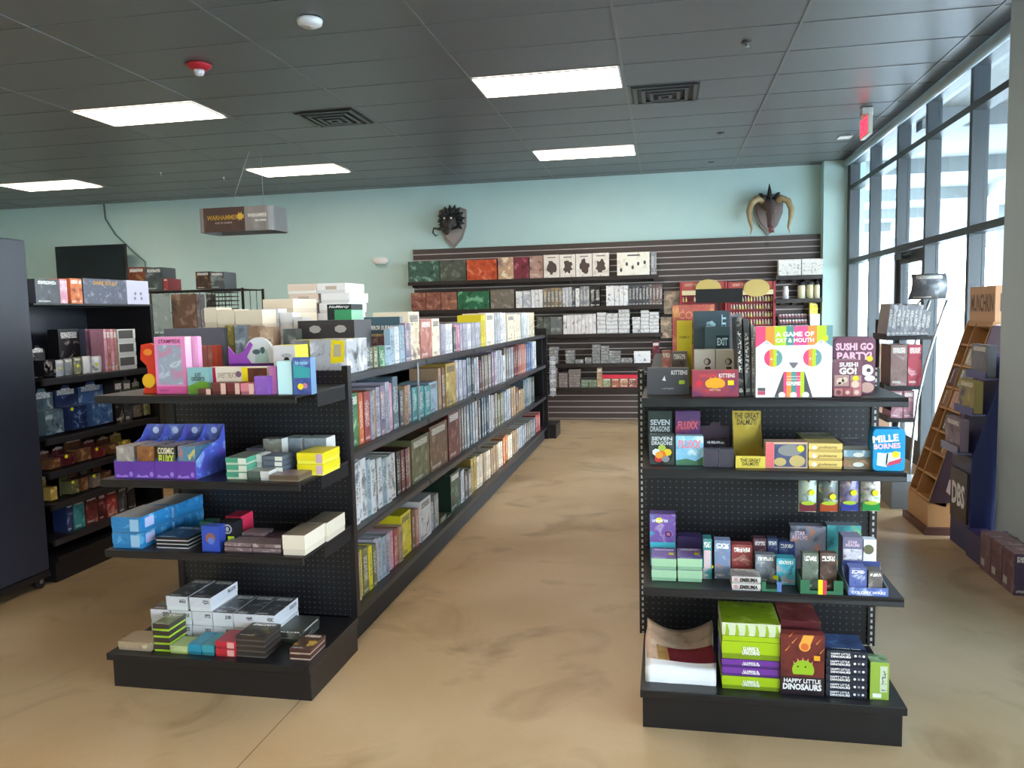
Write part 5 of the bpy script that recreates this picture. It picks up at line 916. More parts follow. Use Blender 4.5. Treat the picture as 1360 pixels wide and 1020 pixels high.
hh = GT+h_-zb; b = MB(); quad(b, [(-w_*.499, hh*.66), (w_*.499, hh*.66), (w_*.499, hh*.998), (-w_*.499, hh*.998)], 0, y=-.0004); quad(b, [(-w_*.499, 0.001), (-w_*.2, .001), (-w_*.2, hh*.66), (-w_*.499, hh*.66)], 0, y=-.0004); b.box(w_/2, w_/2+.0005, 0, .155, hh*.62, hh*.99, 0); part(b, 'black_band', [flat('band_black', '1c2422')], o); text(o, 'NoMercy', w_*.85, hh*.2, 0, hh*.82, -.001, INKW, slant=.3, bold=.04)
F1('board_game_box', 'upright', 219, 298, 436, 3.62, GT, .06, 'grey', 'long slate box with dark print behind the pink boxes', mats=[flat('sl1', '60606c', .3), flat('sl2', '484850'), flat('sl3', '9098a4'), PAGE, STK])
for x0, x1, yt, Y, c, lab in ((300, 312, 432, 3.66, ('9a8a44', '6a5c2c', 'c8b870'), 'ochre box beside the steel blue figure box'), (312.5, 326, 432, 3.64, ('7a8490', '4a525c', 'b8c0c8'), 'steel blue box with figure print among white boxes'), (328, 345, 433, 3.67, ('9a7a62', '7a5c48', 'b89880'), 'light brown box below the ivory storage boxes'), (346, 364, 434, 3.68, ('c8a890', '8a6450', 'e0c8b0'), 'tan box with wood print behind the unicorn display'), (377, 394, 437, 3.68, ('5c6260', '3c423e', '8a908c'), 'dark grey-green box with round emblem behind the arch')):
    F1('board_game_box', 'upright', x0, x1, yt, Y, GT, .07, 'grey', lab, mats=M5(c, hexmul(c[0], .8), scale=18))
for k in range(4): F1('card_game_box', 'spine', 264+k*6.2, 269.8+k*6.2, 459, 3.56, GT, .05, 'red', '%s red and grey slim box from the pink spines' % ORD[k], mats=M5(['a85a54', '70606c', 'c08078'] if k < 3 else 'c84c38'), group='slim red boxes')
IV = M5('ecdcc4', 'dcccb4', 'f4e8d8')
for k, (x0, x1, yt, Y) in enumerate(((273, 289.5, 408.5, 3.80), (290, 312.5, 411, 3.80), (314, 350, 411.5, 3.80))):
    _, w, h = fr(x0, x1, yt, Y, GT); n = 3
    for j in range(n): put('storage_box', 'flat', _, Y, GT+.0008+j*h/n, w, .15, h/n-.001, 'ivory', '%s ivory storage box from the shelf in the %s pile behind the pink boxes' % (ORD[j], ORD[k]), 'storage box', group='ivory storage boxes', mats=IV)
WS = M5('e8e8ea', 'd8d8da', 'f6f6f6')
for k, (x0, x1, yt, Y, n) in enumerate(((351, 371, 410, 3.98, 4), (373, 390, 415, 3.98, 4), (391, 403, 421, 3.98, 3))):
    _, w, h = fr(x0, x1, yt, Y, GT)
    for j in range(n): put('storage_box', 'flat', _, Y, GT+.0008+j*h/n, w, .10, h/n-.001, 'white', '%s white deck box from the shelf in the %s low pile before the storage boxes' % (ORD[j], ORD[k]), 'storage box', group='white deck boxes', mats=WS)
for k, (x0, x1, yt, Y, n, dx) in enumerate(((351, 391, 397, 4.12, 5, 0), (384, 422, 377, 4.46, 8, .01), (425, 463, 376, 4.46, 8, .014))):
    _, w, h = fr(x0, x1, yt, Y, GT)
    for j in range(n):
        o = put('storage_box', 'flat', _+dx*math.sin(j*2.1+k), Y, GT+.0008+j*h/n, w, .30, h/n-.001, 'white', '%s long white cardboard storage box from the shelf in the %s tall pile' % (ORD[j], ORD[k]), 'storage box', group='tall piles of storage boxes', mats=IV if k == 0 else (M5('dccabc', 'e8e8e4', 'f4f0ea') if k == 1 else WS))  # second pile: pinkish shade on its white fronts is put into their colour
        b = MB(); b.prism([(-.035, (h/n)*.35), (.035, (h/n)*.35), (.035, (h/n)*.7), (-.035, (h/n)*.7)], -.0004, 0); part(b, 'hand_hole', [flat('slot_shadow', 'b8a898' if k < 2 else 'c8c8c8')], o) if (j+k) % 2 else None
# ------------------------------------------------------------------ rows facing the aisle
def rowS(items, X, z, shelf, group, d=.2, name='board_game_box', ref='from the near end'):
    cnt = 0
    for i, it in enumerate(items):
        x0, x1, yt, word = it[:4]; kind = it[4] if len(it) > 4 else ('spine' if x1-x0 < 9 else 'upright'); dd = it[5] if len(it) > 5 else d
        mode = 'spine' if (x1-x0) < 9 else 'cover'
        kw = {'upright': 'game box', 'spine': 'narrow game box', 'book': 'book', 'carton': 'carton', 'blister': 'blister card', 'pack': 'foil pack', 'flat': 'lying box'}[kind]
        Ya, Yw, _h = sr(x0, x1, yt, X, z); n = 1
        if kind in ('spine', 'book') and Yw > .12: n = max(2, round(Yw/.085))
        for j in range(n):
            yy = Ya-Yw/2+Yw*(j+.5)/n; hh = _h*(1-.012*((j*5+i) % 3)) if n > 1 else _h
            put(name if kind != 'book' else 'book', kind, X-.004*((cnt*7) % 4), yy, z+.0006, Yw/n-.0015, dd, max(hh, .008), word, '%s %s, %s %s, %s' % (word, kw, ORD[cnt], ref, shelf), 'book' if kind == 'book' else 'box', rz=R(90), mode=mode, group=group, ink='3a3a40' if word in ('white', 'cream', 'ivory', 'pale grey', 'yellow', 'lavender', 'pale blue', 'tan', 'gold') else 'f0eee8'); cnt += 1
def split(x0, x1, y0, y1, words, kind=None, jit=2):
    n = len(words); out = []
    for i, w in enumerate(words):
        a, c = x0+(x1-x0)*i/n, x0+(x1-x0)*(i+1)/n
        out.append((a, c, y0+(y1-y0)*(i+.5)/n+((i*37) % 5-2)/2*jit*.5, w)+((kind,) if kind else ()))
    return out
GXF = -1.475
o = F1('board_game_box', 'upright', 484, 532, 421, 4.36, GT, .05, 'blue-grey', 'large slate box with sloping white title above small packs', bevel=.001, mats=[flat('sl_front', '48626e', .3), flat('sl_side', '7c8490', .35), flat('sl_top', '6a7a84'), PAGE, STK]); _, w_, h_ = fr(484, 532, 421, 4.36, GT)
b = MB(); quad(b, [(-w_*.499, .002), (w_*.499, .002), (w_*.499, h_*.62), (-w_*.499, h_*.62)], 0, y=-.0003); part(b, 'cover_picture', [art(['6a5058', '8a6a48', 'b09a90'], 'pic')], o); text(o, 'TERROR BURROW', w_*.8, h_*.1, 0, h_*.76, -.0008, INKW, bold=.05, slant=.2); text(o, 'monsterhearts', w_*.85, h_*.08, -w_*.03, h_*.61, -.0008, flat('pale_gold_ink', 'e8d890'), 'subtitle_lettering')
rowS([(486, 492, 455, 'dark grey', 'spine', .07), (492, 497.5, 462, 'olive', 'carton', .07), (497.5, 503.5, 461, 'olive', 'carton', .07), (503.5, 511, 460, 'green', 'carton', .07), (511, 520, 459, 'pale blue', 'carton', .07),
 (521, 526.5, 437, 'pale blue', 'spine', .035), (526.5, 532, 434, 'white', 'spine', .035), (532, 538.5, 432, 'pale blue', 'spine', .035), (538.5, 546, 429, 'mixed', 'spine', .035), (546, 560, 414, 'cream', 'upright', .22), (560.5, 575, 424, 'salmon', 'upright', .2), (575, 584.5, 423, 'ivory', 'upright', .2),
 (586, 593.5, 431, 'lavender'), (593.5, 601.5, 430, 'white'), (602, 606, 434, 'dark grey'), (606, 612, 431, 'pink'), (612, 617.5, 430, 'lavender'), (618, 622.5, 430, 'lavender'), (622.5, 627, 430, 'white'), (627, 631.5, 429, 'lavender'), (631.5, 636, 429, 'pale grey'), (636, 640.5, 428, 'lavender'), (640.5, 645, 418, 'yellow'),
 (645.5, 656, 416, 'ivory'), (656, 664, 416, 'pale grey'), (664.5, 668, 415, 'white'), (668, 673, 415, 'white'), (674.5, 684, 418, 'cream'), (684, 692, 417, 'ivory'), (692.5, 697, 416, 'pale grey'), (697, 703, 415, 'white'), (703, 711, 415, 'cream')],
 GXF, GT, 'top of the long unit', 'games along the top of the long unit')
F1('board_game_box', 'upright', 602, 641, 419, 6.35, GT, .05, 'yellow', 'bright yellow game box turned towards the camera on the long unit', mats=M5(['e8d818', 'c8b010', 'f0e860'], 'c8b818')) if False else None
rowS([(467, 470, 529, 'black'), (470, 479, 522, 'green', 'book'), (479.3, 484.7, 521, 'orange', 'book'), (485, 492.7, 519.5, 'red', 'book'), (493, 497, 519, 'lavender', 'book'), (497.3, 502, 518, 'gold'), (502, 507, 514, 'lavender'), (507, 512.5, 512, 'mixed'), (512.5, 518, 507, 'lavender'), (518, 524, 509, 'pink'), (524, 531, 500, 'blue-grey'),
 (532, 536.5, 518, 'dark grey', 'book'), (538, 543, 512, 'tan'), (543, 548.5, 511, 'mixed'), (549, 555.7, 514, 'teal', 'carton', .08), (556, 563.7, 513, 'teal', 'carton', .08), (564, 572, 512, 'teal', 'carton', .08), (572.5, 583, 507, 'pale blue', 'carton'), (584, 588, 489, 'tan'), (588, 592, 488, 'brown'), (592.5, 606, 482, 'gold'),
 ]+split(606.5, 625, 480, 475, ['lavender', 'pale grey', 'lavender', 'blue-grey'])+[(625.5, 631, 475, 'dark grey', 'book'), (631, 636, 474, 'pale grey'), (636, 641, 478, 'maroon'), (641, 646.5, 472, 'taupe'), (646.5, 653.5, 470, 'taupe'), (654, 659.5, 467, 'mixed'), (661, 667.5, 465, 'pale grey'), (668, 671, 472, 'white', 'book'), (671.3, 676.5, 462, 'taupe'), (676.5, 682, 461, 'grey'), (682.3, 689.7, 459, 'dark red'), (690, 695, 457, 'salmon'), (695, 700, 456, 'salmon'), (700.3, 707.5, 455, 'blue'), (708, 713.5, 453, 'white')],
 GXF-.005, .92, 'upper shelf of the long unit', 'games on the upper aisle shelf')
S1('board_game_box', 'flat', 468, 484, 511, GXF-.26, .92, .1, 'dark blue', 'dark blue box at the back above the coloured books', 'box')
rowS([(472.5, 477.5, 614, 'white', 'book'), (477.5, 483, 612, 'white', 'book'), (483, 489, 608, 'white', 'book')]+split(489, 520, 611, 606, ['pale blue', 'white', 'blue-grey', 'white', 'pale blue', 'white'], 'book')+[(520, 528, 602, 'white', 'book'), (529, 534, 599, 'black'), (534, 539, 597, 'dark red'), (539, 543, 595, 'maroon'), (543, 547.5, 594, 'salmon'), (549, 572, 579, 'olive', 'upright', .25), (572, 595, 562, 'brown', 'upright', .25), (596, 611, 545, 'dark red', 'upright', .25)]
 +split(612, 640, 541, 529, ['taupe', 'grey', 'blue-grey', 'pale grey', 'taupe'])+split(641, 655, 528, 522, ['blue-grey', 'dark grey', 'pale grey'])+split(656, 680, 525, 515, ['taupe', 'olive', 'grey', 'pale grey'])+[(680.5, 685.5, 513, 'tan'), (685.5, 690, 514, 'brown'), (690.3, 696.5, 517, 'tan')]+split(697, 711, 505, 498, ['blue-grey', 'grey', 'dark green']),
 GXF-.005, .54, 'lower shelf of the long unit', 'games on the lower aisle shelf')
rowS([(477.5, 480, 732, 'tan', 'book'), (480, 484, 730, 'yellow', 'book'), (484, 491.5, 727, 'olive', 'book'), (491.7, 495.5, 724, 'yellow', 'book'), (495.7, 500, 722, 'olive', 'book')]+split(500, 521, 717, 706, ['lavender', 'pale grey', 'pale blue', 'lavender', 'pale grey'], 'book')+[(521, 524, 704, 'pink', 'book'), (524.3, 530, 702, 'red', 'book'), (530.3, 535, 698, 'tan', 'book'), (535.5, 548.5, 680, 'yellow', 'upright', .26), (549, 553, 677, 'brown', 'book'), (553, 557, 676, 'salmon', 'book'), (558.5, 572.5, 661, 'white', 'upright', .26), (573, 578, 668, 'pale grey', 'book'), (578.5, 584, 656, 'grey', 'book'),
 (585, 593, 686, 'olive', 'carton', .1), (593, 600, 684, 'dark green', 'carton', .1), (601, 613, 626, 'dark green', 'upright', .28), (613.5, 618, 624, 'pale grey', 'book'), (618, 622, 625, 'dark grey', 'book'), (622, 627, 622, 'taupe', 'book'), (627.5, 634, 607, 'gold', 'book'), (634, 640.5, 604, 'ivory', 'book'), (641, 646.5, 601, 'tan', 'book'), (646.5, 651, 598, 'ivory', 'book'), (651, 656, 596, 'tan', 'book'), (656, 661.5, 590, 'tan', 'book'), (661.5, 668, 587, 'ivory', 'book'), (668.3, 675, 579, 'orange', 'book'), (675, 680, 577, 'ivory', 'book'), (680, 688, 571, 'tan', 'book'), (688.3, 694, 567, 'pale grey', 'book'), (694, 700, 563, 'grey', 'book'), (700.3, 707, 559, 'taupe', 'book'), (707, 712, 556, 'blue-grey', 'book'), (712.3, 718.5, 549, 'red', 'book')],
 GXF-.01, .157, 'bottom deck of the long unit', 'games on the bottom aisle deck')
# hanging strip clipped below the top shelf edge
b = MB(); b.box(-.002, .002, -.009, .009, -.34, 0); t = thing('hanging_tag', 'thin clear strip hanging from the top shelf edge of the long unit', 'tag', (GX+.012, 4.42, GT-.01)); b.build('strip', flat('clear_strip', 'a8aab0', .2), t)
# ------------------------------------------------------------------ wall-side shelf unit and tall cabinet
LX = -3.6
t = thing('wall_shelf_unit', 'black shelf unit beyond the tall cabinet, stocked with blister packs', 'shelving unit', (LX, 3.985, 0))
LZS = (.258, .475, .666, .868, 1.225)
b = MB(); b.box(-.55, -.002, .02, 1.08, 0, .13); b.build('kick_plate', BLK, t); b = MB(); b.box(-.55, .03, 0.01, 1.09, .131, .16); b.build('base_deck', BLK, t)
b = MB(); b.box(-.55, -.53, .01, 1.09, .161, 1.66); b.build('back_panel', flat('unit_back', '2c2f3a', .4), t)
for y in (0, 1.07): b = MB(); b.box(-.53, -.01 if y else -.10, y, y+.02, .161, 1.66); b.build('side_panel', BLK, t)
b = MB(); b.box(-.55, 0, .0, 1.09, 1.661, 1.672); b.build('top_panel', BLK, t)
for z in LZS:
    b = MB(); b.box(-.52, .0, .021, 1.069, z-.014, z); b.box(-.014, .0, .021, 1.069, z-.04, z-.014); sh = b.build('shelf', BLK, t, bevel=.002)
    b = MB(); b.box(.0003, .003, .03, 1.06, z-.036, z-.004); b.build('price_rail', LIPM, sh)
def rowL(items, z, shelf, group, d=.1):
    for i, it in enumerate(items):
        x0, x1, yt, word, kind = it[:5]; dd = it[5] if len(it) > 5 else d
        S1({'blister': 'blister_pack', 'pack': 'foil_pack'}.get(kind, 'game_box'), kind, x0, x1, yt, LX-.05, z, dd, word, '%s %s, %s from the cabinet, %s' % (word, {'blister': 'blister card', 'pack': 'foil pack', 'spine': 'narrow box', 'upright': 'box', 'carton': 'carton'}[kind], ORD[i], shelf), 'pack', group=group, sticker=(.25, .5) if i % 2 and kind in ('blister', 'pack') else None, mode='cover')
rowL([(56, 75, 459, 'black', 'blister'), (76, 87, 478, 'pale grey', 'pack', .04), (88, 98.5, 476, 'grey', 'pack', .04), (99.5, 111, 474, 'olive', 'pack', .04), (112, 123, 473, 'white', 'pack', .04), (124, 137, 473, 'white', 'pack', .04), (139, 143, 437, 'pink', 'spine'), (143.2, 147.5, 437, 'salmon', 'spine'), (147.7, 152, 437, 'pink', 'spine'), (152.2, 156, 437, 'salmon', 'spine')], 1.225, 'top shelf of the wall unit', 'packs on the top wall shelf')
for k in range(6): S1('game_box', 'spine', 115+k*3.8, 118.6+k*3.8, 437, LX-.22, 1.225, .1, 'salmon', 'pink and grey slim box behind the white packs, %s from the cabinet' % ORD[k], 'box', group='slim boxes behind white packs', mats=[art(['a8708a', '5c5c70', 'c898a8'], 'pic', scale=9), flat('sp1', '5c5c70'), flat('sp2', 'b88090'), PAGE, STK])
yc, w_, h_ = sr(157.5, 181, 437, LX-.05, 1.225)
for k in range(3):
    o = put('deck_case', 'flat', LX-.05, yc, 1.2258+k*h_/3, w_, .1, h_/3-.001, 'white', '%s white framed case from the shelf, stacked on the wall unit' % ORD[k], 'box', rz=R(90), group='white framed cases', mats=M5('dcdcd8', 'c8c8c4'))
    b = MB(); quad(b, [(-w_*.44, h_/3*.3), (w_*.36, h_/3*.3), (w_*.36, h_/3*.9), (-w_*.44, h_/3*.9)], 0); part(b, 'dark_window', [flat('case_window', '5c5c5c', .2)], o)
S1('game_box', 'upright', 79, 107, 437, LX-.25, 1.225, .08, 'black', 'black box at the back of the top wall shelf', 'box')
rowL([(57, 87, 516, 'blue-grey', 'blister'), (88.5, 118, 511, 'dark blue', 'blister'), (119.5, 152, 506, 'blue', 'blister'), (153, 164, 505, 'black', 'upright'), (165, 175, 505, 'dark grey', 'upright'), (176, 188, 500, 'taupe', 'blister'), (189, 200, 502, 'olive', 'blister')], .868, 'second wall shelf', 'packs on the second wall shelf')
rowL([(62, 81, 598, 'brown', 'blister'), (83, 99, 592, 'maroon', 'blister'), (100, 122, 580, 'brown', 'blister'), (123.5, 140, 583, 'dark red', 'blister'), (142, 158, 579, 'brown', 'blister'), (159.5, 174, 574, 'gold', 'blister')], .666, 'third wall shelf', 'packs on the third wall shelf')
rowL([(65, 76, 631, 'gold', 'blister'), (93, 105, 622, 'olive', 'blister'), (106, 117, 618, 'brown', 'blister'), (121, 134, 614, 'taupe', 'blister'), (137, 148, 611, 'brown', 'blister')], .475, 'fourth wall shelf', 'packs on the fourth wall shelf')
rowL([(88, 97, 665, 'dark blue', 'carton'), (98, 112, 661, 'teal', 'carton'), (114, 129, 656, 'dark red', 'carton'), (130.5, 140, 654, 'maroon', 'carton'), (141.5, 155, 648, 'red', 'carton'), (157, 168, 645, 'dark grey', 'carton'), (169, 179, 642, 'black', 'carton')], .258, 'lowest wall shelf', 'cartons on the lowest wall shelf')
# boxes on top of the unit
S1('board_game_box', 'upright', 46, 78, 371, LX-.04, 1.672, .2, 'dark grey', 'dark box with pale figures on top of the wall unit, next to cabinet', 'box'); S1('board_game_box', 'spine', 79, 89, 371, LX-.04, 1.672, .2, 'pink', 'pink-edged box on top of the wall unit', 'box')
S1('board_game_box', 'spine', 93, 109, 370, LX-.04, 1.672, .2, 'orange', 'orange fiery box on top of the wall unit', 'box')
yc, w_, h_ = sr(110, 167, 371, LX-.04, 1.672)
o = put('board_game_box', 'upright', LX-.04, yc, 1.6726, w_-.002, .2, h_, 'dark grey', 'wide slate game box with gold lettering on top of the wall unit', 'box', rz=R(90), mats=[art(['585c6c', '787078', '8c8e9c'], 'pic', scale=24), flat('wt1', '5a4a40'), flat('wt2', 'd8b8b0'), PAGE, STK]); text(o, 'DARK SOULS', w_*.55, h_*.16, -.0, h_*.84, -.0008, flat('amber_ink', 'd0983c'), bold=.05)
yc, w_, h_ = sr(168, 197, 373, LX-.04, 1.672); o = put('board_game_box', 'upright', LX-.04, yc, 1.6726, w_-.002, .2, h_, 'white', 'lilac white box with small round prints on top of the wall unit', 'box', rz=R(90), mats=M5('d0cce0', 'b8b4c8', 'e0d8dc'))
b = MB(); 
for i in range(4): disc(b, (-.03, .03, -.035, .035)[i], h_*(.45, .45, .25, .25)[i], .012, 0, n=10)
part(b, 'round_prints', [flat('grey_print', '8a8694')], o)
# tall cabinet with caster
t = thing('tall_cabinet', 'tall plain black cabinet on casters at the edge of the shop', 'cabinet', (-3.6, 3.0, 0))
CABM = flat('cabinet_black', '2a2d3a', .38)
b = MB(); b.box(-.85, 0, 0, .955, .10, 2.03); b.build('body', CABM, t, bevel=.006)
b = MB(); b.box(-.85, .004, -.002, .957, .06, .099); b.build('plinth_rail', BLK, t)
for x, y in ((-.03, .9), (-.03, .08), (-.8, .9), (-.8, .08)):
    b = MB(); b.tube([(x-.014, y, .032), (x+.014, y, .032)], .032, 0, 14); w_ = b.build('caster', BLK2, t); b = MB(); b.box(x-.02, x+.02, y-.02, y+.02, .056, .0595); b.box(x+.016, x+.019, y-.012, y+.012, .03, .056); b.box(x-.019, x-.016, y-.012, y+.012, .03, .056); b.build('caster_fork', STEEL, w_)
b = MB(); b.box(.001, .02, .60, .70, 1.38, 1.60); tag(b.build('leaflet_holder', flat('clear_acrylic', '6a7480', .15), None, (-3.6, 3.0, 0)), 'clear acrylic leaflet holder fixed to the tall black cabinet', 'leaflet holder')
b = MB(); b.prism([(0, 0), (.5, 0), (.47, .33), (.1, .36)], 0, .03); tag(b.build('green_poster_board', art(['3a7a5a', '1c4a3c', '6a9a50'], 'pic', scale=6), None, (-4.19, 3.5, 2.0305)), 'green poster board standing on top of the tall cabinet', 'poster board')
# ------------------------------------------------------------------ wire rack further back with posters and boxes
WY = 6.3
def wx(px, py, Y=WY): q = P(px, py, 1, Y); return q[0], q[2]
xa, zt = wx(167, 387); xb, _z = wx(322, 387)
t = thing('wire_display_rack', 'black wire rack hung with posters and baskets behind the long unit', 'wire rack', ((xa+xb)/2, WY, 0)); hw = (xb-xa)/2
b = MB()
for s in (-1, 1): b.tube([(s*hw, .0, 0), (s*hw, 0, zt)], .012, 0, 6); b.tube([(s*hw, .35, 0), (s*hw, .35, zt)], .012, 0, 6); b.tube([(s*hw, 0, .02), (s*hw, .35, .02)], .01, 0, 6)
for z in (zt-.01, zt-.2, 1.0, .3): b.tube([(-hw, 0, z), (hw, 0, z)], .006, 0, 6); b.tube([(-hw, .35, z), (hw, .35, z)], .006, 0, 6)
for k in range(19): x = -hw+2*hw*k/18; b.tube([(x, 0, zt-.01), (x, .35, zt-.01)], .003, 0, 5); b.tube([(x, .35, .3), (x, .35, zt)], .003, 0, 5)
b.build('wire_frame', BLK, t)
for k, (p0, z0) in enumerate(((290, 392), (290, 403), (300, 413))):
    x0, z_ = wx(p0, z0+8); x1, _ = wx(318, z0); x0 -= t.location.x; x1 -= t.location.x; b = MB(); zz = z_
    for dz in (0, .035, .07): b.tube([(x0, -.16, zz+dz), (x1, -.16, zz+dz), (x1, -.01, zz+dz), (x0, -.01, zz+dz), (x0, -.16, zz+dz)], .0035, 0, 5)
    for i in range(7): xx = x0+(x1-x0)*i/6; b.tube([(xx, -.01, zz), (xx, -.16, zz), (xx, -.16, zz+.07)], .0025, 0, 5)
    b.build('wire_basket', BLK, t)
for k, (x0, x1, y0, y1, cols, lab) in enumerate(((204.5, 227.5, 391, 441, ('a8b8b8', '7a8c8c', 'd8e0e0'), 'pale misty poster hanging from the wire rack'), (229.5, 262, 391, 437, ('7a5c4c', '4c382e', 'b09080'), 'brown creature poster hanging from the wire rack'), (263, 267, 391, 435, ('8a8690', '5a5660', 'c8c4cc'), 'narrow grey mottled pack hanging on the wire rack, first of two'), (268.5, 273, 391, 435, ('8a8690', '5a5660', 'c8c4cc'), 'narrow grey mottled pack hanging on the wire rack, second of two'), (276, 288, 391, 408, ('5c585c', '3a383c', '98949a'), 'small grey pack hanging high on the wire rack'), (205, 226, 443, 460, ('606a70', '40484e', '90989e'), 'slate pack hanging low on the wire rack'))):
    (a, z1), (c, _), (_q, z0) = wx(x0, y0), wx(x1, y0), wx(x0, y1)
    b = MB(); b.prism([(-(c-a)/2, 0), ((c-a)/2, 0), ((c-a)/2, z1-z0), (-(c-a)/2, z1-z0)], 0, .012); tag(b.build('hanging_poster', art(cols, 'pic', scale=9), None, ((a+c)/2, WY-.03, z0)), lab, 'poster')
for x0, x1, yt, w, lab in ((170, 193, 355, ['7a3c28', '4a2018', 'a87848'], 'dark red fiery box on the wire rack, beside the television'), (193.3, 216, 355.5, ['4c5456', '30383a', '8a9492'], 'slate box with white title on the wire rack, beside the red box'), (217, 223, 370, ['b04448', '7a2428', 'd89090'], 'small red box on the wire rack'), (260, 279, 361, ['4a3428', '2c1e18', '9a7048'], 'dark brown box on the wire rack, standing alone with a grey one'), (279.3, 298, 361.5, ['585e60', '383e40', '989e9c'], 'grey box with white title on the wire rack')):
    F1('board_game_box', 'upright', x0, x1, yt, WY+.05, zt-.0005, .2, 'grey', lab, mats=M5(w, hexmul(w[0], .8), mode='cover', scale=10)).location.z = zt+.0015
# ------------------------------------------------------------------ slatted wall shelving at the back
SLX0, SLX1, SLY = -3.66, 2.03, 11.28
t = thing('slatted_wall_panel', 'dark brown slatted display wall across the back of the shop', 'slatwall', (0, SLY, 0))
b = MB(); b.box(SLX0, SLX1, .03, .065, .0, 2.50, 0)
z = .02
while z < 2.46: b.box(SLX0, SLX1, 0, .0299, z+.006, z+.0755, 0); z += .0835
b.build('slats', flat('slat_brown', '4a3e3a', .4), t)
b = MB(); z = .02
while z < 2.46: b.box(SLX0, SLX1, .012, .0298, z-.0075, z+.0055, 0); z += .0835
b.build('groove_inserts', flat('slat_insert', 'd0c0bc', .35, .2), t)
BSH = flat('back_shelf_dark', '2c2422', .4)
def bshelf(x0, x1, z, label, y0=11.0):
    t = thing('wall_bracket_shelf', label, 'shelf', ((x0+x1)/2, y0, z)); w = (x1-x0)/2
    b = MB(); b.box(-w, w, 0, SLY-y0-.001, -.02, 0); b.box(-w, w, -.012, -.0001, -.05, .004); b.build('board', BSH, t)
    for k in range(4):
        x = -w+.06+(2*w-.12)*k/3; b = MB(); b.box(x-.004, x+.004, .02, SLY-y0-.001, -.08, -.021); b.build('bracket', BSH, t)
BZs = (2.03, 1.62, 1.24, .826, .49)
bshelf(-3.66, -.10, BZs[0], 'topmost dark shelf on the slatted wall, figure boxes on it'); bshelf(-3.60, -.03, BZs[1], 'second dark shelf on the slatted wall, book spines on it'); bshelf(-3.0, -.05, BZs[2], 'third dark shelf on the slatted wall, white miniature boxes on it'); bshelf(-3.0, -.05, BZs[3], 'fourth dark shelf on the slatted wall, sparse small packs on it'); bshelf(-3.0, -.20, BZs[4], 'lowest dark shelf on the slatted wall, red-topped box on it')
BYF = 11.02
def rowB(items, z, shelf, group, Y=BYF):
    for i, (x0, x1, yt, cols, word, kind) in enumerate(items):
        mats = M5(cols, hexmul(cols[0], .7), hexmul(cols[0], .9), mode='pic' if kind == 'upright' else 'spine', scale=11) if cols else None
        F1('miniature_box' if kind == 'upright' else ('rule_book' if kind == 'book' else 'miniature_box'), kind, x0, x1-.15, yt, Y+.003*(i % 3), z, .15, word, '%s %s, %s from the aisle unit side, %s' % (word, 'book' if kind == 'book' else 'box', ORD[i], shelf), 'book' if kind == 'book' else 'box', group=group, mats=mats, **({} if cols else {'mode': 'cover' if kind == 'upright' else 'spine'}))
W_ = ['e4dcd4', 'c8b8ac', 'f0ece8']
rowB([(542, 584, 347, ['3c5c50', '24362e', '8ab0a0'], 'dark green', 'upright'), (584.5, 619, 346, ['50564c', '383c36', '788074'], 'grey-green', 'upright'), (620, 660, 345, ['c8502c', '8a2c18', 'e09070'], 'orange red', 'upright'), (661.5, 682, 342, ['c8a080', '6a5a78', 'f8ecd0'], 'glowing cream', 'upright'), (682.5, 702.5, 341.5, ['7a2c3c', '50182a', 'c07080'], 'wine red', 'upright'), (703.5, 721, 340, ['b08c80', '6a4840', 'd8c0b4'], 'pinkish sketch', 'upright'), (722, 743, 338.5, W_, 'cream figure', 'upright'), (743.5, 764.5, 338, W_, 'cream figure', 'upright'), (765, 786.5, 337, W_, 'cream figure', 'upright'), (787, 809, 336, W_, 'cream figure', 'upright'), (819.5, 863, 335, ['f0ece0', 'd8d0c0', 'f8f4ec'], 'wide white', 'upright'), (864, 872, 334, None, 'grey', 'spine')], BZs[0], 'top slatwall shelf', 'boxes on the top slatwall shelf')
for k, (a, c) in enumerate(((722, 743), (743.5, 764.5), (765, 786.5), (787, 809))):       # dark figures printed on the cream boxes
    bx = [o for o in bpy.data.objects if o.get('label', '').startswith('cream figure box, %s ' % ORD[6+k])][0]; w = bx.dimensions.x; h = bx.dimensions.z; b = MB(); rnd = random.Random(k)
    pts = []
    for i in range(18): a_ = 2*math.pi*i/18; r_ = (.18+.16*rnd.random()); pts.append((w*r_*math.cos(a_)*1.05, h*.46+h*r_*1.1*math.sin(a_)))
    quad(b, pts, 0); quad(b, [(-w*.26, h*.86), (w*.26, h*.86), (w*.26, h*.91), (-w*.26, h*.91)], 1); part(b, 'figure_print', [flat('figure_dark', '4a3e38'), flat('title_grey', '8a7e78')], bx)
bx = [o for o in bpy.data.objects if o.get('label', '').startswith('wide white box')][0]; w = bx.dimensions.x; h = bx.dimensions.z; b = MB()
for q in ((-.2, .5), (-.02, .35), (.15, .5), (.35, .55), (-.38, .25)): disc(b, q[0]*w, q[1]*h, .018, 0, n=7, sz=1.6)
quad(b, [(-w*.18, h*.84), (w*.2, h*.84), (w*.2, h*.9), (-w*.18, h*.9)], 0); part(b, 'figure_prints', [flat('figure_grey', '4c4c4a')], bx)
def many(x0, x1, y0, y1, n, cols, word, kind='book'): return [(x0+(x1-x0)*i/n, x0+(x1-x0)*(i+1)/n, y0+(y1-y0)*i/n, cols, word, kind) for i in range(n)]
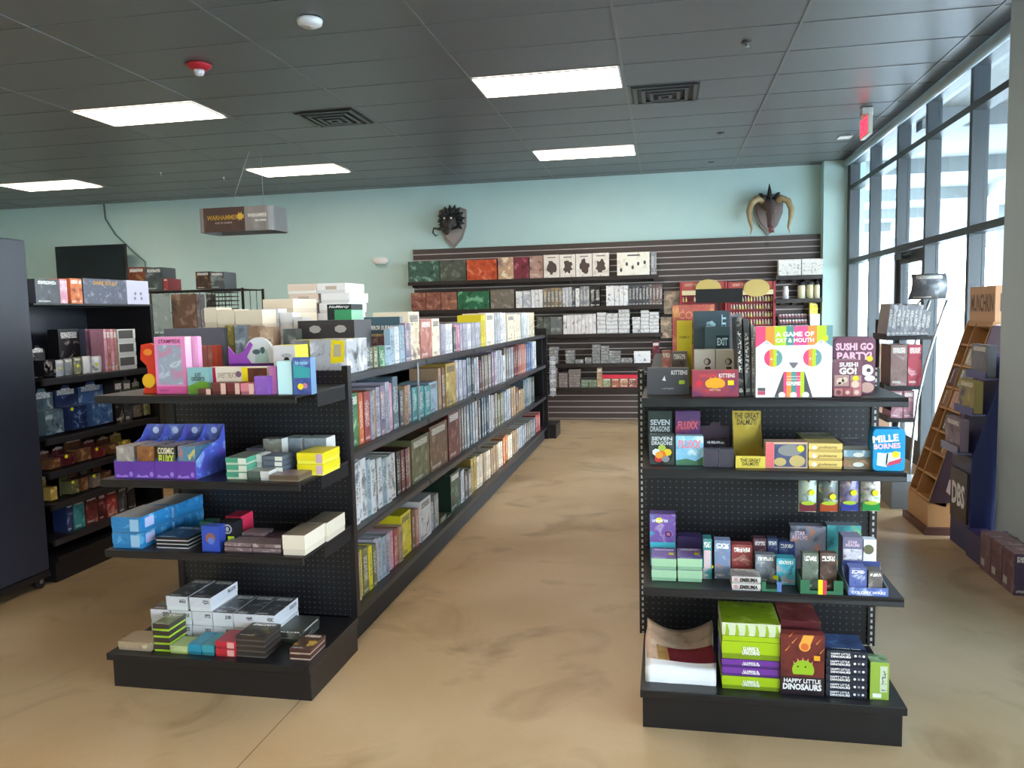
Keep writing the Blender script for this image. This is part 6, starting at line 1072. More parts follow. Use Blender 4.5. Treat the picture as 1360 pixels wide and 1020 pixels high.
rowB([(546, 565.5, 389, ['8a5448', '5c3028', 'b88470'], 'rust brown', 'upright'), (566, 585.5, 388.5, ['8a5448', '5c3028', 'b88470'], 'rust brown', 'upright'), (586, 607, 388, ['946050', '643c30', 'c08c70'], 'rust brown', 'upright'), (608, 650, 387, ['2c6a4a', '183c2c', '88c8a0'], 'emerald dragon', 'upright'), (651.5, 683, 384.5, ['787064', '504a44', 'a89c90'], 'taupe', 'upright'), (685, 694, 387, None, 'white', 'upright'), (694.5, 705, 386, None, 'pale grey', 'upright')]
 +many(705.5, 721, 385, 384, 3, None, 'white')+many(721.5, 747, 383, 382, 5, ['7c766c', '54504a', 'b09058'], 'grey brown')+many(747, 760, 382, 381, 3, None, 'pale grey')+many(760, 764, 381, 381, 1, None, 'dark grey')+many(764.3, 770, 383, 383, 1, None, 'white')+many(770.5, 783, 380.5, 380, 3, None, 'grey')+many(784, 797, 380, 380, 2, None, 'black')+[(805, 816, 379.5, None, 'white', 'upright')]+many(816.3, 834.5, 379.5, 379, 3, None, 'white')+many(835, 862, 378.5, 378, 6, None, 'dark grey')+many(862, 880, 378, 377.5, 4, ['6c5a58', '8a5c58', 'a8a09c'], 'taupe'), BZs[1], 'second slatwall shelf', 'books on the second slatwall shelf')
rowB([(713, 722, 421, ['585c54', '3a3e3a', '90948c'], 'dark green', 'upright'), (722.3, 731, 421, ['585c54', '3a3e3a', '90948c'], 'dark green', 'upright'), (731.3, 747, 421, ['6c7070', '4c5050', 'a0a4a4'], 'slate', 'upright')]+many(748, 792, 418.5, 417, 9, ['e0dcde', '8a8488', 'f4f4f4'], 'white', 'upright'), BZs[2], 'third slatwall shelf', 'boxes on the third slatwall shelf')
def stackB(x0, x1, yt, n, z, cols, lab, group):
    _, w, h = fr(x0, x1, yt, BYF, z)
    for k in range(n): put('miniature_box', 'flat', _+.003*math.sin(k*2), BYF, z+.0008+k*h/n, w-.001, .12, h/n-.001, 'white', '%s box from the shelf in the %s' % (ORD[k], lab), 'box', group=group, mats=M5(cols, hexmul(cols[0], .85), mode='pic', scale=25))
WW = ['dcdcde', '7c7c80', 'f0f0f0']
for x0, x1, yt, n, l in ((793, 804.5, 415, 5, 'first white stack beside the white row'), (805, 820.5, 416.5, 5, 'second white stack'), (821.5, 836, 411, 6, 'tall white stack in the middle of third shelf'), (840, 850.5, 421, 4, 'lower white stack after the gap'), (851, 862, 412, 6, 'tall white stack after the gap'), (862.5, 875, 414.5, 6, 'white stack at the shelf end')): stackB(x0, x1, yt, n, BZs[2], WW, l, 'stacked white miniature boxes')
GG = ['8c8c8c', '3c3c3e', 'd8d8d8']
for x0, x1, yt, n, l in ((729.5, 741, 461, 5, 'mottled stack at the start of fourth shelf'), (751, 763, 465.5, 4, 'second mottled stack on the fourth shelf'), (764, 775, 477.5, 1, 'low pile on fourth shelf'), (777, 785.5, 475, 1, 'next low pile on fourth shelf'), (786.5, 797, 458, 6, 'tall grey stack on fourth shelf'), (798, 808.5, 459.5, 6, 'tall grey twin stack on fourth shelf'), (809, 824, 466, 5, 'pale banded stack on fourth shelf'), (825, 840, 475.5, 1, 'flat pile before the white box')): stackB(x0, x1, yt, n, BZs[3], GG, l, 'mottled stacks on the fourth shelf')
F1('miniature_box', 'upright', 842, 864, 466.5, BYF, BZs[3], .1, 'white', 'white landscape box on the fourth slatwall shelf'); F1('miniature_box', 'upright', 866, 876, 453, BYF-.01, BZs[3], .1, 'maroon', 'tall maroon box with white lettering at the fourth shelf end')
TT = ['8c807c', '544a48', 'b8b0ac']
for x0, x1, yt, n, l in ((729.5, 740, 489, 6, 'mottled stack at the start of lowest shelf'), (742, 754, 495.5, 5, 'second stack on lowest shelf'), (755.5, 770.5, 490.5, 7, 'tall banded taupe stack on lowest shelf')): stackB(x0, x1, yt, n, BZs[4], TT, l, 'stacks on the lowest shelf')
for x0, x1, yt, n, l in ((771.5, 781.5, 504.5, 2, 'short green stack on lowest shelf'), (782, 792.5, 504.5, 2, 'second short green stack on lowest shelf')): stackB(x0, x1, yt, n, BZs[4], ['7c8874', '505a4a', 'a8b0a0'], l, 'short green stacks')
F1('miniature_box', 'upright', 793, 799.5, 488.5, BYF, BZs[4], .1, 'tan', 'tall narrow tan box behind the red-topped display')
xa, w_, h_ = fr(800, 846, 498, BYF+.02, BZs[4]); t = thing('counter_display', 'red-topped display of four miniature packs on the lowest slatwall shelf', 'display box', (xa, BYF+.02, BZs[4]+.0006))
b = MB(); b.box(-w_/2, w_/2, .0, .15, h_*.72, h_, 0); b.box(-w_/2, w_/2, .145, .15, 0, h_*.72, 0); b.box(-w_/2, w_/2, 0, .1449, 0, .004, 0); b.build('red_carton', flat('display_red', 'd83048', .4), t)
for k in range(4): x = -w_/2+w_*(k+.5)/4; b = MB(); b.box(x-w_*.115, x+w_*.115, .002, .12, .005, h_*.71); tag(b.build('miniature_pack', art([('8a9a78', 'a86a50', 'b88468', '8a5a4c')[k], '5c3028', 'd8b098'], 'cover', scale=25), None, (xa, BYF+.02, BZs[4]+.0006)), '%s pack from aisle side inside the red-topped display' % ORD[k], 'pack', 'packs in red-topped display')
# brown boxes, paint racks and cans on the window side of the slatted wall
for x0, x1, yt, yb, lab in ((881.5, 902.5, 386.5, 417, 'brown box with pale figure hooked on the slatted wall'), (877.5, 892, 421, 449, 'taupe blister box hooked on the slatted wall, below the brown box'), (893, 903, 424, 449, 'small taupe box hooked beside the taupe blister box')):
    zb = P((x0+x1)/2, yb, 1, 11.1)[2]; o = F1('hanging_miniature_box', 'upright', x0, x1, yt, 11.1, zb, .17, 'taupe', lab, mats=M5(['8c7c6a', '5c4c42', 'c8a890'], '6a5c50', scale=10))
    b = MB(); b.tube([(0, .165, .0), (0, .178, .0)], .003, 0, 5); 
bshelf(-.0, 1.40, P(950, 452, 1, 11.05)[2]-.1, 'dark shelf carrying the paint racks on the slatted wall')
def paint_rack(x0, x1, n, rows, lab, dense, y0r=0):
    Y = 11.05; yt = 374; zb = P(950, 452, 1, Y)[2]-.1; xa, w, h = fr(x0, x1, yt, Y, zb); t = thing('paint_rack', lab, 'paint rack', (xa, Y, zb+.0008), 0, 'paint racks')
    RR = flat('rack_red', '9c3038', .4); b = MB(); b.box(-w/2, w/2, .14, .15, 0, h); b.build('back_board', RR, t)
    for s in (-1, 1): b = MB(); xx = sorted((s*w/2, s*(w/2-.028))); b.box(xx[0], xx[1], 0, .1399, 0, h); b.build('side_panel', RR, t)
    b = MB(); b.box(-w/2+.0281, w/2-.0281, .02, .1399, h*.87, h); b.box(-w/2+.0281, w/2-.0281, -.002, .0199, h*.80, h*.87, 1); b.build('header_card', [flat('rack_head', 'b05048', .4), flat('rack_cream', 'd8cca0', .4)], t)
    b = MB(); disc(b, .0, h*.9, .17, 0, y=-.02, sx=1.1, sz=.7); b.v = [(q[0]*.9+w*.1, q[1]*.3-.004, q[2]) for q in b.v]; b.build('round_badge', flat('badge_gold', 'c8b068', .4), t)
    text(t, 'ARMY PAINTER', w*.45, h*.045, -w*.18, h*.955, .018, flat('rack_ink', 'e8b8a8'))
    for r in range(rows):
        z = h*.70-r*h*.118; b = MB(); b.box(-w/2+.0281, w/2-.0281, .03, .1399, z-.008, z); b.build('rack_shelf', RR, t)
        if r < 6:
            b0 = None; nn = n
            for k in range(nn):
                x = -w/2+.045+(w-.09)*k/(nn-1)
                if (dense and True) or (k in (0, 1, 4, 5, 7, 8) and r < 2):
                    c = [(.0, 0), (.0125, 0), (.0125, .042), (.006, .05), (.0055, .068), (0, .068)]
                    key = 'pb%d' % ((k+r*3) % 6); 
                    if key not in MC:
                        q = MB(); q.lathe(c, [0, 0, 0, 1, 1], 8); MC[key] = q.mesh('paint_bottle', [flat('paint_'+key, ('c8c088', 'd8d070', 'b8a890', 'a89880', 'd0c8a0', '8a8478')[(k+r*3) % 6], .4), flat('bottle_cap', 'ece8e4', .4)])
                    ob = bpy.data.objects.new('paint_bottle', MC[key]); col.objects.link(ob); ob.location = (xa+x, Y+.05, zb+.0008+z)
                    tag(ob, 'small white-capped paint bottle, %s along the %s row of the %s' % (ORD[k], ORD[r], 'full paint rack' if dense else 'half empty paint rack'), 'paint bottle', 'paint bottles')
paint_rack(903, 966, 15, 5, 'red paint rack half hidden behind the black header sign', False); paint_rack(966.8, 1030, 15, 6, 'red paint rack with gold badge and full rows of bottles', True)
b = MB(); b.box(-.20, .20, 0, .01, 0, .095); o_ = P(955, 402, 1, 5.6); t = thing('header_sign', 'black blank header sign standing above the goods on the short unit', 'sign', (o_[0], 5.6, 1.237+.0006)); b.v = [(q[0]*.78, q[1], q[2]+o_[2]-1.2376-.0) for q in b.v]; b.build('sign_board', BLK2, t); b = MB(); b.box(-.008, .008, .003, .007, 0, o_[2]-1.2377); b.build('sign_post', BLK2, t)
for k, (px0, px1) in enumerate(((1030, 1093),)):
    for z_, l in ((P(1060, 366, 1, 11.05)[2], 'upper dark shelf by the corner, under the white figure boxes'), (P(1060, 397, 1, 11.05)[2], 'middle dark shelf by the corner, holding the spray cans'), (P(1060, 437, 1, 11.05)[2], 'lower dark shelf by the corner, holding small paint pots')):
        bshelf(P(px0, 380, 1, 11.05)[0], 2.02, z_, l, 11.03)
zc = P(1060, 366, 1, 11.05)[2]; zs = P(1060, 397, 1, 11.05)[2]; zp = P(1060, 437, 1, 11.05)[2]
F1('miniature_box', 'upright', 1034, 1064, 345, 11.05, zc, .15, 'white', 'white box with small dark figures in the corner, nearer the paint racks', mats=M5(['e8e4dc', '6a6460', 'f4f0ec'], mode='cover', scale=30)); F1('miniature_box', 'upright', 1065, 1093, 344, 11.05, zc, .15, 'white', 'white box with small dark figures in the corner, nearer the windows', mats=M5(['e8e4dc', '5c5854', 'f4f0ec'], mode='cover', scale=30))
for k, (x0, x1, yt, c, l) in enumerate(((1040, 1048, 380, 'dcdce4', 'slim white'), (1060, 1070.5, 375, 'd8d0b0', 'first cream'), (1071.5, 1081, 374, 'd0c8a0', 'second cream'), (1081.5, 1089.5, 374, 'd8d0b0', 'third cream'))):
    a, w, h = fr(x0, x1, yt, 11.07, zs); t = thing('spray_can', l+' spray can on the middle corner shelf', 'spray can', (a, 11.07+w/2, zs+.0008), 0, 'spray cans'); r = w/2
    b = MB(); b.lathe([(0, 0), (r, 0), (r, h*.78), (r*.7, h*.84), (0, h*.84)], 0, 14); b.build('can_body', flat('can_'+c, c, .35), t); b = MB(); b.lathe([(r*.8, h*.8), (r*.8, h), (0, h)], 0, 14); b.build('can_cap', flat('cap_dark' if k else 'cap_white', '38383c' if k else 'e8e8ec', .4), t)
for r_ in range(3):
    for k in range(9):
        x = P(1037+k*4.2, 430, 1, 11.1)[0]; z = zp+.0008+r_*.075
        q = MC.get('pot') or MB().lathe([(0, 0), (.02, 0), (.02, .03), (.016, .034), (.016, .05), (0, .05)], [0, 0, 1, 1, 1], 8).mesh('paint_pot', [flat('pot_body', 'a87880', .4), flat('pot_cap', 'e4e0e4', .4)]); MC['pot'] = q
        ob = bpy.data.objects.new('paint_pot', q); col.objects.link(ob); ob.location = (x, 11.1+r_*.045, z); tag(ob, 'small paint pot, %s along the %s step of the corner shelf' % (ORD[k], ORD[r_]), 'paint pot', 'paint pots')
for r_ in range(3):
    b = MB(); xa, xb = P(1034, 430, 1, 11.1)[0], P(1075, 430, 1, 11.1)[0]; b.box(xa, xb, 11.075+r_*.045, 11.118+r_*.045, zp+.0004, zp+r_*.075 if r_ else zp+.0006); tag(b.build('display_step', BSH), '%s dark step under the paint pots in the corner' % ORD[r_], 'display step') if r_ else None
F1('paint_set_box', 'carton', 1076, 1089, 417, 11.08, zp, .1, 'white', 'white paint chart box with dark swatches on the lower corner shelf', mats=M5(['e8e8e4', '3c4248', 'f4f4f0'], mode='spine')); _a = fr(1076, 1089, 417, 11.08, zp)
F1('paint_set_box', 'carton', 1075.5, 1086, 402, 11.09, zp+_a[2]+.001, .08, 'yellow', 'yellow can box resting on the white chart box')
# ------------------------------------------------------------------ dragon head trophies
def trophy(name, label, x, z, sc_, kind):
    t = thing(name, label, 'wall trophy', (x, BY-.002, z)); t.scale = (sc_,)*3
    sh = [(0, -.36), (.13, -.22), (.2, -.04), (.21, .2), (.12, .24), (0, .22), (-.12, .24), (-.21, .2), (-.2, -.04), (-.13, -.22)]
    b = MB(); b.prism(sh, -.04, 0, 0); b.prism([(p_[0]*.84, p_[1]*.84) for p_ in sh], -.055, -.0401, 1); b.build('shield_plaque', [flat('plaque_stone', '8a8480', .6), flat('plaque_inner2' if kind else 'plaque_inner', '8c7e7c' if kind else 'a0948e', .6)], t, bevel=.006)
    SK = art(['3c3634', '28262a', '5c5450'], 'pic', scale=9, rough=.55) if kind == 0 else art(['5a4a48', '3c4440', '7c6664'], 'pic', scale=9, rough=.5)
    me = bpy.data.meshes.new('dragon_head'); o = bpy.data.objects.new('dragon_head', me); col.objects.link(o); o.parent = t
    if kind == 0: vs = [(0, -.05, .02, .10), (0, -.14, .04, .12), (0, -.22, .05, .105), (-.01, -.30, -.02, .07), (-.02, -.37, -.08, .05), (-.02, -.27, -.12, .045), (-.03, -.33, -.17, .035)]; es = [(0, 1), (1, 2), (2, 3), (3, 4), (2, 5), (5, 6)]
    else: vs = [(0, -.05, .05, .11), (0, -.16, .08, .12), (0, -.25, .0, .09), (0, -.31, -.12, .065), (0, -.34, -.25, .055), (0, -.33, -.33, .045)]; es = [(0, 1), (1, 2), (2, 3), (3, 4), (4, 5)]
    me.from_pydata([v[:3] for v in vs], es, []); me.materials.append(SK); me.uv_layers.new(name='metres'); me.uv_layers.new(name='unit')
    m = o.modifiers.new('body', 'SKIN'); 
    for i, v in enumerate(vs): me.skin_vertices[0].data[i].radius = (v[3], v[3]*.9)
    me.skin_vertices[0].data[0].use_root = True; o.modifiers.new('smooth', 'SUBSURF').levels = 2; o.modifiers['smooth'].render_levels = 2
    HORN = flat('horn_ivory', 'a08c64', .5); DK = flat('crest_dark', '20282a', .5)
    if kind == 0:
        b = MB(); fp = []
        for k in range(26): a = R(-50+280*k/25); r_ = .215 if k % 2 else .15; fp.append((math.cos(a)*r_, .05+math.sin(a)*r_*1.05))
        b.prism(fp, -.13, -.10, 0); b.build('crest_frill', DK, t)
        for k in range(11):
            a = R(-20+220*k/10); c, s = math.cos(a), math.sin(a); b = MB(); b.tube([(c*.08, -.15, .05+s*.09), (c*.15, -.16, .05+s*.155), (c*.205, -.14, .05+s*.20)], [.03, .018, .002], 0, 6); b.build('crest_spike', DK, t)
        b = MB(); b.tube([(-.03, -.34, -.1), (-.12, -.36, -.1), (-.2, -.34, -.08), (-.22, -.33, -.14), (-.18, -.33, -.19), (-.14, -.33, -.17)], [.02, .018, .014, .013, .011, .006], 0, 8); b.build('tongue_barbel', DK, t)
        for s in (-1, 1): b = MB(); b.lathe([(0, -.016), (.012, -.01), (.016, 0), (.012, .01), (0, .016)], 0, 10, c=(s*.05-.0, -.315)); b.v = [(q[0], q[1], q[2]+.055) for q in b.v]; b.build('eye', flat('eye_white', 'd0ccc8', .2), t)
    else:
        for s in (-1, 1):
            b = MB(); pts = [(s*.08, -.14, .10), (s*.16, -.18, .15), (s*.25, -.2, .10), (s*.29, -.22, -.02), (s*.28, -.23, -.15), (s*.25, -.24, -.27), (s*.27, -.25, -.36)]; b.tube(pts, [.05, .05, .048, .042, .03, .018, .003], 0, 10); hn = b.build('curled_horn', HORN, t)
            for k in range(1, 9): u = k/9*4; i = int(u); f = u-i; q = Vector(pts[1+i])*(1-f)+Vector(pts[min(2+i, 6)])*f; d = (Vector(pts[min(2+i, 6)])-Vector(pts[1+i])).normalized()*.006; r_ = .051-.008*u; b = MB(); b.tube([q-d, q+d], r_, 0, 10); b.build('horn_ridge', flat('horn_ridge_dark', '7a6a48', .6), hn)
            b = MB(); b.tube([(s*.06, -.16, .13), (s*.12, -.15, .22), (s*.15, -.12, .24)], [.04, .025, .002], 0, 6); b.build('ear_frill', DK, t)
            b = MB(); b.lathe([(0, -.013), (.01, -.008), (.013, 0), (.01, .008), (0, .013)], 0, 8, c=(s*.065, -.30)); b.v = [(q[0], q[1], q[2]-.05) for q in b.v]; b.build('eye', flat('eye_amber', 'c8a860', .2), t)
            b = MB(); b.tube([(s*.035, -.37, -.28), (s*.038, -.375, -.36)], [.012, .002], 0, 6); b.build('fang', HORN, t)
        for k in range(6): b = MB(); z0 = .16-k*.07; y0 = -.2-k*.028; b.tube([(0, y0+.03, z0), (0, y0-.03, z0+.10-.012*k)], [.028-.003*k, .002], 0, 6); b.build('crest_spike', DK, t)
        b = MB(); b.tube([(0, -.14, .14), (0, -.15, .26), (0, -.12, .37)], [.045, .03, .003], 0, 6); b.build('tall_crest_horn', DK, t)
        b = MB(); b.tube([(0, -.345, -.27), (0, -.37, -.335)], [.045, .04], 0, 10); b.build('muzzle', flat('muzzle_rose', '7a4c54', .5), t)
    return t
q = P(600, 297, 1, 11.25); trophy('mounted_dragon_trophy', 'dark horned dragon head with ring of spikes on a shield, on teal wall', q[0], q[2]+.0, 1.0, 0)
q = P(1022, 276, 1, 11.2); trophy('mounted_dragon_trophy', 'dragon head with two long curled horns on a shield, near the windows', q[0], q[2]-.02, .93, 1)
# ------------------------------------------------------------------ hanging banner ring
YB_ = 8.2; c0 = P(316, 291, 1, YB_); xl = P(267, 291, 1, YB_)[0]; xr = P(366, 291, 1, YB_)[0]; zt = P(316, 276, 1, YB_)[2]; zb = P(316, 308, 1, YB_)[2]; hw = (xr-xl)/2
t = thing('hanging_banner', 'dark curved banner ring with gold lettering hung by cords from the ceiling', 'banner', (c0[0], YB_, zb))
H_ = zt-zb; BNM = art(['4a3834', '3a2e2c', '584844'], 'pic', scale=3); BNG = art(['848282', '6c6a6a', '989898'], 'pic', scale=2)
ring = []
for cx, cy, a0 in ((hw-.08, .08-.0, -90), (hw-.08, .34, 0), (-hw+.08, .34, 90), (-hw+.08, .08, 180)):
    for k in range(5): a = R(a0+k*22.5); ring.append((cx+.08*math.cos(a), cy-.08+.08*math.sin(a)))
b = MB(); n = len(ring)
pv = [(ring[i], ring[(i+1) % n]) for i in range(n)]
seq = ring
for (p0, p1) in pv:
    m_ = 0
    if abs(p0[1]-p1[1]) < 1e-6 and abs(p0[0]-p1[0]) > .3 and p0[1] < .05: 
        xs_ = [p0[0], hw*.28, p1[0]] if p0[0] < p1[0] else [p0[0], hw*.28, p1[0]]
        b.face([(xs_[0], p0[1], 0), (xs_[1], p0[1], 0), (xs_[1], p0[1], H_), (xs_[0], p0[1], H_)], 0, [(0, 0), (.8, 0), (.8, H_), (0, H_)]); b.face([(xs_[1], p0[1], 0), (xs_[2], p0[1], 0), (xs_[2], p0[1], H_), (xs_[1], p0[1], H_)], 1, [(0, 0), (.5, 0), (.5, H_), (0, H_)]); continue
    b.face([(p0[0], p0[1], 0), (p1[0], p1[1], 0), (p1[0], p1[1], H_), (p0[0], p0[1], H_)], 1, [(0, 0), (.1, 0), (.1, H_), (0, H_)])
o = b.build('printed_band', [BNM, BNG], t); so = o.modifiers.new('thick', 'SOLIDIFY'); so.thickness = .006
GLD = flat('gold_lettering', 'c09a3c', .4)
text(t, 'WARHAMMER', hw*.84, H_*.2, -hw*.30, H_*.58, -.0868, GLD, bold=.04); text(t, 'AGE OF SIGMAR', hw*.46, H_*.07, -hw*.28, H_*.36, -.0868, flat('pale_ink2', 'b8b0b0'), 'subtitle_lettering'); text(t, 'WARHAMMER', hw*.5, H_*.16, hw*.62, H_*.62, -.0868, INKW, 'side_lettering', bold=.05); text(t, '40,000', hw*.3, H_*.1, hw*.70, H_*.40, -.0868, INKW, 'side_subtitle_lettering', bold=.05)
b = MB(); pts = []
for k in range(16): a = 2*math.pi*k/16; r_ = H_*(.2 if k % 2 else .11)*(1.35 if k == 0 else 1); pts.append((hw*.17+r_*math.cos(a), H_*.6+r_*math.sin(a)))
b.prism(pts, -.0868, -.0866, 0); b.build('star_emblem', flat('gold_bright', 'd8b848', .4), t)
for x in (-hw*.55, hw*.5): b = MB(); b.tube([(x, .17, H_*.5), (x*.3+hw*.35, .17, CZ-.0055-zb)], .0025, 0, 5); b.build('cord', flat('cord_pale', 'b0b0b0'), t)
b = MB(); b.tube([(-hw*.57, .17, H_*.5), (hw*.52, .17, H_*.5)], .006, 0, 6); b.tube([(-hw*.55, -.0, H_*.5), (-hw*.55, .34, H_*.5)], .005, 0, 6); b.tube([(hw*.5, -.0, H_*.5), (hw*.5, .34, H_*.5)], .005, 0, 6); b.build('spreader_bars', BLK2, t)
# ------------------------------------------------------------------ racks by the windows
RY = 6.75
def at_(px, py, Y=RY): q = P(px, py, 1, Y); return q[0], q[2]
t = thing('card_display_rack', 'black display rack with curved steel poles and slanted shelves by windows', 'display rack', (2.0, RY, 0))
def rel(px, py, dy=0): x, z = at_(px, py); return (x-2.0, dy, z)
PO = [rel(1258, 398), rel(1252, 415), rel(1240, 450), rel(1228, 490), rel(1219, 530), rel(1213, 575), rel(1209, 620)]; PO.append((PO[-1][0]-.0, 0, .03))
for dy in (0, .42): b = MB(); b.tube([(p_[0]-(.25 if dy else 0)*.0, dy, p_[2]) for p_ in PO], .011, 0, 8); b.build('curved_pole', STEEL, t)
SHZ = {}
for k, (yy, x0, x1) in enumerate(((447, 1178, 1244), (513, 1176, 1226), (556, 1180, 1216))):
    a, c = rel(x0, yy), rel(x1, yy); b = MB(); b.box(a[0], c[0], 0, .40, a[2]-.03, a[2]); b.box(a[0]-.01, a[0]-.0001, 0, .40, a[2]-.03, a[2]+.02); b.build('shelf', BLK, t); SHZ[yy] = a[2]
a = rel(1178, 590); b = MB(); b.box(a[0]-.02, PO[-1][0]+.06, -.02, .44, .0, .12); b.build('base_tray', BLK2, t)
b = MB(); b.box(a[0]-.0, a[0]+.03, .401, .43, .121, 1.43); b.build('rear_post', BLK2, t)
b = MB(); (xa, _, z1), (xb, _, z0) = rel(1208, 364), rel(1257, 397)
for i in range(6):
    u0, u1 = i/6, (i+1)/6; f = lambda u: (.05*math.sin(math.pi*u))
    b.face([(xa+.02*u0, -f(u0)+.02, z0+(z1-z0)*u0), (xb-.02*u0*0, -f(u0)+.02, z0+(z1-z0)*u0), (xb, -f(u1)+.02, z0+(z1-z0)*u1), (xa+.02*u1, -f(u1)+.02, z0+(z1-z0)*u1)], 0, [(0, u0*.2), (.3, u0*.2), (.3, u1*.2), (0, u1*.2)], [(0, u0), (1, u0), (1, u1), (0, u1)], True)
o = b.build('curved_header', art(['585c62', '34383c', '94989e'], 'cover', scale=9), t); so = o.modifiers.new('thick', 'SOLIDIFY'); so.thickness = .006
b = MB(); b.tube([((xa+xb)/2, .03, z0+.03), ((xa+xb)/2+.03, .415, z0-.05), (a[0]+.015, .415, 1.42)], .008, 0, 6); b.build('header_arm', BLK2, t)
for k in range(10):
    x0 = 1178+k*5.6; zt_ = SHZ[447]; xx, zz = at_(x0+2.5, 404+(k > 7)*8)
    o = put('comic_pack', 'book', xx+.01, RY+.03, zt_+.001, .030, .3, zz-zt_-.01*(k % 2), 'grey', 'grey clear-wrapped comic pack, %s on the upper shelf of the curved rack' % ORD[k], 'comic pack', mode='spine', group='comic packs on the curved rack', lean=.10)
    o.location.z += .0035
for k, (x0, x1, c, l) in enumerate(((1183, 1205, ['8c7470', '5a4a4c', 'b0a0a0'], 'clear-fronted taupe box on the middle shelf of the curved rack'), (1206, 1224, ['b04858', '7a2434', 'e0b0b8'], 'crimson box with white spine lettering on the curved rack'))):
    z = SHZ[513]; xa, w, h = fr(x0, x1, 458, RY+.03, z); put('board_game_box', 'upright', xa, RY+.03, z+.0008, w, .3, h, 'red', l, 'box', mats=M5(c, hexmul(c[0], .7), mode='cover', scale=10))
for k, (x0, x1) in enumerate(((1183, 1199), (1200, 1214))):
    z = SHZ[556]; xa, w, h = fr(x0, x1, 519, RY+.03, z); put('board_game_box', 'upright', xa, RY+.03, z+.0008, w, .25, h, 'red', ('dusty rose box on the lowest shelf of the curved rack, beside the wall unit side', 'dusty rose box on the lowest shelf of the curved rack, beside the steel pole')[k], 'box', mats=M5(['a0707c', '6a4450', 'c8a0a8'], mode='cover', scale=12))
F1('cardboard_box', 'flat', 1163, 1182, 457, 7.6, .001, .3, 'tan', 'plain brown cardboard box stack behind the sushi tins', mats=M5('a88468'))
# wooden cubby rack leaning back towards the windows
WD = flat('birch_wood', 'b88a58', .5); WD2 = flat('birch_wood_dark', '8a6238', .5); WD3 = flat('plinth_brown', '5a3a30', .5)
t = thing('wooden_display_rack', 'tall sloping wooden cubby rack with creature emblem and carved title board', 'display rack', (1.73, 5.66, 0))
FW, FD = .44, .02      # width along y, lean: x goes from 0 at z .22 to .42 at z 1.42
Ax = Vector((.355, 0, 1.19)).normalized(); Lh = 1.242
def SP(u, v, n=0): return Vector((0, 0, .22))+Vector((0, FW*u, 0))+Ax*(Lh*v)+Vector((Ax.z, 0, -Ax.x))*(n)     # u along, v up the slope, n into the rack
def slab(b, u0, u1, v0, v1, n0, n1, m=0):
    c = [SP(u, v, n) for n in (n0, n1) for v in (v0, v1) for u in (u0, u1)]
    for f in ((0, 2, 3, 1), (4, 5, 7, 6), (0, 1, 5, 4), (2, 6, 7, 3), (0, 4, 6, 2), (1, 3, 7, 5)): b.face([c[i] for i in f], m, [(0, 0), (.1, 0), (.1, .1), (0, .1)], [(0, 0), (1, 0), (1, 1), (0, 1)])
b = MB(); b.prism([(0, 0), (.30, 0), (.56, 0), (.56, .44), (.0, .44)] if False else [(-.03, .0), (.34, .0), (.34, .05), (-.03, .05)], -.03, .48, 0); b.build('plinth', WD3, t)
b = MB(); b.prism([(-.005, .051), (.33, .051), (.33, .22), (-.005, .215)], .0, .44, 0); b.build('base_box', WD, t)
b = MB(); slab(b, 0, 1, 0, 1, .10, .112); b.build('back_board', WD2, t)
for u in (0, .62, .975):
    b = MB(); slab(b, u, u+.03, 0, 1, 0, .0999); b.build('upright_divider', WD, t)
for v in (0.0, .125, .25, .37, .5, .62, .75, .87, .985):
    b = MB(); slab(b, .0301, .6199, v, v+.012, .005, .0998); slab(b, .6501, .9749, v, v+.012, .005, .0998); b.build('cubby_shelf', WD, t)
b = MB(); q = [(0, .22), (.32, .22), (.50, 1.40), (.355, 1.40)]; b.prism(q, -.0125, -.0005, 0); b.build('side_panel', flat('side_dark', '3a2228', .5), t)
b = MB(); b.prism([(.10, .30), (.14, .26), (.19, .28), (.24, .25), (.27, .30), (.30, .38), (.26, .35), (.22, .40), (.25, .46), (.19, .42), (.15, .44), (.16, .36), (.12, .38)], -.0145, -.013, 0); b.build('creature_emblem', flat('emblem_cream', 'a88c80', .5), t)
b = MB(); b.box(.36, .50, .0, .44, 1.405, 1.425); b.box(.37, .385, .0, .44, 1.425, 1.66, 1); b.box(.385, .62, 0.0, .015, 1.425, 1.66, 1); b.build('title_board', [WD, flat('title_wood', 'c89c74', .5)], t)
text(t, 'MUNCHKIN', .38, .12, -.22, 1.55, .369, flat('carved_dark', '5c4a3c'), 'carved_lettering', Matrix.Rotation(R(-90), 4, 'Z')); text(t, 'MUNCH', .20, .12, .50, 1.55, -.0008, flat('carved_dark', '5c4a3c'), 'carved_side_lettering')
def cub(u0, u1, v0, v1, cols, lab):
    b = MB(); slab(b, u0, u1, v0, v1, .012, .05); o = b.build('card_game_box', art(cols, 'cover', scale=12), None, (1.73, 5.66, 0)); b.v and tag(o, lab, 'box')
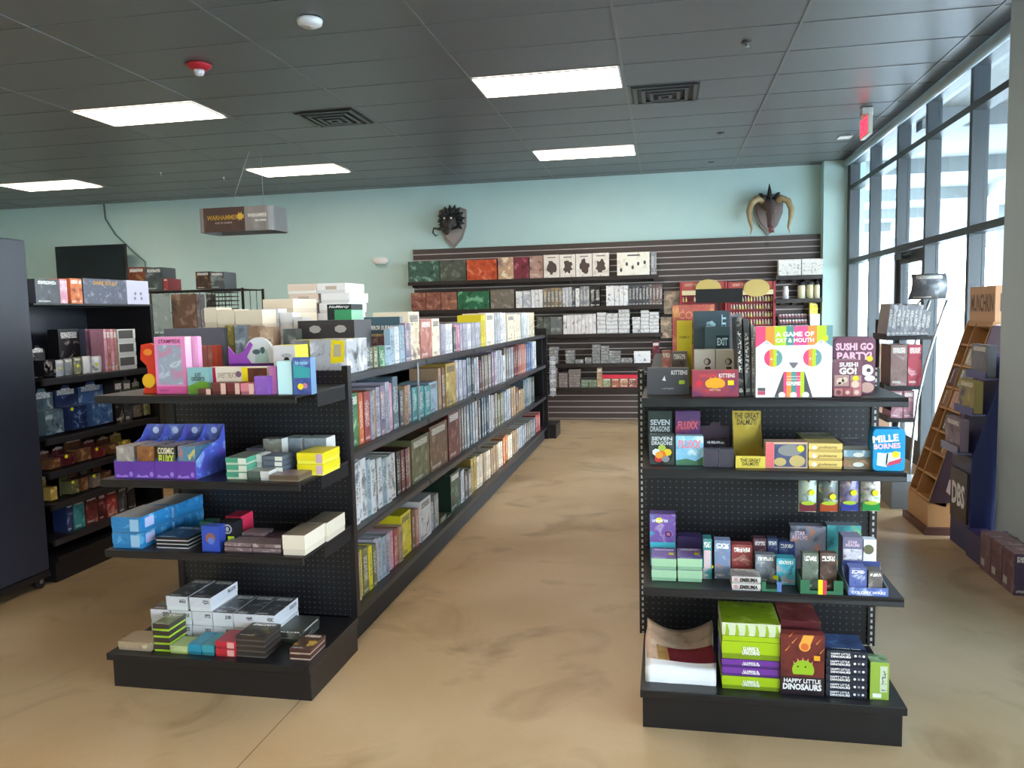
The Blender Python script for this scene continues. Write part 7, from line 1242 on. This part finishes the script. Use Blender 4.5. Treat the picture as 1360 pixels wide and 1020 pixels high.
for args in ((.05, .33, .515, .615, ['b08a70', '7a5a48', 'd0b8a0'], 'tan game box in the upper cubby of the wooden rack'), (.35, .60, .515, .615, ['c09888', '8a6458', 'd8c0b0'], 'rose tan game box in the upper cubby of the wooden rack'), (.66, .96, .515, .615, ['8a6848', '5a4430', 'b89870'], 'brown game box in narrow cubby of the wooden rack'), (.05, .60, .637, .745, ['7a8a8c', '50585c', 'a8b4b4'], 'grey transparent game box in the wooden rack, below the top row'), (.05, .60, .765, .865, ['a89c88', '7a6e60', 'c8bca8'], 'beige game box in the wooden rack, top cubby'), (.66, .96, .637, .745, ['4c3c48', '342834', '8a7480'], 'dark game box in narrow top cubby of the wooden rack'), (.05, .6, .385, .49, ['5a544e', '3a3632', '8a8680'], 'dark striped pack in the middle cubby of the wooden rack'), (.05, .3, .265, .36, ['a87c54', '7c5838', 'c8a078'], 'amber pack in lower cubby of the wooden rack')): cub(*args)
# blue comic stand
t = thing('blue_display_stand', 'dark blue leaning display stand with clear pockets and a boxed letter logo', 'display stand', (1.83, 5.21, 0)); BL = flat('stand_blue', '2a3468', .4)
b = MB(); b.prism([(0, 0), (.12, 0), (.28, 1.22), (.19, 1.22), (.0, .60)], .0, .34, 0); b.build('leaning_column', BL, t, bevel=.004)
b = MB(); b.box(-.02, .10, -.24, -.001, 0, .17); b.build('base_box', flat('stand_purple', '3c3468', .4), t, bevel=.004)
PKZ = (.62, .86, 1.08)
for k, z in enumerate(PKZ):
    xo = (z-.6)*.306; b = MB(); b.box(xo-.075, xo-.001, .02, .32, z, z+.012); b.box(xo-.082, xo-.075, .02, .32, z, z+.05); b.build('pocket', flat('clear_pocket', '6a70a0', .2), t)
b = MB(); b.box(-.013, -.001, .03, .31, .18, .50); b.build('front_panel', flat('logo_dark', '3a3038', .4), t); text(t, 'DBS', .22, .15, -.17, .34, -.0145, INKW, 'front_lettering', Matrix.Rotation(R(-90), 4, 'Z'), bold=.08)
for k, (z, cols, l) in enumerate(((PKZ[0]+.0126, ['8a788c', 'c8c8d0', '5a4c60'], 'lilac and white comic pack in the lowest pocket of the blue stand'), (PKZ[1]+.0126, ['a89c60', '4a5080', 'c8c090'], 'sand coloured comic pack in the middle pocket of the blue stand'), (PKZ[2]+.0126, ['7c8088', '50545c', 'a8acb4'], 'silver comic pack in the top pocket of the blue stand'))):
    o = put('comic_pack', 'upright', 1.83+(z-.6)*.306-.066, 5.38, z, .26, .05, .20, 'grey', l, 'comic pack', rz=R(-90), mats=M5(cols, mode='cover', scale=9))
# game boxes lined up on the floor against the column
for k in range(3):
    y0 = 4.50+k*.155; o = put('board_game_box', 'upright', 1.80, y0+.07, .0008, .15, .14, .225, 'maroon', ['nearest to camera: plum box standing on floor against column wall'.replace('nearest to camera: ', 'front of three: '), 'middle of three plum boxes standing on floor against column wall', 'rear of three plum boxes standing on floor beside the blue stand'][k], 'box', rz=R(-90), mats=[art(['7a5460', '5c3c4c', 'a08488'], 'pic', scale=12), art(['4c3c58', '2c2438', '9a8ca8'], 'cover', scale=12), art(['8a7078', '5a4450', 'b8a8ac'], 'pic'), PAGE, STK], group='plum boxes on the floor')
    b = MB(); b.prism([(-.06, .03), (-.01, .03), (-.01, .07), (-.06, .07)], -.0006, 0); part(b, 'price_label', [flat('label_white', 'd8d0d0')], o)
# stock on the far side of nearby fixtures: a crate and soft bags under the curved rack
b = MB(); b.box(-.12, .12, 0, .3, 0, .2); b.box(-.11, .11, .01, .29, .2, .21); tag(b.build('stock_carton', M5('6a7074', '50565a')[0:3], None, (1.80, 6.35, .0008)), 'grey stock carton on the floor before the curved rack', 'carton')
# ------------------------------------------------------------------ world, sun, exposure
w = bpy.data.worlds.new('overcast_sky'); sc.world = w; w.use_nodes = True; nt = w.node_tree; g = N(nt)
bg = nt.nodes['Background']; bg.inputs[1].default_value = 11.0
tc = g.new('ShaderNodeTexCoord'); s = g.new('ShaderNodeSeparateXYZ'); g.link(tc.outputs['Generated'], s.inputs[0])
r = g.new('ShaderNodeValToRGB'); e = r.color_ramp.elements; e[0].position = .0; e[0].color = (.95, .97, 1, 1); e[1].position = .6; e[1].color = (.55, .72, 1, 1); g.link(s.outputs[2], r.inputs[0]); g.link(r.outputs[0], bg.inputs[0])
sc.view_settings.view_transform = 'Standard'; sc.view_settings.look = 'None'; sc.view_settings.gamma = 1; sc.view_settings.exposure = 1.05; sc.view_settings.use_curve_mapping = False
for k, v in LBL.items():
    if len(v) > 1: print('DUPLABEL', len(v), k)
